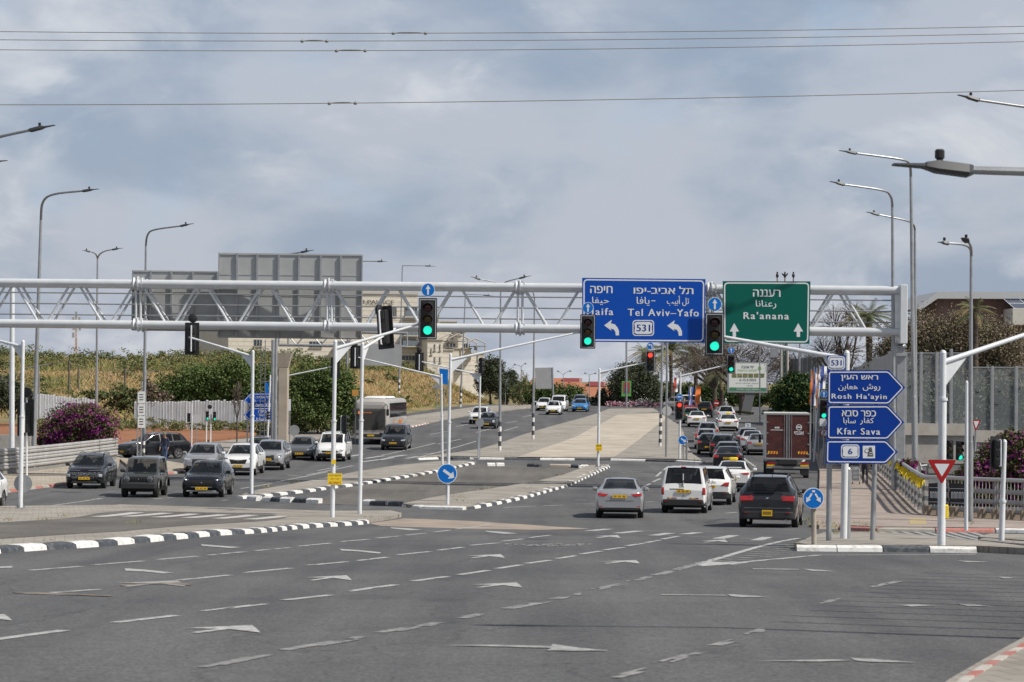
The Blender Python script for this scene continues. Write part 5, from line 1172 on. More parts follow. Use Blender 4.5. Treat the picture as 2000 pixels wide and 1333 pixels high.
    for t in (fa, ra):
        for s in (-1, 1):
            wo = link('wheel', tm, o); wo.location = (s * (hw - .125), yy(t), wr); wo.rotation_euler = (0, 0, 0 if s > 0 else pi)
            link('rim', rm, wo)
    # conformal panels on the nose and tail
    def surf_t(x, z, fr):
        r = min(abs(x) / hw, 1.0)
        ts = [u[0] for u in taper]; ws = [u[1] for u in taper]
        if fr:
            tx = float(np.interp(r, ws[:5], ts[:5])); zz = [p[1] for p in top[:5]]; tz = float(np.interp(z, zz, T[:5])) if z > zz[0] else 0
            tb = float(np.interp(-z, [-.36, -.24, -.2], [0, .02, .07])) if z < .36 and kind not in ('suv', 'box4x4') else 0
            return max(tx, tz, tb)
        ws2 = ws[5:][::-1]; ts2 = ts[5:][::-1]
        tx = float(np.interp(r, ws2, ts2)); zz = [p[1] for p in top[-4:]][::-1]; tz = float(np.interp(z, zz, T[-4:][::-1])) if z > zz[0] else 1
        return min(tx, tz)
    def panel(nm, quad, fr, mt, off=.012, par=None, nu=14, nv=8, depth=.006):
        """quad: four (x/half width, z) corners, counter-clockwise from lower left as seen from outside"""
        (x0, z0), (x1, z1), (x2, z2), (x3, z3) = [(x * hw, z * kz) for x, z in quad]; vs = []; sg = 1 if fr else -1
        for i in range(nu + 1):
            u = i / nu
            for j in range(nv + 1):
                v = j / nv; x = (x0 * (1 - u) + x1 * u) * (1 - v) + (x3 * (1 - u) + x2 * u) * v; z = (z0 * (1 - u) + z1 * u) * (1 - v) + (z3 * (1 - u) + z2 * u) * v
                y = yy(surf_t(x, z, fr)); e = (i in (0, nu) or j in (0, nv)); ox = 1 + (.012 if not e else -.01) * (abs(x) / hw > .7)
                vs.append((x * ox, y + sg * (off if not e else -depth), z))
        k = nv + 1; fs = [(i * k + j, (i + 1) * k + j, (i + 1) * k + j + 1, i * k + j + 1) for i in range(nu) for j in range(nv)]
        b = MB(); b.add(vs, fs); return b.build(nm, mt, par or o, 60)
    def both(nm, quad, fr, mt, **kw):
        for s in (1, -1): panel(nm, [(s * x, z) for x, z in quad], fr, mt, **kw)
    for it in lights: (both if it[0] == 2 else panel)(it[1], it[2], it[3], it[4], **(it[5] if len(it) > 5 else {}))
    # plates
    for fr in (True, False):
        z = (plate_z[0] if fr else plate_z[1]) if plate_z else (.46 if fr else .80); z *= kz
        y = yy(surf_t(.05, z, fr)) + (.03 if fr else -.03); s_ = -1 if fr else 1; b = MB()
        pw, ph = (.52, .12) if not (plate_z and len(plate_z) > 2) or fr else (.34, .2)
        b.box((0, y, z), (pw, .02, ph)); p = b.build('licence_plate', M_PLATE, o, 0)
        b = MB()
        for k in range(8):
            if k in (2, 5) and pw > .4: continue
            b.box((-pw * .36 + k * pw * .103, y - s_ * .0115, z), (pw * .055, .004, ph * .52))
        b.build('plate_digits', M_PLATED, p, 0)
    # mirrors, handles, rails, antenna
    if mirrors:
        tmir = pr['cw'][0] + .055; z = belt(tmir) + .09
        for s in (-1, 1):
            b = MB(); x = s * (hw + .085); b.bbox((x, yy(tmir), z), (.20, .13, .145), .04); b.tube([(s * (hw - .06), yy(tmir), z - .06), (x, yy(tmir), z - .05)], .025, 6)
            b.build('wing_mirror', PAINT[color] if color in ('white', 'silver', 'blue', 'pearl', 'grey', 'red') else M_TRIM, o)
    if rails:
        for s in (-1, 1):
            b = MB(); zt = [ip(t, T, [p[1] for p in top]) for t in (.45, .5, .65, .8, .86)]; b.tube([(s * hw * .62, yy(t), z + (.02 if k in (0, 4) else .055)) for k, (t, z) in enumerate(zip((.45, .5, .65, .8, .86), zt))], .018, 6); b.build('roof_rail', M_TRIM, o)
    for s in (-1, 1):
        for k, (s0, s1) in enumerate(pr['sw'][:2]):
            b = MB(); b.box((s * (hw + .004), yy(s1 - .025), belt(s1) - .12), (.03, .18, .028)); b.build('door_handle', PAINT[color], o, 0)
    b = MB()                                                 # door gaps
    for s in (-1, 1):
        for t in (pr['sw'][0][1] + .007, pr['sw'][0][0] - .0, pr['sw'][1][1] - .01):
            zz0, zz1 = .32 * kz, belt(t) - .02; b.tube([(s * (hw * .985 + .003), yy(t), zz0 + .02), (s * (hw + .0025), yy(t), zz0 + (zz1 - zz0) * .5), (s * (hw * .972 + .002), yy(t), zz1)], .007, 4)
    b.build('door_seam', M_UNDER, o)
    if taxi:
        b = MB(); zt = ip(.56, T, [p[1] for p in top]); b.bbox((0, yy(.56), zt + .10), (.42, .16, .15), .05); x = b.build('taxi_sign', M_TAXI, o)
    if extra: extra(o, dict(L=L, W=W, H=H, hw=hw, yy=yy, kz=kz, top=lambda t: ip(t, T, [p[1] for p in top])))
    return o

# light and grille sets: (1 single / 2 mirrored, name, quad, at the front?, material)
def FRONT(gr=(.5, .40, .62), hl=(.56, .90, .62, .74), hm=M_HEAD, low=(.72, .28, .38), gm=M_TRIM, extra=()):
    return [(1, 'grille', [(-gr[0], gr[1]), (gr[0], gr[1]), (gr[0] * 1.08, gr[2]), (-gr[0] * 1.08, gr[2])], True, gm), (2, 'headlight', [(hl[0], hl[2]), (hl[1], hl[2] + .03), (hl[1] + .03, hl[3]), (hl[0] - .02, hl[3] - .03)], True, hm),
            (1, 'lower_intake', [(-low[0], low[1]), (low[0], low[1]), (low[0] * .92, low[2]), (-low[0] * .92, low[2])], True, M_TRIM)] + list(extra)
def REAR(tl=(.58, .93, .82, .98), low=(.78, .34, .46), lm=M_TRIM, extra=()):
    return [(2, 'taillight', [(tl[0], tl[2]), (tl[1], tl[2] - .01), (tl[1], tl[3]), (tl[0], tl[3] - .01)], False, M_TAIL), (1, 'rear_bumper_insert', [(-low[0], low[1]), (low[0], low[1]), (low[0], low[2]), (-low[0], low[2])], False, lm)] + list(extra)
CHR = lambda x, z0, z1, fr: (1, 'chrome_strip', [(-x, z0), (x, z0), (x, z1), (-x, z1)], fr, M_CHROME)
BADGE = lambda z, fr, r=.06, m=M_CHROME: (1, 'badge', [(-r, z - .035), (r, z - .035), (r * .7, z + .035), (-r * .7, z + .035)], fr, m, {'nu': 2, 'nv': 2, 'off': .03})
GL = 'cars waiting and driving on the left carriageway'; GR_ = 'cars queueing on the right carriageway'; GF = 'far cars'

# --- oncoming, left
Y_L = 186.0
car('white car cut off by the left edge with only its rear wheel showing', 'suv', -76, 1001, 180, 'white', 4.4, 1.82, 1.62, group=GL, clad=True, lights=FRONT() + REAR())
car('black SUV with a diamond-dotted grille, left of the grey boxy off-roader', 'suv', 166, 955, 179.5, 'black', 4.40, 1.83, 1.60, group=GL, clad=True, rails=True, darkrim=True,
    lights=[(1, 'grille', [(-.66, .46), (.66, .46), (.86, .80), (-.86, .80)], True, mat('mesh_grille', (.16, .165, .17), .35, .5, (.006, .006, .006), 26, lo=.52, hi=.56, detail=0)), (1, 'running_light', [(-.92, .865), (.92, .865), (.92, .885), (-.92, .885)], True, M_CHROME), (2, 'headlight', [(.72, .56), (.90, .56), (.90, .70), (.72, .70)], True, M_HEAD), (1, 'lower_intake', [(-.7, .26), (.7, .26), (.6, .38), (-.6, .38)], True, M_TRIM), BADGE(.74, True, .12)] + REAR(), plate_z=(.50, .8))
def jimny(o, k):
    for s in (-1, 1):
        for z, r, m in ((.80, .10, M_HEADD),):
            b = MB(); M = Matrix.Translation((s * .50, k['L'] / 2 + .01, z)) @ Matrix.Rotation(-pi / 2, 4, 'X'); b.lathe([(r, -.03), (r, .02), (r * .8, .035), (0, .04)], 16, 0, M, close=False); hl = b.build('headlight', m, o); b = MB(); b.lathe([(r * 1.18, -.03), (r * 1.18, .022), (r * 1.0, .03), (r * .98, .0)], 18, 0, M, close=False); b.build('chrome_ring', M_CHROME, hl)
        b = MB(); M = Matrix.Translation((s * .56, k['L'] / 2 + .06, .50)) @ Matrix.Rotation(-pi / 2, 4, 'X'); b.lathe([(.06, -.03), (.06, .02), (0, .03)], 12, 0, M, close=False); b.build('fog_lamp', M_FOG, o)
    b = MB(); b.bbox((0, k['L'] / 2 + .04, .50), (1.50, .14, .26), .04); b.build('front_bumper', M_TRIM, o)
    b = MB()
    for s in (-1, 1):
        for t in (.17, .80):
            y = k['yy'](t); pts = [(s * (k['hw'] + .03), y + .46 * cos(a), .33 + .46 * sin(a)) for a in np.linspace(.15, pi - .15, 12)]; b.tube(pts, .05, 6)
    b.build('wheel_arch_flare', M_TRIM, o)
car('matt grey boxy off-roader with round headlights and lit fog lamps', 'box4x4', 272, 972, 180.5, 'gunmetal', 3.50, 1.60, 1.72, group=GL, clad=True, name='off_roader', extra=jimny, darkrim=True,
    lights=[(1, 'grille', [(-.84, .67), (.84, .67), (.84, .92), (-.84, .92)], True, M_UNDER)] + [(1, 'grille_bar', [(x - .022, .70), (x + .022, .70), (x + .022, .90), (x - .022, .90)], True, M_TRIM, {'off': .025}) for x in (-.3, -.15, .15, .3)] + [BADGE(.80, True, .07)] + REAR(), plate_z=(.51, .8))
car('black crossover with a wide oval grille at the tip of the slender median', 'suv', 395, 972, 181, 'navy', 4.40, 1.80, 1.545, group=GL, clad=True,
    lights=[(1, 'grille', [(-.50, .50), (.50, .50), (.62, .80), (-.62, .80)], True, M_UNDER), (1, 'chrome_strip', [(-.52, .46), (.52, .46), (.56, .495), (-.56, .495)], True, M_CHROME), (2, 'headlight', [(.64, .76), (.92, .80), (.93, .86), (.62, .83)], True, M_HEADD, ), (2, 'running_light', [(.72, .79), (.78, .79), (.78, .83), (.72, .83)], True, M_DRL, {'off': .02}), BADGE(.68, True, .085), (1, 'lower_intake', [(-.75, .28), (.75, .28), (.7, .33), (-.7, .33)], True, M_CHROME)] + REAR(), plate_z=(.42, .8))
car('dark SUV crossing side-on in front of the red soil', 'suv', 246, 897, 232, 'dark', 4.50, 1.86, 1.65, group=GL, clad=True, priv=True, rails=True, lights=FRONT(gr=(.70, .62, .84), hl=(.72, .9, .5, .68), hm=M_HEADD) + REAR(), Yfix=None)
car('grey sporty SUV partly behind the black crossover', 'suv', 390, 926, 181, 'silver', 4.64, 1.84, 1.64, group=GL, lights=FRONT(gr=(.42, .34, .86), hl=(.56, .93, .74, .86)) + REAR(), plate_z=(.5, .8))
car('white SUV with a black oval grille, beside the grey sporty SUV', 'suv', 466, 929, 182, 'white', 4.55, 1.84, 1.68, group=GL, clad=True, lights=[(1, 'grille', [(-.44, .60), (.44, .60), (.58, .86), (-.58, .86)], True, M_UNDER), (2, 'headlight', [(.62, .84), (.92, .88), (.93, .94), (.60, .90)], True, M_HEADD), (1, 'lower_intake', [(-.80, .26), (.80, .26), (.72, .40), (-.72, .40)], True, M_TRIM), BADGE(.76, True, .085)] + REAR(), plate_z=(.50, .8))
car('silver SUV with a trapezoid dark grille, fourth in the left queue', 'suv', 522, 919, 181.5, 'silver', 4.60, 1.85, 1.69, group=GL, clad=True, lights=FRONT(gr=(.46, .55, .88), hl=(.58, .93, .80, .94), low=(.6, .30, .5)) + REAR(), plate_z=(.6, .8))
car('dark car almost hidden behind the silver SUV', 'sedan', 500, 902, 182, 'dark', 4.5, 1.78, 1.46, group=GL, lights=FRONT() + REAR())
car('silver grey saloon right behind the silver SUV', 'sedan', 585, 899, 182, 'grey', 4.63, 1.78, 1.44, group=GL, lights=FRONT(gr=(.62, .24, .50), hl=(.58, .92, .62, .73)) + REAR(), plate_z=(.42, .8))
car('white van with a black lower face between the saloon and the bus', 'van', 645, 902, 183, 'white', 4.40, 1.85, 1.84, group=GL, clad=True, cat='van', name='panel_van', lights=[(1, 'grille', [(-.55, .58), (.55, .58), (.60, .70), (-.60, .70)], True, M_TRIM), (2, 'headlight', [(.64, .66), (.92, .68), (.92, .80), (.66, .76)], True, M_HEAD), (1, 'lower_intake', [(-.93, .26), (.93, .26), (.92, .54), (-.92, .54)], True, M_TRIM), BADGE(.80, True, .1)] + REAR(), plate_z=(.55, .8))
car('dark grey people carrier in front of the bus', 'van', 768, 880, 184, 'charcoal', 4.40, 1.85, 1.81, group=GL, cat='van', name='panel_van', lights=FRONT(gr=(.5, .46, .60), hl=(.62, .92, .66, .80), low=(.7, .3, .4)) + [BADGE(.74, True, .14)] + REAR(), plate_z=(.53, .8))
car('white SUV just behind the small dark grey hatchback', 'suv', 934, 829, 186, 'white', 4.4, 1.82, 1.60, group=GL, clad=True, lights=FRONT(gr=(.55, .5, .75)) + REAR())
car('small dark grey hatchback with round headlights', 'hatch', 950, 838, 186, 'charcoal', 3.85, 1.73, 1.42, group=GL, lights=[(1, 'grille', [(-.5, .36), (.5, .36), (.58, .62), (-.58, .62)], True, M_TRIM), (1, 'chrome_strip', [(-.56, .63), (.56, .63), (.56, .67), (-.56, .67)], True, M_CHROME), (2, 'headlight', [(.62, .58), (.88, .58), (.86, .82), (.62, .80)], True, M_HEAD)] + REAR())
car('white hatchback with a broad grille, left of the little white city car', 'hatch', 1061, 803, 186, 'white', 4.06, 1.74, 1.46, group=GF, lights=FRONT(gr=(.52, .42, .62)) + REAR())
car('little white city car in front of the white pickup', 'hatch', 1080, 811, 185.5, 'white', 3.67, 1.66, 1.48, group=GF, lights=FRONT(gr=(.6, .34, .56)) + REAR(), plate_z=(.46, .8))
car('white pickup close behind the little white city car', 'van', 1089, 804, 186, 'white', 4.9, 1.82, 1.80, group=GF, cat='pickup', name='pickup_truck', lights=FRONT() + REAR())
car('bright blue hatchback at the top of the left carriageway', 'hatch', 1132, 805, 185.5, 'blue', 4.37, 1.80, 1.45, group=GF, lights=FRONT(gr=(.45, .42, .62), hl=(.52, .9, .64, .76)) + REAR(), plate_z=(.44, .8))
car('grey SUV right behind the bright blue hatchback', 'suv', 1131, 800, 186, 'grey', 4.5, 1.85, 1.70, group=GF, lights=FRONT() + REAR(), rails=True)
car('silver estate parked beside the concrete column', 'suv', 579, 838, 192, 'sandsilver', 4.5, 1.75, 1.56, group='cars parked off the road', rails=True, lights=FRONT() + REAR(), lift=.2)
car('pale car at the roundabout left of the brown one', 'sedan', 1193, 793, 250, 'silver', 4.5, 1.78, 1.46, group=GF, lights=FRONT() + REAR(), Yfix=318)
car('brownish car under the round tree', 'suv', 1215, 791, 250, 'sandsilver', 4.4, 1.8, 1.62, group=GF, lights=FRONT() + REAR(), Yfix=322)

# --- seen from behind, right
car('silver saloon in the left lane of the right carriageway, seen from behind', 'sedan', 1210, 1013, 3.2, 'silver', 4.63, 1.78, 1.44, front=False, group=GR_,
    lights=FRONT() + [(2, 'taillight', [(.38, .90), (.62, .80), (.92, .84), (.92, .94)], False, M_TAIL), (2, 'reflector', [(.66, .42), (.86, .44), (.86, .47), (.66, .45)], False, M_TAIL), (1, 'chrome_strip', [(-.9, .40), (.9, .40), (.84, .43), (-.84, .43)], False, M_CHROME), (1, 'rear_bumper_insert', [(-.8, .32), (.8, .32), (.84, .385), (-.84, .385)], False, M_TRIM), (1, 'boot_seam', [(-.62, .655), (.62, .655), (.62, .665), (-.62, .665)], False, M_UNDER), (1, 'chrome_strip', [(-.36, .90), (.36, .90), (.36, .915), (-.36, .915)], False, M_CHROME), BADGE(.955, False, .05)], plate_z=(.46, .82))
def caddy(o, k):
    y = -k['L'] / 2
    b = MB(); b.tube([(0, y + .10, 1.72), (0, y - .005, .62)], .011, 5); b.build('door_seam', M_UNDER, o)
    b = MB(); b.tube([(-.06, y + .02, 1.05), (-.03, y + .0, 1.14), (.02, y + .02, 1.30)], .014, 5); b.build('wiper', M_BLACK, o)
    b = MB(); b.box((0, y + .12, 1.80), (.20, .05, .035)); b.build('brake_light', M_TAIL, o, 0)
    b = MB(); b.lathe([(.085, 0), (.075, .015), (.06, .015), (.055, .01), (0, .01)], 18, 0, Matrix.Translation((.24, y - .005, .84)) @ Matrix.Rotation(pi / 2, 4, 'X'), close=False); b.build('badge', M_CHROME, o)
    b = MB(); b.tube([(.25, k['yy'](.55), k['top'](.55)), (.30, k['yy'](.62), k['top'](.55) + .32)], .008, 5); b.build('antenna', M_BLACK, o)
    b = MB(); b.box((0, y + .028, 1.3), (.04, .02, .5)); b.build('window_post', PAINT['white'], o, 0)
car('white van with a black split rear window, tall red lamps and yellow stripes', 'van', 1335, 1003, 8.5, 'white', 4.41, 1.79, 1.82, front=False, group=GR_, cat='van', name='panel_van', priv=True, extra=caddy, darkrim=False,
    lights=FRONT() + [(2, 'taillight', [(.82, .72), (.965, .72), (.955, 1.02), (.83, 1.02)], False, M_TAIL), (1, 'rear_bumper', [(-.98, .30), (.98, .30), (.98, .56), (-.98, .56)], False, M_TRIM, {'off': .05}), (2, 'warning_stripe', [(.26, .585), (.70, .585), (.70, .625), (.26, .625)], False, mat('warning_stripes', (.70, .40, .02), .5, 0, (.25, .02, .02), 14, lo=.48, hi=.52, detail=0)), (1, 'plate_recess', [(-.62, .93), (.05, .93), (.05, .97), (-.62, .97)], False, M_TRIM), (2, 'reflector', [(.68, .47), (.84, .47), (.84, .50), (.68, .50)], False, M_TAIL, {'off': .07})], plate_z=(.46, .87))
car('white crossover half hidden behind the white van', 'suv', 1386, 987, 9, 'white', 4.38, 1.81, 1.60, front=False, group=GR_, clad=True, priv=True, lights=FRONT() + [(2, 'taillight', [(.50, .84), (.90, .80), (.94, 1.0), (.70, .98)], False, M_TAIL), (1, 'rear_bumper_insert', [(-.9, .28), (.9, .28), (.94, .60), (-.94, .60)], False, M_TRIM), (2, 'reflector', [(.66, .50), (.8, .50), (.8, .53), (.66, .53)], False, M_TAIL, {'off': .02})])
car('white saloon taxi with a yellow roof sign and stickers in its rear window', 'sedan', 1429, 961, 8, 'white', 4.62, 1.81, 1.44, front=False, group=GR_, cat='taxi', name='taxi', taxi=True,
    lights=FRONT() + [(2, 'taillight', [(.34, .90), (.60, .84), (.93, .84), (.93, .95)], False, M_TAIL), (1, 'rear_bumper_insert', [(-.8, .30), (.8, .30), (.84, .46), (-.84, .46)], False, M_TRIM), (1, 'window_sticker', [(-.5, 1.145), (.5, 1.145), (.5, 1.185), (-.5, 1.185)], False, M_SHEET), BADGE(.94, False, .07)], plate_z=(.46, .62))
def chevy(o, k):
    y = -k['L'] / 2
    for s in (-1, 1):
        for x, z in ((.55, .98), (.78, .985)):
            b = MB(); b.lathe([(.105, -.03), (.105, .01), (.05, .02), (0, .02)], 16, 0, Matrix.Translation((s * x * k['hw'], y + (.03 if x < .6 else .09), z)) @ Matrix.Rotation(pi / 2, 4, 'X'), close=False); b.build('taillight', M_TAIL, o)
    b = MB(); b.box((0, y + .05, 1.49), (1.0, .2, .05)); b.build('spoiler', PAINT['charcoal'], o, 0)
    b = MB(); b.box((0, y - .01, .80), (.17, .03, .05)); b.build('handle_recess', M_BLACK, o, 0)
    for s in (-1, 1): b = MB(); b.tube([(s * .62, y + .1, .26), (s * .62, y - .0, .25)], .045, 10); b.build('exhaust_pipe', M_CHROME, o)
    b = MB(); b.tube([(.1, k['yy'](.80), k['top'](.80)), (.12, k['yy'](.86), k['top'](.80) + .14)], .01, 5); b.build('antenna', M_BLACK, o)
car('big dark grey SUV nearest on the right with round red lamps', 'suv', 1499, 1031, 9.5, 'charcoal', 5.10, 1.99, 1.75, front=False, group=GR_, clad=False, priv=True, rails=True, extra=chevy, wheel_r=.375,
    lights=FRONT() + [(2, 'taillight', [(.46, .82), (.90, .80), (.92, .98), (.52, .99)], False, M_TAIL), (1, 'rear_bumper_insert', [(-.93, .27), (.93, .27), (.95, .52), (-.95, .52)], False, M_TRIM), (1, 'chrome_strip', [(-.84, .60), (.84, .60), (.80, .625), (-.80, .625)], False, PAINT['grey']), (2, 'reflector', [(.60, .46), (.76, .46), (.76, .485), (.60, .485)], False, M_TAIL, {'off': .03}), BADGE(.92, False, .08)], plate_z=(.5, .46, 1))
car('dark saloon just ahead of the white taxi with the stickers', 'sedan', 1421, 922, 6.5, 'dark', 4.6, 1.80, 1.45, front=False, group=GR_, lights=FRONT() + REAR())
car('dark hatchback with a red light bar across its tail, ahead of the dark saloon', 'hatch', 1421, 909, 7, 'charcoal', 4.45, 1.82, 1.46, front=False, group=GR_, lights=FRONT() + [(1, 'light_bar', [(-.94, .93), (.94, .93), (.94, .98), (-.94, .98)], False, M_TAIL), (2, 'taillight', [(.66, .88), (.94, .86), (.94, .99), (.62, .98)], False, M_TAIL), (1, 'rear_bumper_insert', [(-.85, .32), (.85, .32), (.85, .45), (-.85, .45)], False, M_TRIM)])
car('dark car mostly hidden ahead of the light bar hatchback', 'suv', 1411, 894, 6, 'dark', 4.4, 1.8, 1.56, front=False, group=GR_, lights=FRONT() + REAR())
car('small black hatchback at the left of the far queue', 'hatch', 1384, 889, 5.5, 'black', 3.67, 1.66, 1.50, front=False, group=GR_, lights=FRONT() + REAR(tl=(.66, .93, .80, .98)), plate_z=(.46, .56))
car('silver hatchback just ahead of the small black hatchback', 'hatch', 1379, 878, 5.5, 'silver', 4.2, 1.78, 1.50, front=False, group=GR_, lights=FRONT() + REAR(tl=(.7, .93, .9, 1.14)))
car('pale grey crossover ahead of the silver hatchback', 'suv', 1382, 865, 5.5, 'sandsilver', 4.3, 1.80, 1.58, front=False, group=GR_, lights=FRONT() + REAR(tl=(.72, .93, .9, 1.10)))
car('white saloon alone in the left lane of the far queue', 'sedan', 1361, 835, 5.0, 'white', 4.63, 1.78, 1.44, front=False, group=GR_, lights=FRONT() + REAR(tl=(.55, .93, .84, .94)), plate_z=(.46, .8))
car('white saloon taxi in the far queue with a small yellow roof sign', 'sedan', 1422, 843, 5.0, 'white', 4.88, 1.84, 1.45, front=False, group=GR_, cat='taxi', name='taxi', taxi=True, lights=FRONT() + REAR(tl=(.55, .93, .84, .95)), plate_z=(.46, .78))
car('pale SUV with roof rails ahead of the far taxi', 'suv', 1418, 827, 5.0, 'pearl', 4.4, 1.82, 1.66, front=False, group=GR_, rails=True, lights=FRONT() + REAR(tl=(.7, .93, .84, 1.02)))
def learner(o, k):
    b = MB(); b.box((0, k['yy'](.56), k['top'](.56) + .17), (.42, .06, .30)); p = b.build('roof_plate', M_SHEET, o, 0)
    b = MB(); letters(b, 'ל', 0, k['top'](.56) + .17, k['yy'](.56) - .035, .2); b.build('plate_letter', M_BLUE, p, 0)
car('grey SUV with a white and blue plate on its roof', 'suv', 1461, 878, 5.0, 'grey', 4.3, 1.80, 1.56, front=False, group=GR_, priv=True, lights=FRONT() + REAR(tl=(.66, .93, .86, 1.02)), extra=learner)
car('white saloon between the grey SUV and the silver saloon', 'sedan', 1469, 882, 5.0, 'pearl', 4.5, 1.78, 1.45, front=False, group=GR_, lights=FRONT() + REAR())
car('silver saloon against the left side of the lorry', 'sedan', 1482, 890, 5.0, 'silver', 4.64, 1.78, 1.45, front=False, group=GR_, lights=FRONT() + REAR(tl=(.55, .93, .84, .96)))
car('dark green car at the far end of the left lane', 'suv', 1350, 828, 5.5, 'green', 4.3, 1.8, 1.55, front=False, group=GF, lights=FRONT() + REAR())
car('red car farthest in the left lane', 'suv', 1347, 812, 6, 'red', 4.4, 1.82, 1.62, front=False, group=GF, lights=FRONT() + REAR())
car('black SUV with tall red lamps beside the far red car', 'suv', 1375, 816, 6, 'dark', 4.4, 1.84, 1.66, front=False, group=GF, rails=True, lights=FRONT() + REAR(tl=(.74, .95, .9, 1.14)), plate_z=(.46, .86))
car('white van seen partly behind the banded poles at the roundabout', 'van', 1301, 808, 262, 'white', 4.4, 1.8, 1.8, group=GF, cat='van', name='panel_van', lights=FRONT() + REAR(), Yfix=284)
car('silver car right of the banded poles at the roundabout', 'suv', 1316, 808, 20, 'silver', 4.4, 1.8, 1.62, front=False, group=GF, lights=FRONT() + REAR(), Yfix=280)
car('white car glimpsed under the route signs beyond the railing', 'hatch', 1640, 918, 268, 'white', 4.0, 1.74, 1.5, group=GF, lights=FRONT() + REAR(), Yfix=150)

# --- bus
def bus():
    q = at(725, 869); a = radians(185); L, W, H = 11.2, 2.52, 3.35; fwd = Vector((sin(a), cos(a), 0)); c = q - fwd * (L / 2 - .3); c.z = G(c.y)
    o = thing('coach', 'cream and silver coach with orange lettering and dark side windows', 'bus', None, c, -a)
    hw = W / 2; y0 = L / 2
    sec = lambda w, zt, zb: [(-w, zb), (w, zb), (w, zb + .5), (w * .995, 1.5), (w * .97, zt - .35), (w * .90, zt - .08), (w * .75, zt), (-w * .75, zt), (-w * .90, zt - .08), (-w * .97, zt - .35), (-w * .995, 1.5), (-w, zb + .5)]
    sts = [(y0, .86, H - .45, .40), (y0 - .06, .95, H - .22, .34), (y0 - .3, .99, H - .06, .32), (y0 - 1, 1, H, .32), (-y0 + .6, 1, H, .34), (-y0 + .1, .98, H - .05, .38), (-y0, .93, H - .18, .45)]
    b = MB(); k = 12; vs = []
    for y, w, zt, zb in sts: vs += [(x, y, z) for x, z in sec(w * hw, zt, zb)]
    b.add(vs, [(i * k + j, i * k + (j + 1) % k, (i + 1) * k + (j + 1) % k, (i + 1) * k + j) for i in range(len(sts) - 1) for j in range(k)] + [tuple(range(k)), tuple(range(len(vs) - 1, len(vs) - k - 1, -1))])
    b.build('body', mat('coach_cream', (.40, .375, .345), .4, .1, coat=.4), o, 30)
    b = MB(); n = 10
    for zz0, zz1, nm in ((1.02, 2.62, 'w'),):
        vs = []
        for i in range(n + 1):
            x = -1.12 + 2.24 * i / n
            for z in (zz0, (zz0 + zz1) / 2, zz1): vs.append((x * (.99 if z > 2 else 1), y0 + .045 - .16 * max(0, abs(x) - .85)**1.3, z))
        b.add(vs, [(i * 3 + j, (i + 1) * 3 + j, (i + 1) * 3 + j + 1, i * 3 + j + 1) for i in range(n) for j in range(2)])
    w = b.build('windscreen', M_GLASS, o)
    t = MB(); letters(t, hebrew('מטרופולין'), -.40, 2.32, 0, .13, .9); T = Matrix.Translation((0, y0 + .06, 0)) @ Matrix.Rotation(pi, 4, 'Z'); tt = MB(); tt.add(t.v, t.f, 0, T); M_ORG = mat('coach_orange', (.75, .22, .05), .5, emit=(1, .3, .06, .25))
    tt.build('destination_lettering', M_ORG, w, 0)
    b = MB(); b.add([(x, y0 + .052, z) for x, z in rrect(.75, 2.2, .97, 2.42, .05)], [tuple(range(24))]); b.build('screen_disc', M_ORG, w, 0)
    b = MB()
    for s in (-1, 1):
        b.add([(s * (hw * .988), y0 - 1.3, 1.95), (s * (hw * .988), -y0 + .35, 1.95), (s * (hw * .970), -y0 + .35, 3.02), (s * (hw * .970), y0 - 1.3, 3.02)], [(0, 1, 2, 3)], 0, Matrix.Translation((s * .012, 0, 0)))
    b.build('side_window', M_GLASSD, o, 0)
    b = MB()
    for s in (-1, 1):
        for i in range(6): y = y0 - 2.6 - i * 1.35; b.add([(s * (hw * .988), y, 1.95), (s * (hw * .988), y - .05, 1.95), (s * (hw * .971), y - .05, 3.02), (s * (hw * .971), y, 3.02)], [(0, 1, 2, 3)], 0, Matrix.Translation((s * .016, 0, 0)))
    b.build('window_pillar', M_TRIM, o, 0)
    b = MB(); b.bbox((0, y0 + .0, .62), (1.7, .06, .22), .03); b.build('grille', M_TRIM, o)
    b = MB(); b.box((0, y0 + .035, .62), (.52, .02, .12)); b.build('licence_plate', M_PLATE, o, 0)
    for s in (-1, 1):
        b = MB(); b.bbox((s * .96, y0 - .06, .74), (.34, .16, .22), .04); b.build('headlight', M_HEADD, o)
        b = MB(); b.tube([(s * 1.05, y0 - .1, 2.95), (s * 1.25, y0 + .28, 2.9), (s * 1.30, y0 + .32, 2.6)], .03, 6); b.bbox((s * 1.30, y0 + .32, 2.35), (.2, .12, .5), .04); b.build('wing_mirror', M_BLACK, o)
        b = MB(); b.tube([(s * .2, y0 + .04, 1.05), (s * .95, y0 + .0, 1.35)], .015, 5); b.build('wiper', M_BLACK, o)
    tm, rm = wheel_meshes(.48, .29, False)
    for y in (y0 - 2.6, -y0 + 3.0):
        for s in (-1, 1): wo = link('wheel', tm, o); wo.location = (s * (hw - .13), y, .48); wo.rotation_euler = (0, 0, 0 if s > 0 else pi); link('rim', rm, wo)
    b = MB(); b.bbox((0, .8, H + .06), (1.9, 3.8, .20), .12); b.bbox((0, 3.6, H + .05), (1.5, 1.2, .16), .06); b.build('roof_air_unit', M_WHITE, o)
    b = MB(); letters(b, 'A', 0, 1.42, 0, .90, .74, .04); bb = MB(); bb.add(b.v, b.f, 0, Matrix.Translation((-hw - .012, y0 - 3.6, 0)) @ Matrix.Rotation(-pi / 2, 4, 'Z')); bb.add(b.v, b.f, 0, Matrix.Translation((hw + .012, y0 - 3.6, 0)) @ Matrix.Rotation(pi / 2, 4, 'Z'))
    for k in range(5): bb.box((-hw - .012, y0 - 6.3 - k * .42, 1.5), (.004, .28, .42))
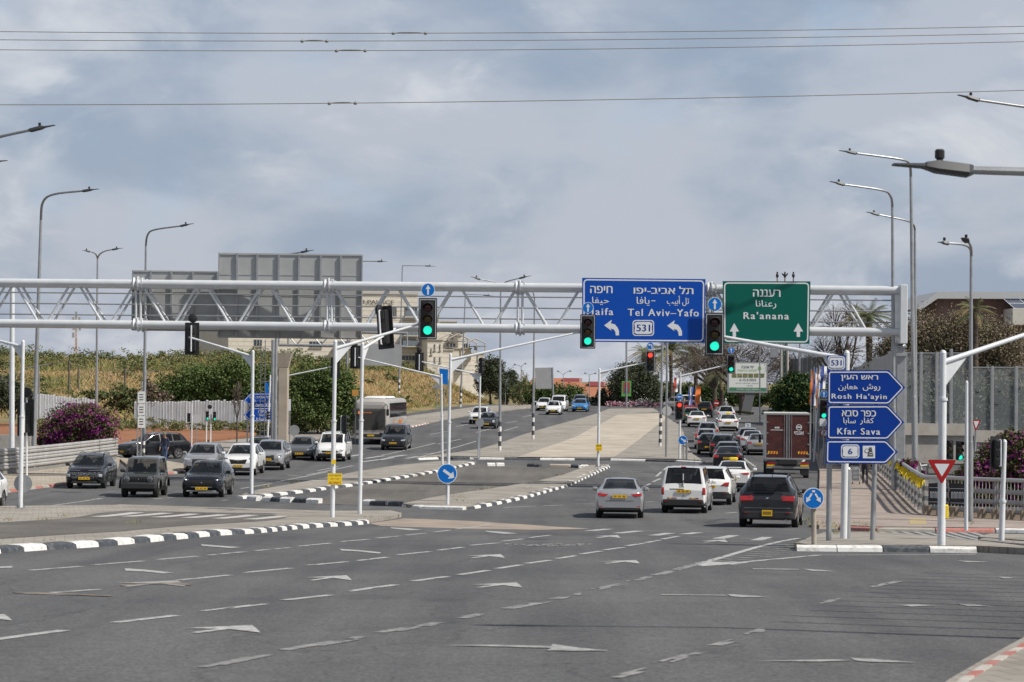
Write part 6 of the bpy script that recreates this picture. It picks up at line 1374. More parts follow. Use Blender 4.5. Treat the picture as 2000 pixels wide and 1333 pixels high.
    bb.build('side_lettering', mat('coach_side_orange', (.70, .22, .05), .5), o, 0)
bus()

# --- lorry
def lorry():
    q = at(1538, 935); a = radians(5.0); fwd = Vector((sin(a), cos(a), 0)); c = q + fwd * 3.6; c.z = G(c.y)
    o = thing('lorry', 'box lorry with dark red patterned rear doors and white lettering', 'lorry', None, c, -a)
    y = -3.9; W, z0, z1 = 2.50, 1.08, 3.58; hw = W / 2
    b = MB(); b.box((0, y + 3.3, (z0 + z1) / 2), (W, 6.5, z1 - z0)); b.build('cargo_box', mat('lorry_white', (.50, .50, .49), .5), o, 0)
    M_DOOR = mat('lorry_maroon', (.060, .014, .014), .45, 0, (.078, .022, .019), 2.0)
    M_PAT = mat('lorry_pattern', (.165, .045, .034), .5)
    for s in (-1, 1):
        b = MB(); b.box((s * .60, y + .03, (z0 + z1) / 2 - .01), (1.12, .05, z1 - z0 - .16)); d = b.build('rear_door', M_DOOR, o, 0)
        p = MB(); yy = y - .0015
        random.seed(5 if s > 0 else 9)
        for cx, cz in ((-.3, 3.1), (.25, 2.95), (-.25, 2.45), (.3, 2.2), (-.3, 1.85), (.2, 1.55), (-.05, 2.75), (.36, 2.6), (0, 2.05)):
            r = random.uniform(.10, .2); kind = random.choice('sacl'); X = s * .60 + cx
            if kind == 's':
                h = circ(X, cz, r * .5, 14); ring(p, h, circ(X, cz, r * .36, 14), yy)
                for i in range(9):
                    an = i * 2 * pi / 9; u, v = cos(an), sin(an); w = .012
                    p.sheet([(X + u * r * .7 - v * w, cz + v * r * .7 + u * w), (X + u * r * .7 + v * w, cz + v * r * .7 - u * w), (X + u * r * 1.1 + v * w, cz + v * r * 1.1 - u * w), (X + u * r * 1.1 - v * w, cz + v * r * 1.1 + u * w)], yy)
            elif kind == 'a':
                for rr in (r, r * .66, r * .33):
                    o_ = arc(X, cz - r * .4, rr, 0, pi, 10); i_ = arc(X, cz - r * .4, rr - .022, 0, pi, 10); p.add([(u, yy, v) for u, v in o_ + i_], [(k, k + 1, 12 + k, 11 + k) for k in range(10)])
            elif kind == 'l':
                for k in range(4): p.sheet([(X - r, cz + k * .07), (X + r, cz + k * .07), (X + r, cz + k * .07 + .02), (X - r, cz + k * .07 + .02)], yy)
            else: ring(p, circ(X, cz, r, 18), circ(X, cz, r - .022, 18), yy); ring(p, circ(X, cz, r * .5, 14), circ(X, cz, r * .5 - .02, 14), yy)
        p.build('pattern', M_PAT, d, 0)
        t = MB(); 
        if s > 0: letters(t, hebrew('אגמי'), .60, 2.52, yy - .004, .20, .50, .03); ring(t, circ(.60, 2.83, .165, 24), circ(.60, 2.83, .125, 24), yy - .004); t.sheet([(.49, 2.80), (.71, 2.80), (.71, 2.88), (.49, 2.88)], yy - .004)
        else: [t.sheet([(-.72 + k * .09, 2.76), (-.65 + k * .09, 2.76), (-.65 + k * .09, 2.85), (-.72 + k * .09, 2.85)], yy - .004) for k in range(3)]; t.sheet([(-.95, 2.655), (-.25, 2.655), (-.25, 2.69), (-.95, 2.69)], yy - .004)
        t.build('lettering', M_SHEET, d, 0)
        h = MB()
        for zz in (1.35, 1.9, 2.5, 3.1): h.box((s * 1.15, y - .01, zz), (.16, .05, .06))
        h.tube([(s * .085, y - .02, z0 - .02), (s * .085, y - .02, z1 - .05)], .018, 6); h.tube([(s * .20, y - .02, z0 - .02), (s * .20, y - .02, z1 - .05)], .012, 6); h.build('hinge_and_bar', M_GALV, d)
        w = MB()
        for k in range(3): w.sheet([(s * .82 + (-.22 + k * .15), 1.36), (s * .82 + (-.12 + k * .15), 1.36), (s * .82 + (-.06 + k * .15), 1.50), (s * .82 + (-.16 + k * .15), 1.50)], yy - .003)
        w.build('warning_stripe', mat('stripe_red', (.45, .03, .02), .5), d, 0); w = MB(); w.sheet([(s * .82 - .26, 1.355), (s * .82 + .26, 1.355), (s * .82 + .26, 1.505), (s * .82 - .26, 1.505)], yy - .0015); w.build('warning_panel', M_YEL, d, 0)
        t = MB(); t.box((s * .92, y + .05, .86), (.46, .06, .13)); t.build('taillight', M_TAIL, o, 0)
        t = MB(); t.box((s * .92, y + .045, .72), (.46, .04, .10)); t.build('licence_plate' if s < 0 else 'reflector_plate', M_PLATE, o, 0)
        t = MB(); t.box((s * .95, y + .35, .38), (.42, .03, .42)); t.build('mud_flap', M_TRIM, o, 0)
    f = MB(); e = .05
    for s in (-1, 1): f.box((s * (hw - .03), y + .01, (z0 + z1) / 2), (.07, .08, z1 - z0 + .02))
    f.box((0, y + .01, z1 - .02), (W - .14, .08, .09)); f.box((0, y + .01, z0 + .02), (W - .14, .08, .09)); f.build('door_frame', mat('lorry_frame', (.34, .34, .335), .45, .3), o, 0)
    b = MB(); b.box((0, y + 3.0, .92), (1.0, 6.6, .24)); b.bbox((0, y + .12, .56), (2.3, .12, .16), .02); b.bbox((0, y + .14, .80), (1.0, .1, .22), .02); b.build('chassis', M_TRIM, o, 0)
    b = MB(); b.bbox((0, y + .05, .60), (2.35, .05, .10), .015); b.build('rear_bumper', M_GALV, o)
    b = MB(); b.bbox((0, y + 7.3, 1.55), (2.35, 1.7, 2.2), .15); b.build('cab', mat('lorry_white', (.5, .5, .49), .5), o)
    b = MB()
    for s in (-1, 1): b.bbox((s * 1.42, y + 7.9, 2.0), (.14, .2, .5), .03); b.tube([(s * 1.1, y + 7.9, 2.2), (s * 1.42, y + 7.9, 2.2)], .02, 6)
    b.build('wing_mirror', M_BLACK, o)
    tm, rm = wheel_meshes(.45, .30, True)
    for yy_ in (y + 1.6, y + 6.9):
        for s in (-1, 1): wo = link('wheel', tm, o); wo.location = (s * (hw - .2), yy_, .45); wo.rotation_euler = (0, 0, 0 if s > 0 else pi); link('rim', rm, wo)
lorry()
# ------------------------------------------------------------------ vegetation
def leafmat(name, c, c2, rough=.65, scale=.9, trans=.0):
    m = mat(name, c, rough, 0, c2, scale, lo=.35, hi=.68, spec=.25); return m
LF = {'green': [leafmat('leaf_green', (.080, .122, .032), (.108, .150, .042)), leafmat('leaf_deep_green', (.056, .090, .026), (.074, .108, .032)), leafmat('leaf_yellow_green', (.115, .152, .045), (.14, .172, .055))],
      'olive': [leafmat('leaf_olive', (.060, .075, .036), (.085, .098, .052)), leafmat('leaf_dark_olive', (.030, .040, .020), (.048, .060, .030)), leafmat('leaf_grey_olive', (.105, .115, .075), (.13, .14, .10))],
      'scrub': [leafmat('leaf_scrub', (.115, .135, .050), (.155, .165, .065)), leafmat('leaf_scrub_dark', (.080, .102, .038), (.105, .125, .05)), leafmat('leaf_straw', (.25, .205, .095), (.31, .25, .13))],
      'brown': [leafmat('leaf_brown', (.185, .142, .105), (.22, .17, .13)), leafmat('leaf_brown_olive', (.150, .142, .070), (.185, .165, .085)), leafmat('leaf_dark_brown', (.125, .096, .074), (.15, .115, .09))],
      'magenta': [leafmat('bract_magenta', (.24, .022, .17), (.32, .045, .23)), leafmat('leaf_bougainvillea', (.060, .080, .026), (.10, .105, .04)), leafmat('leaf_bougainvillea_brown', (.095, .060, .040), (.13, .085, .055)), leafmat('bract_purple', (.15, .016, .12), (.22, .03, .17))],
      'dkgreen': [leafmat('leaf_forest', (.022, .052, .016), (.045, .085, .022)), leafmat('leaf_forest_dark', (.012, .030, .010), (.025, .05, .015)), leafmat('leaf_forest_light', (.085, .125, .028), (.12, .16, .04))],
      'twig': [leafmat('twig_brown', (.145, .110, .085), (.19, .15, .12)), leafmat('twig_dark', (.075, .055, .045), (.11, .085, .068)), leafmat('twig_grey', (.20, .165, .135), (.24, .20, .17))]}
M_BARK = mat('bark', (.10, .075, .055), .9, 0, (.055, .042, .033), 3, bump=.4, bscale=12)
def foliage(name, lobes, size, mats_, parent, n_scale=1.0, weights=None, thin=1.0, clump=.45, zmin=None, flowers=None):
    """many small leaf faces gathered in clumps inside the lobes [(centre, radii, count)]"""
    P_, S_, = [], []
    for c, r, n in lobes:
        n = int(n * n_scale); k = max(6, n // 28)
        d = RNG.normal(size=(k, 3)); d /= np.linalg.norm(d, axis=1)[:, None]
        rad = RNG.random(k)**.38 * (1 + .16 * RNG.normal(size=k)); cc = d * rad[:, None]
        i = RNG.integers(0, k, n); q = cc[i] + RNG.normal(size=(n, 3)) * .13 * clump / .45
        P_.append(np.array(c)[None] + q * np.array(r)[None])
    p = np.concatenate(P_)
    if zmin is not None: p = p[p[:, 2] > zmin]
    n = len(p); a = RNG.normal(size=(n, 3)); a /= np.linalg.norm(a, axis=1)[:, None]; b = np.cross(a, RNG.normal(size=(n, 3))); b /= np.linalg.norm(b, axis=1)[:, None]
    s = size * (.6 + .8 * RNG.random(n))[:, None]; a = a * s; b = b * s * .62 * thin
    v = np.stack([p - a, p + b * .9 - a * .1, p + a, p - b * .9 + a * .1], 1).reshape(-1, 3)
    me = bpy.data.meshes.new(name); me.vertices.add(4 * n); me.vertices.foreach_set('co', v.ravel()); me.loops.add(4 * n); me.loops.foreach_set('vertex_index', np.arange(4 * n))
    me.polygons.add(n); me.polygons.foreach_set('loop_start', np.arange(n) * 4)
    w = np.array(weights if weights is not None else [.5, .3, .2][:len(mats_)] + [.1] * max(0, len(mats_) - 3)); w = w / w.sum()
    # tone changes clump by clump
    h = np.sin(p[:, 0] * 1.9 + 4.1 * np.sin(p[:, 2] * 1.3)) * np.cos(p[:, 1] * 1.7 + 2 * np.sin(p[:, 2] * 1.9 + p[:, 0])) * .5 + .5; h = np.clip(h * .6 + RNG.random(n) * .4, 0, .999)
    srt = np.argsort(np.argsort(h)) / max(1, n); me.polygons.foreach_set('material_index', np.minimum(np.searchsorted(np.cumsum(w), srt), len(mats_) - 1).astype(np.int32))
    for m in mats_: me.materials.append(m)
    me.update(); me.validate(); return link(name, me, parent)
def limbs(mb, base, tips, r, n=6):
    for t in tips:
        base = Vector(base); t = Vector(t); m1 = base.lerp(t, .4) + Vector((random.uniform(-.2, .2), random.uniform(-.2, .2), random.uniform(0, .25))) * (t - base).length * .4
        mb.tube([base, m1, t], [r, r * .6, r * .18], n)
def tree(label, bx, by, Y, lobes, kind, size, trunk_r=.18, fork=.45, cat='tree', name='tree', group=None, depth=1.0, n=1.0, weights=None, thin=1.0, zbase=None, limbs_n=7, twigs=0, clump=.45):
    """lobes: (px x, px y, px rx, px ry, leaves)"""
    b = P(bx, by, Y); z = float(Z(b.x, Y)) if zbase is None else zbase; q = Vector((b.x, Y, z)); o = thing(name, label, cat, group, q); s = Y / F; L = []
    for cx, cy, rx, ry, k in lobes:
        c = rel(o, P(cx, cy, Y)) + Vector((0, random.uniform(-.3, .3) * rx * s, 0)); L.append((tuple(c), (rx * s, (rx + ry) / 2 * s * depth, ry * s), k))
    if trunk_r:
        mb = MB(); zt = max(.3, min(c[0][2] for c in L) * fork + .2); f = Vector((random.uniform(-.2, .2), 0, zt)); mb.tube([(0, 0, -.2), f * .5, f], [trunk_r * 1.25, trunk_r, trunk_r * .85], 10)
        tips = [Vector(c[0]) + Vector((random.uniform(-.6, .6) * c[1][0], random.uniform(-.5, .5) * c[1][1], random.uniform(-.2, .6) * c[1][2])) for c in L for _ in range(max(1, limbs_n // len(L)))]
        limbs(mb, f, tips, trunk_r * .6)
        if twigs:
            for c in L:
                for _ in range(twigs):
                    d = Vector((random.gauss(0, 1), random.gauss(0, 1), random.gauss(.3, 1))).normalized(); a = Vector(c[0]) + Vector((d.x * c[1][0], d.y * c[1][1], d.z * c[1][2])) * random.uniform(.1, .5)
                    e = Vector(c[0]) + Vector((d.x * c[1][0], d.y * c[1][1], d.z * c[1][2])) * random.uniform(.8, 1.15); mb.tube([a, a.lerp(e, .5) + Vector((0, 0, .1)), e], [.035, .022, .008], 4, cap=False)
        mb.build('trunk', M_BARK, o)
    foliage('crown', L, size, LF[kind], o, n, weights, thin, clump); return o
def bush(label, bx, by, Y, lobes, kind, size, **kw): return tree(label, bx, by, Y, lobes, kind, size, trunk_r=kw.pop('trunk_r', .06), fork=.15, cat='bush', name=kw.pop('name', 'bush'), **kw)

# the dry slope and its crest
def slope_grass():
    n = 230000; x = RNG.uniform(-62, 4, n); y = RNG.uniform(180, 345, n); h = hill(x, y); k = (h > .25) | ((edgeX(y) - x > 5.5) & (edgeX(y) - x < 30) & (y > 205)); x, y, h = x[k], y[k], h[k]; n = len(x)
    z = G(y) + h - .08
    g = np.sin(x * .33 + 2 * np.sin(y * .11)) * np.cos(y * .21 + x * .1) + .35 * RNG.normal(size=n)
    ht = RNG.uniform(.10, .50, n) * (1 + .5 * (h > 4.2)); w = RNG.uniform(.015, .05, n); a = RNG.uniform(0, 2 * pi, n)
    dx, dy = np.cos(a) * w, np.sin(a) * w; lx, ly = RNG.normal(size=n) * .26, RNG.normal(size=n) * .26
    v = np.stack([np.stack([x - dx, y - dy, z], 1), np.stack([x + dx, y + dy, z], 1), np.stack([x + dx * .4 + lx, y + dy * .4 + ly, z + ht], 1), np.stack([x - dx * .4 + lx, y - dy * .4 + ly, z + ht * .95], 1)], 1).reshape(-1, 3)
    me = bpy.data.meshes.new('slope_grass'); me.vertices.add(4 * n); me.vertices.foreach_set('co', v.ravel()); me.loops.add(4 * n); me.loops.foreach_set('vertex_index', np.arange(4 * n)); me.polygons.add(n); me.polygons.foreach_set('loop_start', np.arange(n) * 4)
    crest = h > 4.1; mi = np.where(g > .75, 2, np.where(g > .25, 1, 0)); mi = np.where(crest & (RNG.random(n) < .6), 2, mi); me.polygons.foreach_set('material_index', mi.astype(np.int32))
    for m in (mat('grass_straw', (.46, .335, .17), .9, 0, (.36, .245, .115), .5), mat('grass_gold', (.34, .26, .085), .9, 0, (.26, .22, .07), .5), mat('grass_green', (.13, .16, .045), .85, 0, (.18, .19, .06), .5)): me.materials.append(m)
    me.update(); me.validate(); tag(link('slope_grass', me), 'tall dry straw and green grass covering the slope left of the road', 'grass', None, 'stuff')
slope_grass()
def scrub():
    L = []
    for _ in range(520):
        x = random.uniform(-66, -6); y = random.uniform(222, 335); h = float(hill(x, y))
        if h < .8 or (h < 4.15 and random.random() < .80): continue
        z = float(G(y)) + h; r = random.uniform(.5, 1.8); L.append(((x, y, z + r * .3), (r * 1.3, r * 1.2, r * .75), random.randint(260, 480)))
    o = foliage('hill_scrub', L, .115, LF['scrub'], None, 1.0, [.5, .34, .16]); tag(o, 'rough green and straw scrub along the crest of the slope', 'scrub', None, 'stuff')
    L = []
    for _ in range(150):
        px = random.choice([random.uniform(60, 150), random.uniform(225, 480), random.uniform(470, 700)]); q = at(px, random.uniform(839, 847) if px < 480 else random.uniform(842, 851)); L.append(((q.x, q.y, q.z + .45), (.9, .8, .55), 150))
    o = foliage('verge_weeds', L, .13, LF['scrub'], None, 1.0, [.6, .15, .25], thin=.5); tag(o, 'green weeds along the foot of the white fence', 'weeds', None, 'stuff')
scrub()
# big bushes on the left
bush('huge dense green bush behind the white fence, left of the concrete column', 420, 815, 208, [(330, 766, 45, 30, 2600), (392, 752, 58, 38, 4600), (462, 745, 56, 42, 4800), (350, 790, 55, 24, 2600), (440, 788, 65, 26, 3400), (505, 780, 30, 34, 2000), (515, 748, 30, 40, 2200)], 'green', .10, n=2.8)
bush('dense green bush right of the concrete column, behind the bus shelter', 620, 835, 196, [(600, 758, 40, 46, 4000), (645, 752, 38, 42, 3400), (575, 790, 38, 40, 2600), (625, 800, 48, 34, 3000), (675, 790, 32, 40, 2200), (665, 762, 28, 36, 1800)], 'green', .10, n=2.6)
bush('olive coloured bush at the left edge behind the lamp poles', 25, 815, 205, [(15, 768, 32, 36, 2600), (45, 785, 22, 26, 1300), (-25, 775, 30, 40, 1800)], 'olive', .10, n=2.2)
bush('low bush spilling over the white fence beside the bus stop sign', 240, 815, 206, [(190, 775, 30, 14, 800), (232, 782, 28, 20, 1200), (262, 790, 20, 18, 800), (255, 770, 22, 12, 600)], 'scrub', .14, weights=[.35, .55, .1])
tree('reddish brown shrub right of the bus stop sign', 300, 830, 203, [(300, 772, 24, 22, 1000), (322, 782, 18, 16, 600), (290, 755, 14, 14, 400)], 'brown', .13, trunk_r=.07, twigs=10)
tree('small bare tree before the fence left of the blue route signs', 463, 842, 180, [(463, 775, 14, 34, 160)], 'twig', .10, trunk_r=.05, twigs=34, thin=.4)
bush('big purple flowering bush behind the guardrail', 150, 872, 148, [(150, 822, 55, 32, 4600), (112, 845, 36, 24, 2200), (190, 840, 34, 32, 3000), (150, 850, 62, 22, 2600), (95, 862, 22, 14, 700)], 'magenta', .075, n=2.4, weights=[.10, .42, .27, .21], name='flowering_bush')
bush('purple flowering bush at the right edge behind the railing', 1960, 985, 104, [(1965, 900, 52, 34, 4200), (1930, 930, 50, 36, 3600), (2000, 925, 50, 60, 3600), (1890, 950, 40, 30, 2000), (1985, 870, 40, 26, 2200), (1950, 975, 80, 30, 2600), (1870, 975, 40, 22, 1000)], 'magenta', .075, n=2.2, weights=[.06, .48, .29, .17], name='flowering_bush')
bush('small purple flowered bush behind the gantry column', 1775, 945, 112, [(1775, 915, 16, 22, 700), (1800, 930, 14, 12, 300)], 'magenta', .09, weights=[.2, .35, .25, .2], name='flowering_bush')
# trees beyond the slope
tree('dark round tree on the slope under the gantry beam', 958, 790, 330, [(958, 730, 26, 32, 4200), (945, 750, 20, 22, 1800), (975, 752, 16, 22, 1500), (968, 715, 16, 16, 1100)], 'olive', .11, n=1.8, trunk_r=.16, weights=[.35, .55, .1])
tree('dark tree right of the banded lamp pole, over the triangular sign back', 990, 792, 340, [(992, 752, 22, 26, 2800), (1005, 765, 14, 20, 1200), (985, 772, 16, 16, 900), (998, 735, 12, 12, 600)], 'olive', .11, n=1.8, trunk_r=.15, weights=[.35, .5, .15])
bush('wide green hedge bush behind the big grey sign back', 1060, 797, 312, [(1035, 770, 32, 24, 2400), (1080, 772, 36, 24, 2600), (1118, 775, 24, 24, 1800), (1135, 785, 14, 16, 800), (1020, 765, 18, 16, 900)], 'green', .12, n=1.9, weights=[.3, .6, .1])
bush('feathery pale green shrub beside the leaning banded lamp', 1022, 790, 300, [(1022, 752, 12, 22, 700), (1010, 770, 14, 20, 700)], 'scrub', .14, thin=.5)
bush('dark dull shrub left of the round tree', 1170, 798, 318, [(1170, 786, 34, 14, 1300), (1178, 772, 14, 14, 600), (1200, 784, 16, 16, 700)], 'olive', .15, weights=[.3, .65, .05])
tree('broad round olive tree with a forked trunk at the roundabout', 1237, 798, 315, [(1237, 745, 42, 34, 5600), (1210, 755, 24, 26, 2400), (1268, 755, 24, 26, 2400), (1240, 725, 30, 18, 2000), (1280, 768, 14, 12, 600)], 'olive', .115, n=2.0, trunk_r=.34, fork=.35, weights=[.42, .33, .25])
tree('rounded bright green tree beside the lorry', 1550, 825, 195, [(1550, 768, 36, 30, 4600), (1530, 782, 26, 24, 2400), (1575, 780, 22, 28, 2200), (1555, 745, 24, 16, 1400), (1550, 800, 32, 16, 1600)], 'dkgreen', .10, trunk_r=.16, n=2.4)
bush('line of dark green trees closing the street end', 1380, 800, 380, [(1240, 782, 26, 16, 900), (1280, 778, 26, 22, 1300), (1310, 770, 24, 26, 1500), (1345, 775, 24, 26, 1600), (1378, 770, 26, 24, 1800), (1405, 772, 22, 26, 1600), (1440, 780, 26, 20, 1600), (1320, 778, 20, 22, 1200), (1480, 778, 30, 24, 1700), (1530, 775, 34, 28, 1900), (1590, 772, 36, 30, 1900), (1640, 770, 34, 30, 1700)], 'dkgreen', .17, n=1.8, name='tree_line', weights=[.5, .35, .15])
# palms
def palm(label, bx, by, Y, cx, cy, rx, nf=34, kind='green', droop=.9, trunk_r=.24, zbase=None):
    b = P(bx, by, Y); z = float(Z(b.x, Y)) if zbase is None else zbase; q = Vector((b.x, Y, z)); o = thing('palm_tree', label, 'palm tree', 'palm trees along the avenue', q)
    t = rel(o, P(cx, cy, Y)); mb = MB(); mb.tube([(0, 0, -.2), t * .5, t], [trunk_r * 1.2, trunk_r, trunk_r * 1.1], 12)
    for i in range(16):
        f = t * (i / 16 + .03); mb.tube([f, f + Vector((0, 0, .12))], [trunk_r * 1.12, trunk_r * 1.2], 10)
    mb.build('trunk', M_BARK, o); R = rx * Y / F; vs, fs, ms = [], [], []
    for i in range(nf):
        az = random.uniform(0, 2 * pi); el = random.choice([random.uniform(.1, 1.25), random.uniform(-.6, .4)]); Lf = R * random.uniform(.85, 1.15); h = Vector((cos(az), sin(az), 0)); n = 11; pr = []
        for k in range(n + 1):
            u = k / n; pr.append(t + h * (Lf * (cos(el) * u)) + Vector((0, 0, Lf * (sin(el) * u - droop * .5 * u * u * (1 if el > 0 else .7)))))
        side = Vector((-h.y, h.x, 0)); mi = 0 if el > .2 else (1 if random.random() < .6 else 2)
        for k in range(n):
            for s in (-1, 1):
                for w in (0, .5):
                    p0 = pr[k].lerp(pr[k + 1], w); d = (pr[k + 1] - pr[k]); ll = R * .22 * sin(pi * (.12 + .86 * (k + w) / n))
                    e = p0 + side * s * ll * .8 + d.normalized() * ll * .55 - Vector((0, 0, ll * .35)); x = d * .28; o_ = len(vs); vs += [p0, p0 + x, e]; fs.append((o_, o_ + 1, o_ + 2)); ms.append(mi)
        o_ = len(vs); 
        for k in range(n): a, c = pr[k], pr[k + 1]; j = len(vs); w = Vector((0, 0, .02)); vs += [a - w, c - w, c + w, a + w]; fs.append((j, j + 1, j + 2, j + 3)); ms.append(2)
    f = MB(); f.v = [tuple(v) for v in vs]; f.f = fs; f.m = ms
    f.build('fronds', [leafmat('palm_green', (.10, .125, .055), (.14, .16, .075)), leafmat('palm_dark', (.06, .075, .035), (.09, .105, .05)), leafmat('palm_dry', (.22, .17, .085), (.27, .21, .11))], o, 0); return o
palm('palm left of the far queue, its crown just under the blue gantry sign', 1311, 800, 330, 1310, 684, 78, 44)
palm('palm with a thick trunk between the flags and the billboard', 1360, 812, 300, 1358, 700, 62, 40)
palm('palm partly behind the billboard with dry hanging fronds', 1409, 812, 285, 1409, 728, 46, 36, droop=1.4)
palm('tall palm behind the right end of the gantry', 1700, 840, 185, 1697, 618, 62, 46)
palm('palm top showing in front of the brick building on the right', 1905, 760, 165, 1903, 604, 48, 34, zbase=2)
palm('far palm left of the palm under the blue sign', 1250, 800, 345, 1258, 690, 48, 30)
# leafless and brown trees
tree('wide leafless brown tree behind the billboard', 1450, 815, 265, [(1440, 700, 60, 42, 2600), (1500, 700, 50, 44, 2400), (1390, 705, 45, 36, 1800), (1470, 740, 60, 30, 1500)], 'twig', .15, trunk_r=.35, twigs=70, thin=.18, limbs_n=24, n=1.8)
tree('second leafless brown tree left of the billboard palm', 1395, 815, 290, [(1370, 700, 50, 40, 1900), (1335, 715, 40, 30, 1200), (1420, 690, 40, 40, 1500)], 'twig', .16, trunk_r=.3, twigs=50, thin=.18, limbs_n=18, n=1.7)
tree('bare tree with thin pale twigs behind the gantry truss on the right', 1640, 830, 200, [(1630, 640, 40, 46, 1300), (1665, 620, 30, 34, 900), (1610, 690, 40, 34, 1100), (1655, 690, 40, 34, 1100)], 'twig', .10, trunk_r=.22, twigs=60, thin=.2, limbs_n=20, n=1.5)
tree('brown tree between the green tree and the metal wall', 1560, 820, 235, [(1560, 715, 42, 34, 1800), (1590, 735, 34, 30, 1200), (1525, 720, 30, 34, 1300)], 'twig', .14, trunk_r=.25, twigs=50, thin=.2, limbs_n=18, n=1.5)
tree('great brown and olive thicket above the glass wall', 1850, 790, 172, [(1800, 680, 70, 62, 6500), (1880, 665, 72, 50, 6500), (1945, 690, 60, 60, 5200), (1750, 720, 50, 60, 3600), (1840, 740, 90, 50, 4200), (1950, 760, 80, 50, 3200)], 'brown', .075, trunk_r=.3, twigs=60, n=4.2, weights=[.45, .38, .17], zbase=1.5, limbs_n=18)
bush('mixed olive shrubs standing behind the glass wall', 1890, 850, 156, [(1800, 790, 40, 50, 1800), (1860, 790, 46, 60, 2200), (1930, 800, 50, 60, 2600), (1985, 800, 40, 60, 2200), (1780, 760, 24, 50, 900)], 'olive', .13, weights=[.4, .25, .35], n=1.2)
bush('low clipped hedge along the far verge by the billboard', 1490, 818, 238, [(1450, 806, 30, 3, 300), (1500, 805, 30, 4, 400)], 'scrub', .12, trunk_r=0)
# flower bed at the roundabout
def flowerbed():
    L = []
    for i in range(46):
        p = P(1188 + i * 2.35 + random.uniform(-2, 2), 796, 306 - i * .12 + random.uniform(-1.5, 1.5)); L.append(((p.x, p.y, float(G(p.y)) + .38), (.45, .5, .34), 130))
    o = foliage('flower_bed', L, .085, [mat('petal_pink', (.62, .22, .34), .7), mat('petal_white', (.72, .66, .68), .7), LF['green'][1], mat('petal_deep_pink', (.48, .07, .20), .7)], None, 1.0, [.34, .26, .22, .18]); tag(o, 'bed of pink and white flowers edging the roundabout', 'flowers', None, 'stuff')
flowerbed()
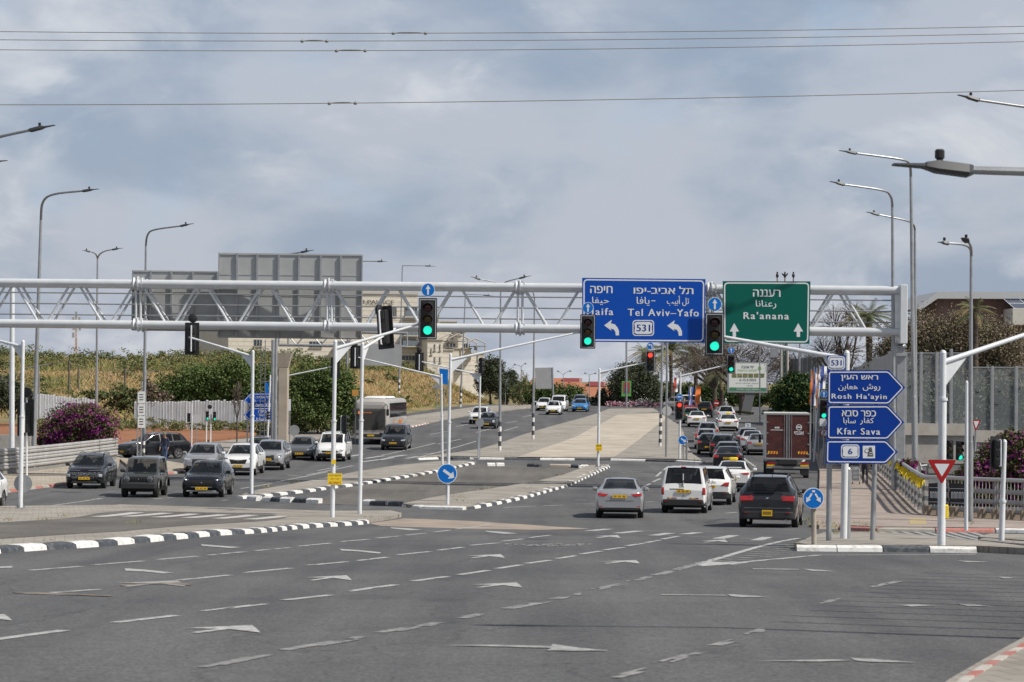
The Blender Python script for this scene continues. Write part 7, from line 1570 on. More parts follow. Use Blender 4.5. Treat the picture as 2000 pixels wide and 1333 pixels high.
# ------------------------------------------------------------------ buildings, walls and fences
M_STONE = mat('pale_stone', (.58, .545, .48), .85, 0, (.50, .465, .405), 1.5, bump=.1); M_STONE2 = mat('warm_stone', (.62, .585, .515), .85, 0, (.54, .505, .44), 1.5); M_WIN = mat('building_window', (.05, .065, .085), .12, spec=.6); M_SLAB = mat('slab_edge', (.40, .375, .34), .8)
M_JOINT = mat('stone_joint', (.36, .32, .265), .9)
def bpx(o, mb, x0, y0, x1, y1, Y, d, mi=0):
    a = rel(o, P(x0, y1, Y)); b = rel(o, P(x1, y0, Y)); mb.box(((a.x + b.x) / 2, a.y + d / 2, (a.z + b.z) / 2), (b.x - a.x, d, b.z - a.z), mi); return a, b
def hotel():
    Y = 420.0; v = P(760, 735, Y); o = thing('hotel', 'pale stone hotel with grey capital letters high on its wall', 'building', None, (v.x, Y, float(G(Y))))
    blocks = [(440, 572, 818, 800, 0, 26, M_STONE), (818, 664, 851, 800, -5, 20, M_STONE2), (851, 616, 877, 800, 4, 16, M_STONE), (851, 684, 884, 800, -2, 10, M_STONE), (877, 628, 928, 800, 8, 16, M_STONE), (884, 681, 935, 800, 2, 12, M_STONE2), (918, 648, 934, 800, 5, 10, M_STONE), (935, 690, 977, 800, 6, 12, M_STONE2)]
    for x0, y0, x1, y1, dy, d, m in blocks:
        mb = MB(); bpx(o, mb, x0, y0, x1, y1, Y + dy, d); w = mb.build('wall', m, o, 0)
        j = MB(); y = y0 + 6
        while y < 735:
            a = rel(o, P(x0, y, Y + dy)); b = rel(o, P(x1, y, Y + dy)); j.box(((a.x + b.x) / 2, a.y - .004, a.z), (b.x - a.x - .1, .02, .07)); y += 9
        j.build('stone_course', M_JOINT, w, 0)
        c = MB(); a, b = bpx(o, c, x0 - .8, y0 - 1.6, x1 + .8, y0, Y + dy - .25, d * .5); c.build('parapet', M_SLAB, o, 0)
    def win(x0, y0, x1, y1, dy, balc=False):
        f = MB(); a, b = bpx(o, f, x0, y0, x1, y1, Y + dy - .05, .12); fr = f.build('window', M_WIN, o, 0)
        g = MB()
        for k in range(1, max(2, int((x1 - x0) / 8)) + 1): x = a.x + (b.x - a.x) * k / (max(2, int((x1 - x0) / 8)) + 1); g.box((x, a.y - .09, (a.z + b.z) / 2), (.07, .06, b.z - a.z))
        g.box(((a.x + b.x) / 2, a.y - .1, a.z - .06), (b.x - a.x + .2, .2, .10)); g.build('frame', M_SLAB, fr, 0)
        if balc:
            s = MB(); s.box(((a.x + b.x) / 2, a.y - .7, a.z - .1), (b.x - a.x + .6, 1.4, .2)); s.build('balcony_slab', M_SLAB, o, 0)
            r = MB(); r.box(((a.x + b.x) / 2, a.y - 1.35, a.z + .5), (b.x - a.x + .5, .05, .9)); r.build('balcony_glass', mat('balcony_glass', (.20, .235, .265), .15, alpha=.55), o, 0)
    for x0, y0, x1, y1, dy, bl in ((763, 601, 775, 618, 0, 0), (791, 601, 817, 618, 0, 1), (491, 665, 507, 677, 0, 0), (786, 645, 817, 655, 0, 1), (786, 664, 817, 676, 0, 1), (740, 645, 762, 656, 0, 0), (700, 683, 735, 692, 0, 1), (600, 668, 625, 680, 0, 0), (650, 668, 690, 680, 0, 1), (786, 695, 812, 704, 0, 0),
                                   (867, 623, 875, 631, 4, 0), (833, 672, 836, 684, -5, 0), (844, 672, 847, 684, -5, 0), (826, 680, 829, 692, -5, 0), (833, 697, 836, 708, -5, 0), (844, 697, 847, 708, -5, 0), (855, 693, 860, 703, -2, 0), (884, 671, 902, 680, 2, 0), (918, 671, 932, 680, 2, 0), (918, 649, 926, 655, 5, 0), (892, 720, 898, 726, 2, 0), (905, 720, 915, 726, 2, 0), (905, 704, 912, 711, 2, 0), (956, 676, 962, 684, 6, 0)): win(x0, y0, x1, y1, dy, bl)
    for x0, x1, yt, yb, dy in ((885, 925, 652, 680, 1), (936, 975, 661, 690, 5)):
        m = MB(); f = lambda x, y, k=0: rel(o, P(x, y, Y + dy + k)); xm = (x0 + x1) / 2
        for k in (0, 5): m.tube([f(x0, yb, k), f(x0, yt + 9, k), f(xm, yt, k), f(x1, yt + 9, k), f(x1, yb, k)], .14, 6)
        m.build('gable_frame', M_SLAB, o, 0)
    for x0, x1, y, dy in ((870, 905, 665.5, -1), (930, 952, 675.5, 0)):
        m = MB(); bpx(o, m, x0, y, x1, y + 1.4, Y + dy - 2, 4); m.build('canopy', mat('canopy_grey', (.17, .165, .16), .7), o, 0)
    B = Board(o, Y - .15); t = B.text([('PALACE', 742, 591, 8.3, 53, .03), ('I', 708, 591, 8.3, 2.2, .03)], o, mat('facade_letter_grey', (.075, .07, .068), .6), 'wall_lettering', .1)
    o.rotation_euler = (0, 0, .32)
hotel()
def tiled_house(label, x0, x1, xr0, xr1, yr, ye, Y, d, par=None):
    v = P((x0 + x1) / 2, ye, Y); o = thing('tiled_house', label, 'house', 'red roofed houses at the street end', (v.x, Y, float(G(Y)))); f = lambda x, y, k=0: rel(o, P(x, y, Y)) + Vector((0, k, 0))
    m = MB(); a, b, c, e = f(x0, ye), f(x1, ye), f(xr1, yr), f(xr0, yr); c = c + Vector((0, d / 2, 0)); e = e + Vector((0, d / 2, 0)); a2, b2 = a + Vector((0, d, 0)), b + Vector((0, d, 0))
    m.add([a, b, c, e, a2, b2], [(0, 1, 2, 3), (1, 5, 2), (4, 0, 3), (5, 4, 3, 2)]); m.build('roof', mat('roof_tiles', (.40, .165, .085), .85, 0, (.27, .105, .055), 1.4, bump=.6, bscale=5, stretch=(6, 1, 1)), o, 0)
    w = MB(); h = a.z - .2; w.box(((a.x + b.x) / 2, d / 2, h / 2), (b.x - a.x - .8, d - .8, h)); w.build('wall', M_STONE2, o, 0)
    for k in range(3):
        p = MB(); p.box((a.x + (b.x - a.x) * (k + .7) / 3.5, .36, h * .55), (1.2, .12, 1.2)); p.build('window', M_WIN, o, 0)
    if par:
        q0, q1, z0, z1 = par; s = f(q0, z1); t = f(q1, z0); p = MB(); p.box(((s.x + t.x) / 2, d * .5, (s.z + t.z) / 2), (t.x - s.x, 3.0, t.z - s.z)); pp = p.build('parapet', mat('pink_parapet', (.36, .105, .115), .8), o, 0)
        p = MB(); p.box((t.x + .25, d * .5, (s.z + t.z) / 2), (.5, 3.05, t.z - s.z)); p.build('parapet_end', mat('pale_pink', (.55, .36, .35), .8), pp, 0)
tiled_house('red tiled house with a long pink parapet behind the big sign back', 1024, 1166, 1040, 1122, 739, 774, 400, 14, (1102, 1133, 739, 750))
tiled_house('red tiled house with a shorter pink parapet left of the round tree', 1118, 1206, 1134, 1180, 750, 775, 372, 12, (1152, 1181, 746, 754.5))
def right_house():
    Y = 215.0; v = P(1900, 700, Y); o = thing('brick_house', 'brick building with a pale flat roof edge and solar panels, above the thicket', 'building', None, (v.x, Y, 3.0))
    B = Board(o, Y); m = MB(); f = lambda x, y: rel(o, P(x, y, Y)); g = f(1829, 583)
    a, b = f(1831, 780), f(2200, 583); m.box(((a.x + b.x) / 2, 7, (a.z + b.z) / 2), (b.x - a.x, 12, b.z - a.z)); m.build('wall', mat('red_brick', (.27, .165, .14), .85, 0, (.21, .13, .11), 3), o, 0)
    m = MB(); c = B.flip(B.pts([(1829, 570.5), (2200, 571), (2200, 585), (1829, 584)])); m.slab(c, -.6, 14); m.slab(B.flip(B.pts([(1829, 570.5), (1829, 584), (1797, 606), (1789, 603)])), -.6, 14); m.build('roof_edge', mat('roof_grey', (.46, .465, .47), .6), o, 0)
    m = MB(); a, b = f(1962, 636), f(2100, 606); m.box(((a.x + b.x) / 2, -1.5, (a.z + b.z) / 2), (b.x - a.x, 4, b.z - a.z)); m.build('white_block', M_STONE2, o, 0)
    m = MB(); z0 = f(1960, 605).z; p0, p1 = f(1966, 605), f(2090, 605); z1 = f(1958, 583).z
    m.add([(p0.x, -3.4, z0), (p1.x, -3.4, z0), (p1.x - .4, -.2, z1), (p0.x - .4, -.2, z1)], [(0, 1, 2, 3)]); s = m.build('solar_panel', mat('solar_cell', (.045, .06, .10), .2, spec=.6), o, 0)
    m = MB()
    for k in range(5): t = k / 4; m.tube([(p0.x + (p1.x - p0.x) * t, -3.43, z0), (p0.x + (p1.x - p0.x) * t - .4, -.23, z1)], .03, 5)
    for t in (0, .5, 1): m.tube([(p0.x - .4 * t, -3.43 + 3.2 * t, z0 + (z1 - z0) * t), (p1.x - .4 * t, -3.43 + 3.2 * t, z0 + (z1 - z0) * t)], .03, 5)
    m.build('panel_frame', M_SHEET, s, 0)
    m = MB()
    for k in range(9): m.box((p0.x + (p1.x - p0.x) * k / 9 + .1, -3.3, z0 - .3), (.06, .06, .6))
    m.build('panel_stand', M_SHEET, o, 0)
right_house()
# glass noise wall on the right
def glass_wall():
    Y = 140.0; v = P(1900, 860, Y); o = thing('noise_wall', 'tall glass noise wall on a concrete base, with black bird stickers', 'noise barrier', None, (v.x, Y, 0)); f = lambda x, y: rel(o, P(x, y, Y))
    m = MB(); a, b = f(1768, 905), f(1902, 850); m.box(((a.x + b.x) / 2, .3, (a.z + b.z) / 2), (b.x - a.x, .6, b.z - a.z)); a, b = f(1902, 905), f(2300, 864); m.box(((a.x + b.x) / 2 + .02, .3, (a.z + b.z) / 2), (b.x - a.x, .56, b.z - a.z)); m.build('concrete_base', M_CONC, o, 0)
    m = MB(); a, b = f(1766, 850), f(1902, 828.5); m.box(((a.x + b.x) / 2, .2, (a.z + b.z) / 2), (b.x - a.x, .8, b.z - a.z)); a, b = f(1902, 864), f(2300, 845); m.box(((a.x + b.x) / 2, .22, (a.z + b.z) / 2), (b.x - a.x, .7, b.z - a.z)); m.build('concrete_ledge', mat('ledge_concrete', (.44, .41, .365), .85, 0, (.36, .33, .29), 1.5), o, 0)
    M_GW = mat('noise_wall_glass', (.42, .46, .48), .12, alpha=.16, spec=.5)
    posts = [(1769, 690, 828), (1799, 690, 828), (1830, 690, 828), (1858, 684, 828), (1897, 690, 845), (1938, 718, 845), (1985, 718, 845), (2032, 718, 845), (2080, 718, 845)]
    for i, (x, y0, y1) in enumerate(posts):
        m = MB(); a, b = f(x - 3.2, y1 + 12), f(x + 3.2, y0 - 2); m.bbox(((a.x + b.x) / 2, .1, (a.z + b.z) / 2), (b.x - a.x, .25, b.z - a.z), .02); m.build('post', M_GALV, o)
        if i + 1 < len(posts):
            x2 = posts[i + 1][0]; a, b = f(x + 3, y1), f(x2 - 3, max(y0, posts[i + 1][1]) if i != 3 else 690); m = MB(); m.box(((a.x + b.x) / 2, .1, (a.z + b.z) / 2), (b.x - a.x, .03, b.z - a.z)); p = m.build('glass_panel', M_GW, o, 0)
            m = MB(); m.box(((a.x + b.x) / 2, .1, b.z), (b.x - a.x, .08, .06)); m.build('edge_rail', M_GALV, p, 0)
    birds = ((1814, 701), (1881, 701), (1868, 726), (1805, 727), (1925, 735), (1972, 732), (1908, 766), (1952, 765), (1777, 755), (1777, 724), (1990, 760), (1945, 790), (1818, 770))
    for k, (x, y) in enumerate(birds):
        c = f(x, y); s = random.uniform(.11, .16); a = random.uniform(-.7, .7); m = MB(); sh = [(-1, .5), (-.35, .3), (0, .05), (.5, .5), (1.1, .95), (.55, .1), (.9, -.3), (.3, -.15), (-.3, -.6), (-.25, -.05)]
        m.sheet([(c.x + (u * cos(a) - w * sin(a)) * s, c.z + (u * sin(a) + w * cos(a)) * s) for u, w in sh[::-1]], .075); m.build('bird_sticker', M_BLACK, o, 0)
glass_wall()
def panel_wall(label, pts, w_px, Yz, m, zb=0.0, name='metal_wall', cat='noise barrier'):
    """upright ribbed panels between two top points (px, py, Y)"""
    (x0, y0, Y0), (x1, y1, Y1) = pts; a, b = P(x0, y0, Y0), P(x1, y1, Y1); o = thing(name, label, cat, None, (a.x, a.y, zb)); n = w_px; d = b - a; u = Vector((d.x, d.y, 0)).normalized(); ang = math.atan2(u.y, u.x)
    mb = MB(); st = MB()
    for k in range(n):
        c = a + d * ((k + .5) / n); L = Vector((d.x, d.y, 0)).length / n; z1 = c.z + (.12 if (k * 7) % 5 == 0 else 0) - zb; p = c - Vector((a.x, a.y, 0)); M = Matrix.Translation((p.x, p.y, 0)) @ Matrix.Rotation(ang, 4, 'Z')
        mb.box((0, 0, z1 / 2), (L * .94, .10, z1), 0, M); st.box((-L * .5, -.03, z1 / 2), (L * .10, .16, z1 + .05), 0, M)
        for r in (.25, .5, .75): mb.box((-L / 2 + L * r, -.065, z1 / 2), (L * .06, .04, z1 - .04), 0, M)
    w = mb.build('panel', m, o, 0); st.build('post', M_GALV, o, 0); return o
M_MW = mat('metal_wall_grey', (.36, .355, .345), .6, .2, (.27, .265, .255), .7); M_MW2 = mat('metal_wall_dark', (.20, .205, .21), .6, .2, (.15, .155, .16), .7)
panel_wall('pale ribbed metal wall receding behind the route signs', ((1742, 689, 143), (1655, 726, 215)), 20, 0, M_MW)
panel_wall('grey ribbed metal wall behind the bright green tree', ((1535, 702, 236), (1606, 697, 228)), 8, 0, M_MW2)
# white corrugated fence on the left
M_WF = mat('white_sheet_metal', (.80, .82, .84), .5, 0, (.70, .72, .73), 1.2)
def sheet_fence(label, pts, n):
    (x0, t0, b0), (x1, t1, b1) = pts; Ya, Yb = at(x0, b0, .1).y, at(x1, b1, .1).y; a, b = P(x0, t0, Ya), P(x1, t1, Yb); za, zb = G(Ya) + .1, G(Yb) + .1; o = thing('sheet_fence', label, 'fence', 'white sheet metal fence', (a.x, a.y, za)); mb = MB()
    for k in range(n):
        t = (k + .5) / n; c = a.lerp(b, t); zt = c.z + random.uniform(-.05, .12) - za; L = (b - a).length / n; ang = math.atan2(b.y - a.y, b.x - a.x); p = c - Vector((a.x, a.y, 0)); M = Matrix.Translation((p.x, p.y, 0)) @ Matrix.Rotation(ang + random.uniform(-.06, .06), 4, 'Z'); zl = za + (zb - za) * t - za - .1
        q = MB(); xs = [-.5, -.36, -.30, -.06, 0, .24, .30, .5]; ys = [0, 0, -.05, -.05, 0, 0, -.05, -.05]
        mb.add([(x * L, y, z) for x, y in zip(xs, ys) for z in (zl, zt)], [(2 * i, 2 * i + 2, 2 * i + 3, 2 * i + 1) for i in range(7)], 0, M)
    mb.build('sheet_panel', M_WF, o, 0)
    r = MB()
    for k in range(0, n, 3): c = a.lerp(b, (k + .05) / n) - Vector((a.x, a.y, 0)); r.tube([(c.x, .09, -.1), (c.x, .09 + c.y, c.z - za)], .04, 6) if False else r.tube([(c.x, c.y + .12, -.1), (c.x, c.y + .12, c.z - za - .1)], .04, 6)
    r.build('fence_post', M_GALV, o, 0)
sheet_fence('left stretch of white corrugated fence behind the purple bush', ((72, 770, 836), (186, 781, 837)), 22)
sheet_fence('right stretch of white corrugated fence below the huge green bush', ((262, 786, 838), (487, 783, 842)), 40)
# fence posts and wires on the slope
for i, (x, yt, yb, lab) in enumerate(((135, 704, 762, 'dark post on the slope, left one of three'), (153, 718, 758, 'dark post on the slope, middle one of three'), (244, 720, 757, 'dark post on the slope beside the street lamp'))):
    q = at(x, yb + 6, 0, True); t = P(x, yt, q.y) - q; m = MB(); m.tube([(0, 0, -.4), t], .09, 8); o = thing('wire_post', lab, 'post', 'wire fence posts', q); m.build('post', mat('dark_wood_post', (.10, .09, .085), .9), o)
    m = MB(); m.tube([t - Vector((.0, 0, .2)), t + Vector((2.3, .4, -.9)), t + Vector((4.6, 1, -1.5))], .02, 4); m.tube([t - Vector((.0, 0, .1)), t + Vector((-2.4, .4, -.3))], .02, 4); m.build('wire', M_WIRE, o)
# cell tower
Yt = 520; v = P(149, 735, Yt); o = thing('radio_mast', 'thin white and red lattice radio mast on the horizon', 'radio mast', None, (v.x, Yt, float(G(Yt)))); m = MB(); r_ = MB(); f = lambda x, y: rel(o, P(x, y, Yt))
for dx in (-1.6, 1.6): m.tube([f(149 + dx * 2.2, 735), f(149 + dx, 690), f(149 + dx * .5, 616)], .11, 6)
for i in range(14): m.tube([f(149 - 1.6, 735 - i * 8.4), f(149 + 1.6, 726.6 - i * 8.4)], .07, 5)
m.tube([f(141, 702), f(149, 670)], .06, 5); m.tube([f(157, 702), f(149, 670)], .06, 5); m.build('lattice', mat('mast_white', (.55, .53, .51), .6, 0, (.42, .20, .14), .35), o)
for x, y in ((143, 625), (155, 625), (144, 640), (156, 641), (143, 655), (149, 614)): r_ = MB(); r_.box(tuple(f(x, y)), (.5, .3, 1.1)); r_.build('antenna', mat('antenna_grey', (.34, .34, .33), .6), o, 0)
# guardrail on the left
def guardrail(label, base, tops, name, rails, cat='guardrail', mid=None, balusters=False, post_step=2.0, rail_r=.07, group=None, Hs=1.3):
    pts = [at(x, y, .1) for x, y in base]; o = thing(name, label, cat, group, pts[0]); L = [Vector((p.x, p.y)) for p in pts]; rs = resample(L, post_step) if len(L) > 2 else [L[0].lerp(L[1], i / max(1, int((L[1] - L[0]).length / post_step))) for i in range(int((L[1] - L[0]).length / post_step) + 1)]
    g = lambda p, h: Vector((p.x, p.y, G(p.y) + .1 + h)) - o.location
    return o, rs, g
pl = [(-80, 938), (60, 922), (150, 910), (229, 898)]
o, rs, g = guardrail('long pale steel guardrail with three stacked beams, on the left', pl, None, 'guardrail', None, post_step=1.6)
Hg = [1.30, .92, .55]
for h in Hg:
    m = MB(); d = Vector((0, -.04, 0))
    for a, b in zip(rs[:-1], rs[1:]):
        vs = []
        for p in (a, b):
            for ox, oz in ((0, .17), (-.07, .13), (-.09, .06), (-.03, 0), (-.09, -.06), (-.07, -.13), (0, -.17)): vs.append(g(p, h - .10 + oz) + Vector((-ox, 0, 0)))
        m.add(vs, [(i, i + 7, i + 8, i + 1) for i in range(6)])
    m.build('beam', mat('guardrail_zinc', (.47, .465, .45), .5, .3, (.38, .37, .355), 1.2), o)
m = MB(); m.tube([g(p, 1.30) for p in rs], .06, 8); m.build('top_rail', mat('guardrail_zinc', (.47, .465, .45)), o)
for p in rs: m = MB(); m.box(tuple(g(p, .6) + Vector((-.1, 0, 0))), (.1, .12, 1.3)); m.build('post', M_GALV, o, 0)
m = MB()
for a, b in zip(rs[:-1], rs[1:]): m.add([g(a, -.05), g(b, -.05), g(b, 1.2), g(a, 1.2)], [(0, 1, 2, 3)], 0, Matrix.Translation((-.03, 0, 0)))
m.build('infill_sheet', mat('guardrail_infill', (.27, .265, .255), .6, .2, (.21, .205, .2), 3), o, 0)
# low concrete parapet further left
q = at(0, 912); o = thing('concrete_wall', 'low concrete wall behind the guardrail at the left edge', 'wall', None, q); m = MB(); a, b = rel(o, P(-120, 912, q.y + 6)), rel(o, P(61, 850, q.y + 6)); m.box(((a.x + b.x) / 2, a.y, (a.z + b.z) / 2), (b.x - a.x, .4, b.z - a.z)); m.build('wall', M_CONC, o, 0)
# railing round the right pavement
def right_railing():
    pl = [(1683, 893), (1715, 921), (1755, 958), (1800, 1000)]; pts = [at(x, y, .13).to_2d() for x, y in pl]; corner = at(1812, 1005, .13).to_2d(); far = at(2120, 1022, .13).to_2d()
    o = thing('railing', 'grey steel railing turning the corner of the right pavement', 'railing', None, at(1812, 1005, .13)); seg1 = resample(pts + [corner], 1.5); seg2 = [corner.lerp(far, i / 11) for i in range(12)]
    g = lambda p, h: Vector((p.x, p.y, G(p.y) + .13 + h)) - o.location; allp = seg1 + seg2[1:]
    M_R = mat('railing_grey', (.33, .33, .325), .5, .35, (.26, .26, .255), 2); fine = []
    for a, b in zip(allp, allp[1:]):
        n = max(1, int((b - a).length / .16)); fine += [a.lerp(b, i / n) for i in range(n)]
    m = MB(); m.tube([g(p, 1.42) for p in allp], .075, 10); m.build('top_rail', mat('railing_top', (.44, .44, .435), .45, .4), o)
    for h in (.98, .60, .26):
        m = MB()
        for a, b in zip(allp[:-1], allp[1:]):
            vs = [g(p, h + dz) + Vector((0, dy, 0)) for p in (a, b) for dy, dz in ((0, .09), (-.05, .05), (-.05, -.05), (0, -.09))]; m.add(vs, [(i, i + 4, i + 5, i + 1) for i in range(3)])
        m.build('beam', M_R, o)
    m = MB()
    for p in fine: m.box(tuple(g(p, .80)), (.02, .02, 1.15))
    m.build('balusters', mat('baluster_pale', (.50, .49, .46), .5, .2), o, 0)
    for p in allp[::2]: m = MB(); m.box(tuple(g(p, .68) + Vector((0, .05, 0))), (.14, .12, 1.4)); m.build('post', M_R, o, 0)
    m = MB(); strip = seg2
    for a, b in zip(strip[:-1], strip[1:]): c = (a + b) / 2; d = b - a; m.box(tuple(g(c, .12) + Vector((0, .25, 0))), (d.length, .3, .42), 0)
    m.build('stone_kerb', mat('tan_kerb', (.36, .28, .21), .85, 0, (.28, .22, .165), 2), o, 0)
    # ribbons and banner
    for k in range(150):
        x = 1702 + 106 * k / 150; RB.append((at(x, float(np.interp(x, [q[0] for q in pl] + [1812], [q[1] for q in pl] + [1005])), .13).to_2d(), random.uniform(.12, .55)))
    rib = MB(); oc = o.location + g(RB[35][0], 1.2)
    for p, L in RB:
        c = g(p, 1.26) + o.location - oc + Vector((-.12, -.10, random.uniform(-.05, .05))); w = random.uniform(.01, .028)
        for j in range(3):
            dx = random.uniform(-.14, .14); dy = random.uniform(-.06, .02); ll = L * random.uniform(.5, 1.1); rib.add([c + Vector((-w, 0, .06)), c + Vector((w, .02, .06)), c + Vector((w + dx, dy, -ll * .6)), c + Vector((-w + dx, dy, -ll * .6))], [(0, 1, 2, 3)])
        k_ = random.uniform(.02, .05); rib.add([c + Vector((-k_, -.02, .06)), c + Vector((k_, -.02, .05)), c + Vector((k_, -.03, -.03)), c + Vector((-k_, -.03, -.03))], [(0, 1, 2, 3)])
    oo = rib.build('yellow_ribbons', mat('ribbon_yellow', (.76, .56, .015), .6), None, 0); oo.location = oc; tag(oo, 'yellow ribbons knotted all along the receding railing', 'ribbons', None, 'stuff')
    e = corner.lerp(far, .28); b0 = g(corner, 0) + o.location; b1 = g(e, 0) + o.location; ob = thing('banner', 'black banner with white block lettering tied to the railing corner', 'banner', None, (b0 + b1) / 2); f = lambda t, h, dy=-.09: b0.lerp(b1, t) + Vector((0, dy, h)) - ob.location
    for t0, t1 in ((0.0, .47), (.51, 1.0)):
        mb = MB(); n = 8; vs = []
        for i in range(n + 1):
            t = t0 + (t1 - t0) * i / n
            for j in range(5): vs.append(f(t, 1.18 + .06 * sin(t * 3) - .19 * j * 1.05, -.10 - .03 * sin(i * 1.2 + j)))
        mb.add(vs, [(i * 5 + j, (i + 1) * 5 + j, (i + 1) * 5 + j + 1, i * 5 + j + 1) for i in range(n) for j in range(4)]); c = mb.build('cloth', mat('banner_black', (.022, .022, .027), .75), ob, 60)
        mb = MB()
        for i in range(7):
            t = t0 + (t1 - t0) * (.08 + .125 * i); w = .0
            for k in range(2):
                tt = t + k * .03; mb.add([f(tt, .63 + .05 * t, -.145), f(tt + .013, .63 + .05 * t, -.145), f(tt + .013, .86 + .05 * t, -.145), f(tt, .86 + .05 * t, -.145)], [(0, 1, 2, 3)])
            mb.add([f(t, .84 + .05 * t, -.146), f(t + .043, .84 + .05 * t, -.146), f(t + .043, .875 + .05 * t, -.146), f(t, .875 + .05 * t, -.146)], [(0, 1, 2, 3)])
        for h in (1.02, .48): mb.add([f(t0 + .01, h, -.145), f(t1 - .01, h + .02, -.145), f(t1 - .01, h + .035, -.145), f(t0 + .01, h + .015, -.145)], [(0, 1, 2, 3)])
        mb.build('white_marks', M_SHEET, c, 0)
RB = []
right_railing()
# stepped handrail and box by the underpass
q = at(1800, 930); o = thing('handrail', 'white stepped tube railing beside the gantry column', 'railing', None, q); Yh = q.y + 4; f = lambda x, y: rel(o, P(x, y, Yh)); m = MB()
for y, x0, x1 in ((877, 1769, 1812), (888, 1769, 1811), (899, 1796, 1811), (910, 1799, 1811)): m.tube([f(x0, y + 1), f(x1, y - 1)], .07, 8)
m.tube([f(1769, 940), f(1769, 876)], .06, 8); m.tube([f(1792, 890), f(1800, 918)], .06, 8); m.build('rail', M_WPOLE, o)
q = at(1822, 950); o = thing('cabinet', 'grey electrical cabinet beside the stepped railing', 'cabinet', None, (P(1822, 925, Yh).x, Yh, 0)); m = MB(); a, b = rel(o, P(1812, 950, Yh)), rel(o, P(1829, 867, Yh)); m.bbox(((a.x + b.x) / 2, .3, b.z / 2), (b.x - a.x, .6, b.z), .03); m.build('body', mat('cabinet_grey', (.30, .30, .295), .6), o); m = MB(); m.box(((a.x + b.x) / 2, -.01, b.z * .55), (b.x - a.x - .12, .02, b.z * .7)); m.build('door', mat('cabinet_door', (.33, .33, .325), .6), o, 0)
# utility poles right
q = P(1525, 815, 228); o = thing('utility_pole', 'pair of pale concrete utility poles with a dark green lattice between them', 'utility pole', None, (q.x, 228, float(G(228)))); m = MB(); f = lambda x, y: rel(o, P(x, y, 228))
for x in (1526, 1538): m.tube([f(x, 830), f(x, 660)], .12, 8)
m.build('pole', mat('pole_concrete', (.42, .39, .35), .85), o); m = MB()
for x in (1529.5, 1534): m.tube([f(x, 800), f(x, 660)], .07, 6)
for i in range(22): m.tube([f(1529.5 if i % 2 else 1534, 800 - i * 6.4), f(1534 if i % 2 else 1529.5, 793.6 - i * 6.4)], .05, 5)
m.build('lattice', mat('lattice_green', (.03, .07, .06), .6), o); m = MB(); m.box(tuple(f(1512, 690)), (.75, .5, .8)); m.tube([f(1500, 700), f(1528, 702)], .05, 6); m.build('transformer', M_GALV, o)
# plain poles
for x, yt, yb, Y, r, lab in ((24, 560, 830, 140, .16, 'pale slim pole left of the tall street lamp'), (533, 664, 800, 163, .13, 'dark caged ladder pole beside the concrete column'), (1484, 672, 812, 235, .07, 'thin pale pole by the billboard')):
    b = P(x, yb, Y); q = Vector((b.x, Y, float(Z(b.x, Y)))); o = thing('steel_pole', lab, 'pole', 'plain steel poles', q); t = P(x, yt, Y) - q; m = MB(); m.tube([(0, 0, 0), t], [r, r * .85], 10); m.build('pole', M_WPOLE if x < 100 else M_GALV, o)
    if 'ladder' in lab:
        m = MB(); h = t.z
        for dx in (-.55, -.85): m.tube([(dx, -.1, 0), (dx, -.1, h)], .03, 6)
        for i in range(int(h / .3)): m.tube([(-.55, -.1, i * .3), (-.85, -.1, i * .3)], .02, 5)
        for i in range(int(h / 1.1)): m.tube([(-.7 + .42 * cos(a), -.35 + .42 * sin(a), i * 1.1 + .5) for a in np.linspace(.2, -pi - .2, 10)], .02, 4)
        m.build('ladder', mat('ladder_steel', (.16, .16, .16), .6, .3), o)
# noise fence just out of frame on the right, whose uprights throw the striped shadows
a0, a1 = Vector((6.87, 25.7)), Vector((10.8, 39.6)); o = thing('bar_fence', 'tall fence of spaced uprights beside the near pavement', 'fence', None, (a0.x, a0.y, G(a0.y) + .1))
n = 12; m = MB(); 
for i in range(n + 1):
    p = a0.lerp(a1, i / n); m.box((p.x - a0.x, p.y - a0.y, G(p.y) - G(a0.y) + 2.1), (.07, .07, 4.4))
m.build('upright', M_GALV, o, 0); m = MB(); m.tube([(0, 0, .4), (a1.x - a0.x, a1.y - a0.y, G(a1.y) - G(a0.y) + .4)], .05, 6); m.build('lower_rail', M_GALV, o)
# bus shelter
q = at(680, 848, .13); o = thing('bus_shelter', 'dark framed bus shelter between the signal masts, left of the coach', 'bus stop', None, q); Yb = q.y + 1; f = lambda x, y: rel(o, P(x, y, Yb)); M_SH = mat('shelter_dark', (.045, .043, .042), .5); a, b = f(664, 848), f(694, 782)
m = MB(); m.bbox(((a.x + b.x) / 2, 0, b.z), (b.x - a.x + .2, 1.8, .22), .03); m.build('roof', M_SH, o)
m = MB()
for x in (a.x, (a.x + b.x) / 2, b.x):
    for y in (-.7, .7): m.box((x, y, b.z / 2), (.12, .08, b.z))
m.build('frame', M_SH, o, 0); m = MB(); m.box(((a.x + b.x) / 2, .72, b.z * .55), (b.x - a.x, .03, b.z * .7)); m.box((a.x, 0, b.z * .55), (.03, 1.3, b.z * .7)); m.build('glass', mat('shelter_glass', (.07, .08, .07), .15, alpha=.6), o, 0)
m = MB(); m.box(((a.x + b.x) / 2, .45, .45), (b.x - a.x - .2, .4, .06)); m.box((a.x + .3, .45, .2), (.06, .3, .45)); m.box((b.x - .3, .45, .2), (.06, .3, .45)); m.build('bench', M_SH, o, 0)
small_post_sign('orange square notice board beside the bus shelter', 'notice board', 695, 846, 696, 768, [(687.5, 761.5), (700, 761.5), (700, 773.5), (687.5, 773.5)], [mat('notice_orange', (.50, .24, .05), .6)], Y=184, pr=.05)
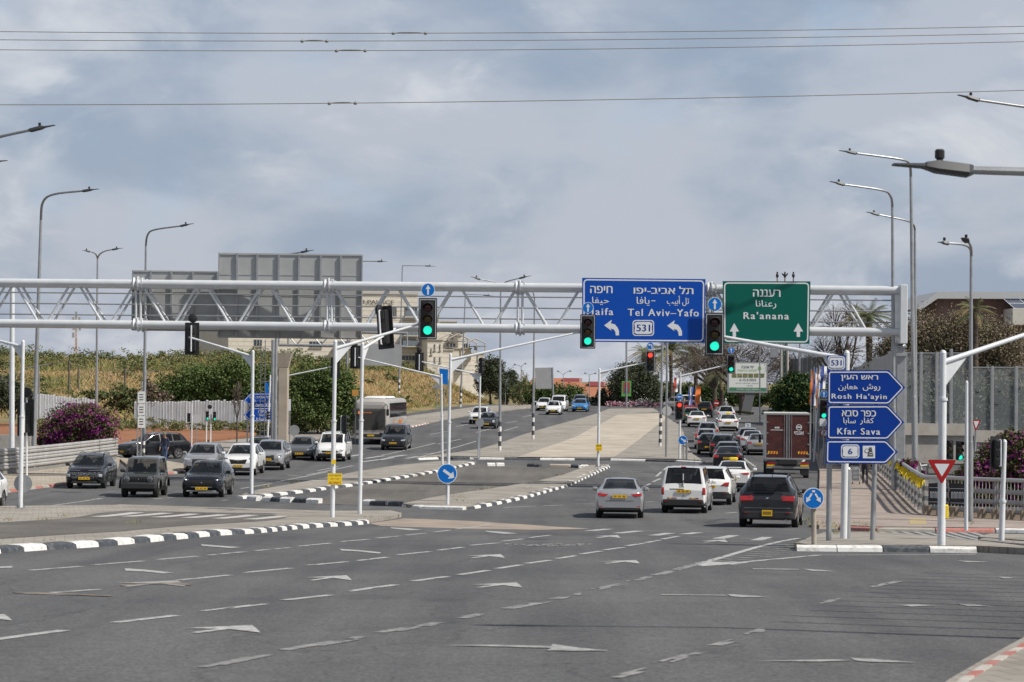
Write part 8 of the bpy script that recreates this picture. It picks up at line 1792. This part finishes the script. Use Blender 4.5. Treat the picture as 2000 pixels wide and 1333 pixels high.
small_post_sign('narrow white sign panel on a post right of the concrete column', 'road sign', 566, 850, 566, 790, [(564, 780), (568, 780), (568, 803), (564, 803)], [M_SHEET], Y=178, pr=.04)

# ------------------------------------------------------------------ people
def person(label, px, py, Y, face, h=1.74, shirt=(.02, .025, .05), legs=(.06, .09, .16), hair=(.10, .09, .08), lift=.0, bow=.0, stride=.12, arm=(.10, .10), hat=None, zoff=0.0, elbow=0.0):
    b = P(px, py, Y) if Y else at(px, py, lift); Yq = b.y; q = Vector((b.x, Yq, G(Yq) + lift)); o = thing('person', label, 'person', None, q, radians(face)); k = h / 1.74
    V = [(0, 0, .95), (0, 0, 1.10), (0, -.01, 1.30), (0, 0, 1.44), (0, -.02 - bow * .3, 1.52), (0, -.03 - bow, 1.60), (0, -.03 - bow * 1.3, 1.70),
         (.10, 0, .90), (.105, -stride, .50), (.105, -stride * .6, .09), (.11, -stride * .6 - .13, .04), (-.10, 0, .90), (-.105, stride * .5, .50), (-.105, stride, .10), (-.11, stride - .12, .04),
         (.19, 0, 1.40), (.235, .03 - arm[0] * .3, 1.14), (.24, -.06 - arm[0], .90 + elbow), (.235, -.10 - arm[0] * 1.2, .82 + elbow), (-.19, 0, 1.40), (-.235, .03 - arm[1] * .3, 1.14), (-.24, -.06 - arm[1], .90 + elbow), (-.235, -.10 - arm[1] * 1.2, .82 + elbow)]
    R = [(.15, .11), (.145, .10), (.165, .11), (.11, .08), (.055, .055), (.075, .09), (.085, .10), (.095, .095), (.062, .065), (.045, .045), (.045, .03), (.095, .095), (.062, .065), (.045, .045), (.045, .03), (.065, .065), (.048, .048), (.036, .036), (.04, .025), (.065, .065), (.048, .048), (.036, .036), (.04, .025)]
    E = [(0, 1), (1, 2), (2, 3), (3, 4), (4, 5), (5, 6), (0, 7), (7, 8), (8, 9), (9, 10), (0, 11), (11, 12), (12, 13), (13, 14), (3, 15), (15, 16), (16, 17), (17, 18), (3, 19), (19, 20), (20, 21), (21, 22)]
    me = bpy.data.meshes.new('body'); me.from_pydata([tuple(c * k for c in v) for v in V], E, []); ob = link('body', me, o); sk = ob.modifiers.new('skin', 'SKIN'); sv = me.skin_vertices[0].data
    for i, r in enumerate(R): sv[i].radius = (r[0] * k, r[1] * k)
    sv[0].use_root = True; sub = ob.modifiers.new('sub', 'SUBSURF'); sub.levels = 2; sub.render_levels = 2
    bpy.context.view_layer.update(); ev = ob.evaluated_get(bpy.context.evaluated_depsgraph_get()); m2 = bpy.data.meshes.new_from_object(ev); ob.modifiers.clear(); ob.data = m2
    for nm, c in (('skin', (.36, .21, .15)), ('shirt', shirt), ('trousers', legs), ('shoes', (.02, .02, .022)), ('hair', hair)): m2.materials.append(mat('%s_%.3f_%.3f' % (nm, c[0], c[2]), c, .8))
    for p in m2.polygons:
        c = p.center / k; z = c.z; a_ = abs(c.x)
        p.material_index = 3 if z < .10 else (0 if (a_ > .19 and z < .93 + elbow and z > .70) else (2 if z < .96 and a_ < .20 else (1 if z < 1.475 else (4 if z > 1.66 or (z > 1.56 and c.y > .01 - bow) else 0)))); p.use_smooth = True
    if hat:
        m = MB(); m.lathe([(.115 * k, 0), (.112 * k, .05 * k), (.08 * k, .11 * k), (0, .13 * k)], 14, 0, Matrix.Translation((0, (-.03 - bow * 1.35) * k, 1.70 * k)), close=False); m.bbox((0, (-.15 - bow * 1.3) * k, 1.70 * k), (.15 * k, .12 * k, .02 * k), .006); m.build('cap', mat('cap_olive' if hat == 1 else 'helmet_white', (.16, .16, .10) if hat == 1 else (.6, .6, .6), .8), o)
    m = MB()                                                 # face: nose, ears; hands: five fingers each
    fy = (-.03 - bow * 1.05) * k; m.tube([(0, fy - .085 * k, 1.645 * k), (0, fy - .115 * k, 1.62 * k)], [.008 * k, .014 * k], 6)
    for s in (-1, 1): m.bbox((s * .083 * k, fy + .0, 1.635 * k), (.02 * k, .04 * k, .06 * k), .006)
    for s, aa in ((1, arm[0]), (-1, arm[1])):
        for j in range(4): x0 = s * (.215 + .013 * j) * k; y0 = (-.10 - aa * 1.2 - .012 * j) * k; z0 = (.80 + elbow) * k; m.tube([(x0, y0, z0), (x0, y0 - .012 * k, z0 - .045 * k), (x0, y0 + .002 * k, z0 - (.075 + .008 * (j in (1, 2))) * k)], [.009 * k, .008 * k, .006 * k], 6)
        m.tube([(s * .205 * k, (-.12 - aa * 1.2) * k, (.825 + elbow) * k), (s * .198 * k, (-.15 - aa * 1.2) * k, (.785 + elbow) * k)], [.010 * k, .007 * k], 6)
    m.build('nose_ears_fingers', mat('skin_%.3f_%.3f' % (.36, .15), (.36, .21, .15), .8), o); return o
person('man in navy sweater and jeans with a cap, head bowed, walking by the dark SUV', 322, 904, None, -10, 1.74, (.014, .02, .05), (.06, .10, .20), bow=.09, hat=1, arm=(.06, .16), lift=.1)
w = person('person in dark clothes pushing a wire trolley up the right pavement', 1689.5, 946, None, 172, 1.72, (.012, .012, .015), (.022, .024, .034), lift=.13, arm=(.25, .25), elbow=.12)
person('person in black standing between the lorry and the white post', 1588, 866, 190, 5, 1.76, (.012, .014, .022), (.015, .016, .022), lift=.1)
person('person in a grey shirt with white hair far down the street beyond the taxis', 1417, 818, 262, 175, 1.76, (.30, .31, .34), (.05, .05, .06), hair=(.5, .5, .5), hat=2)
q = at(1671, 946, .13); o = thing('wire_trolley', 'silver wire shopping trolley with a dark bag on top', 'trolley', None, q); m = MB(); W_, D_, H_ = .42, .4, 1.0
for x in (-W_ / 2, W_ / 2):
    for y in (-D_ / 2, D_ / 2): m.tube([(x, y, .12), (x, y, .95)], .014, 6)
for z in (.15, .35, .55, .75, .92):
    m.tube([(-W_ / 2, -D_ / 2, z), (W_ / 2, -D_ / 2, z), (W_ / 2, D_ / 2, z), (-W_ / 2, D_ / 2, z), (-W_ / 2, -D_ / 2, z)], .009, 5)
for i in range(1, 6):
    x = -W_ / 2 + W_ * i / 6; m.tube([(x, -D_ / 2, .15), (x, -D_ / 2, .92)], .006, 4)
m.build('basket', M_CHROME, o); m = MB(); m.bbox((0, 0, .52), (.36, .34, .66), .05); m.build('plastic_liner', mat('liner_grey', (.34, .35, .37), .4), o)
for x in (-.18, .18): m = MB(); m.lathe([(.06, -.02), (.06, .02)], 12, 0, Matrix.Translation((x, -.16, .06)) @ Matrix.Rotation(pi / 2, 4, 'Y')); m.build('wheel', M_BLACK, o)
v = q + Vector((0, 0, 1.0)); o = thing('bag', 'dark bag resting on top of the wire trolley', 'bag', None, v); m = MB(); m.bbox((0, 0, .12), (.40, .34, .30), .08); m.build('bag_body', mat('bag_dark', (.03, .035, .045), .7), o); m = MB(); m.tube([(-.1, 0, .26), (-.06, 0, .36), (.06, 0, .36), (.1, 0, .26)], .015, 6); m.build('handle', M_BLACK, o)
# birds in flight
for x, y, lab in ((229, 659, 'small dark bird in flight left of the two over the slope'), (251, 668, 'small dark bird in flight lower and right over the slope')):
    v = P(x, y, 190); m = MB(); m.add([(-.3, 0, .12), (-.05, 0, .02), (0, -.12, 0), (.05, 0, .02), (.32, 0, .2), (0, .2, 0)], [(0, 1, 5), (1, 2, 3, 5), (3, 4, 5)]); o = m.build('flying_bird', M_BLACK, None, 0); o.location = v; tag(o, lab, 'bird', 'birds in flight')
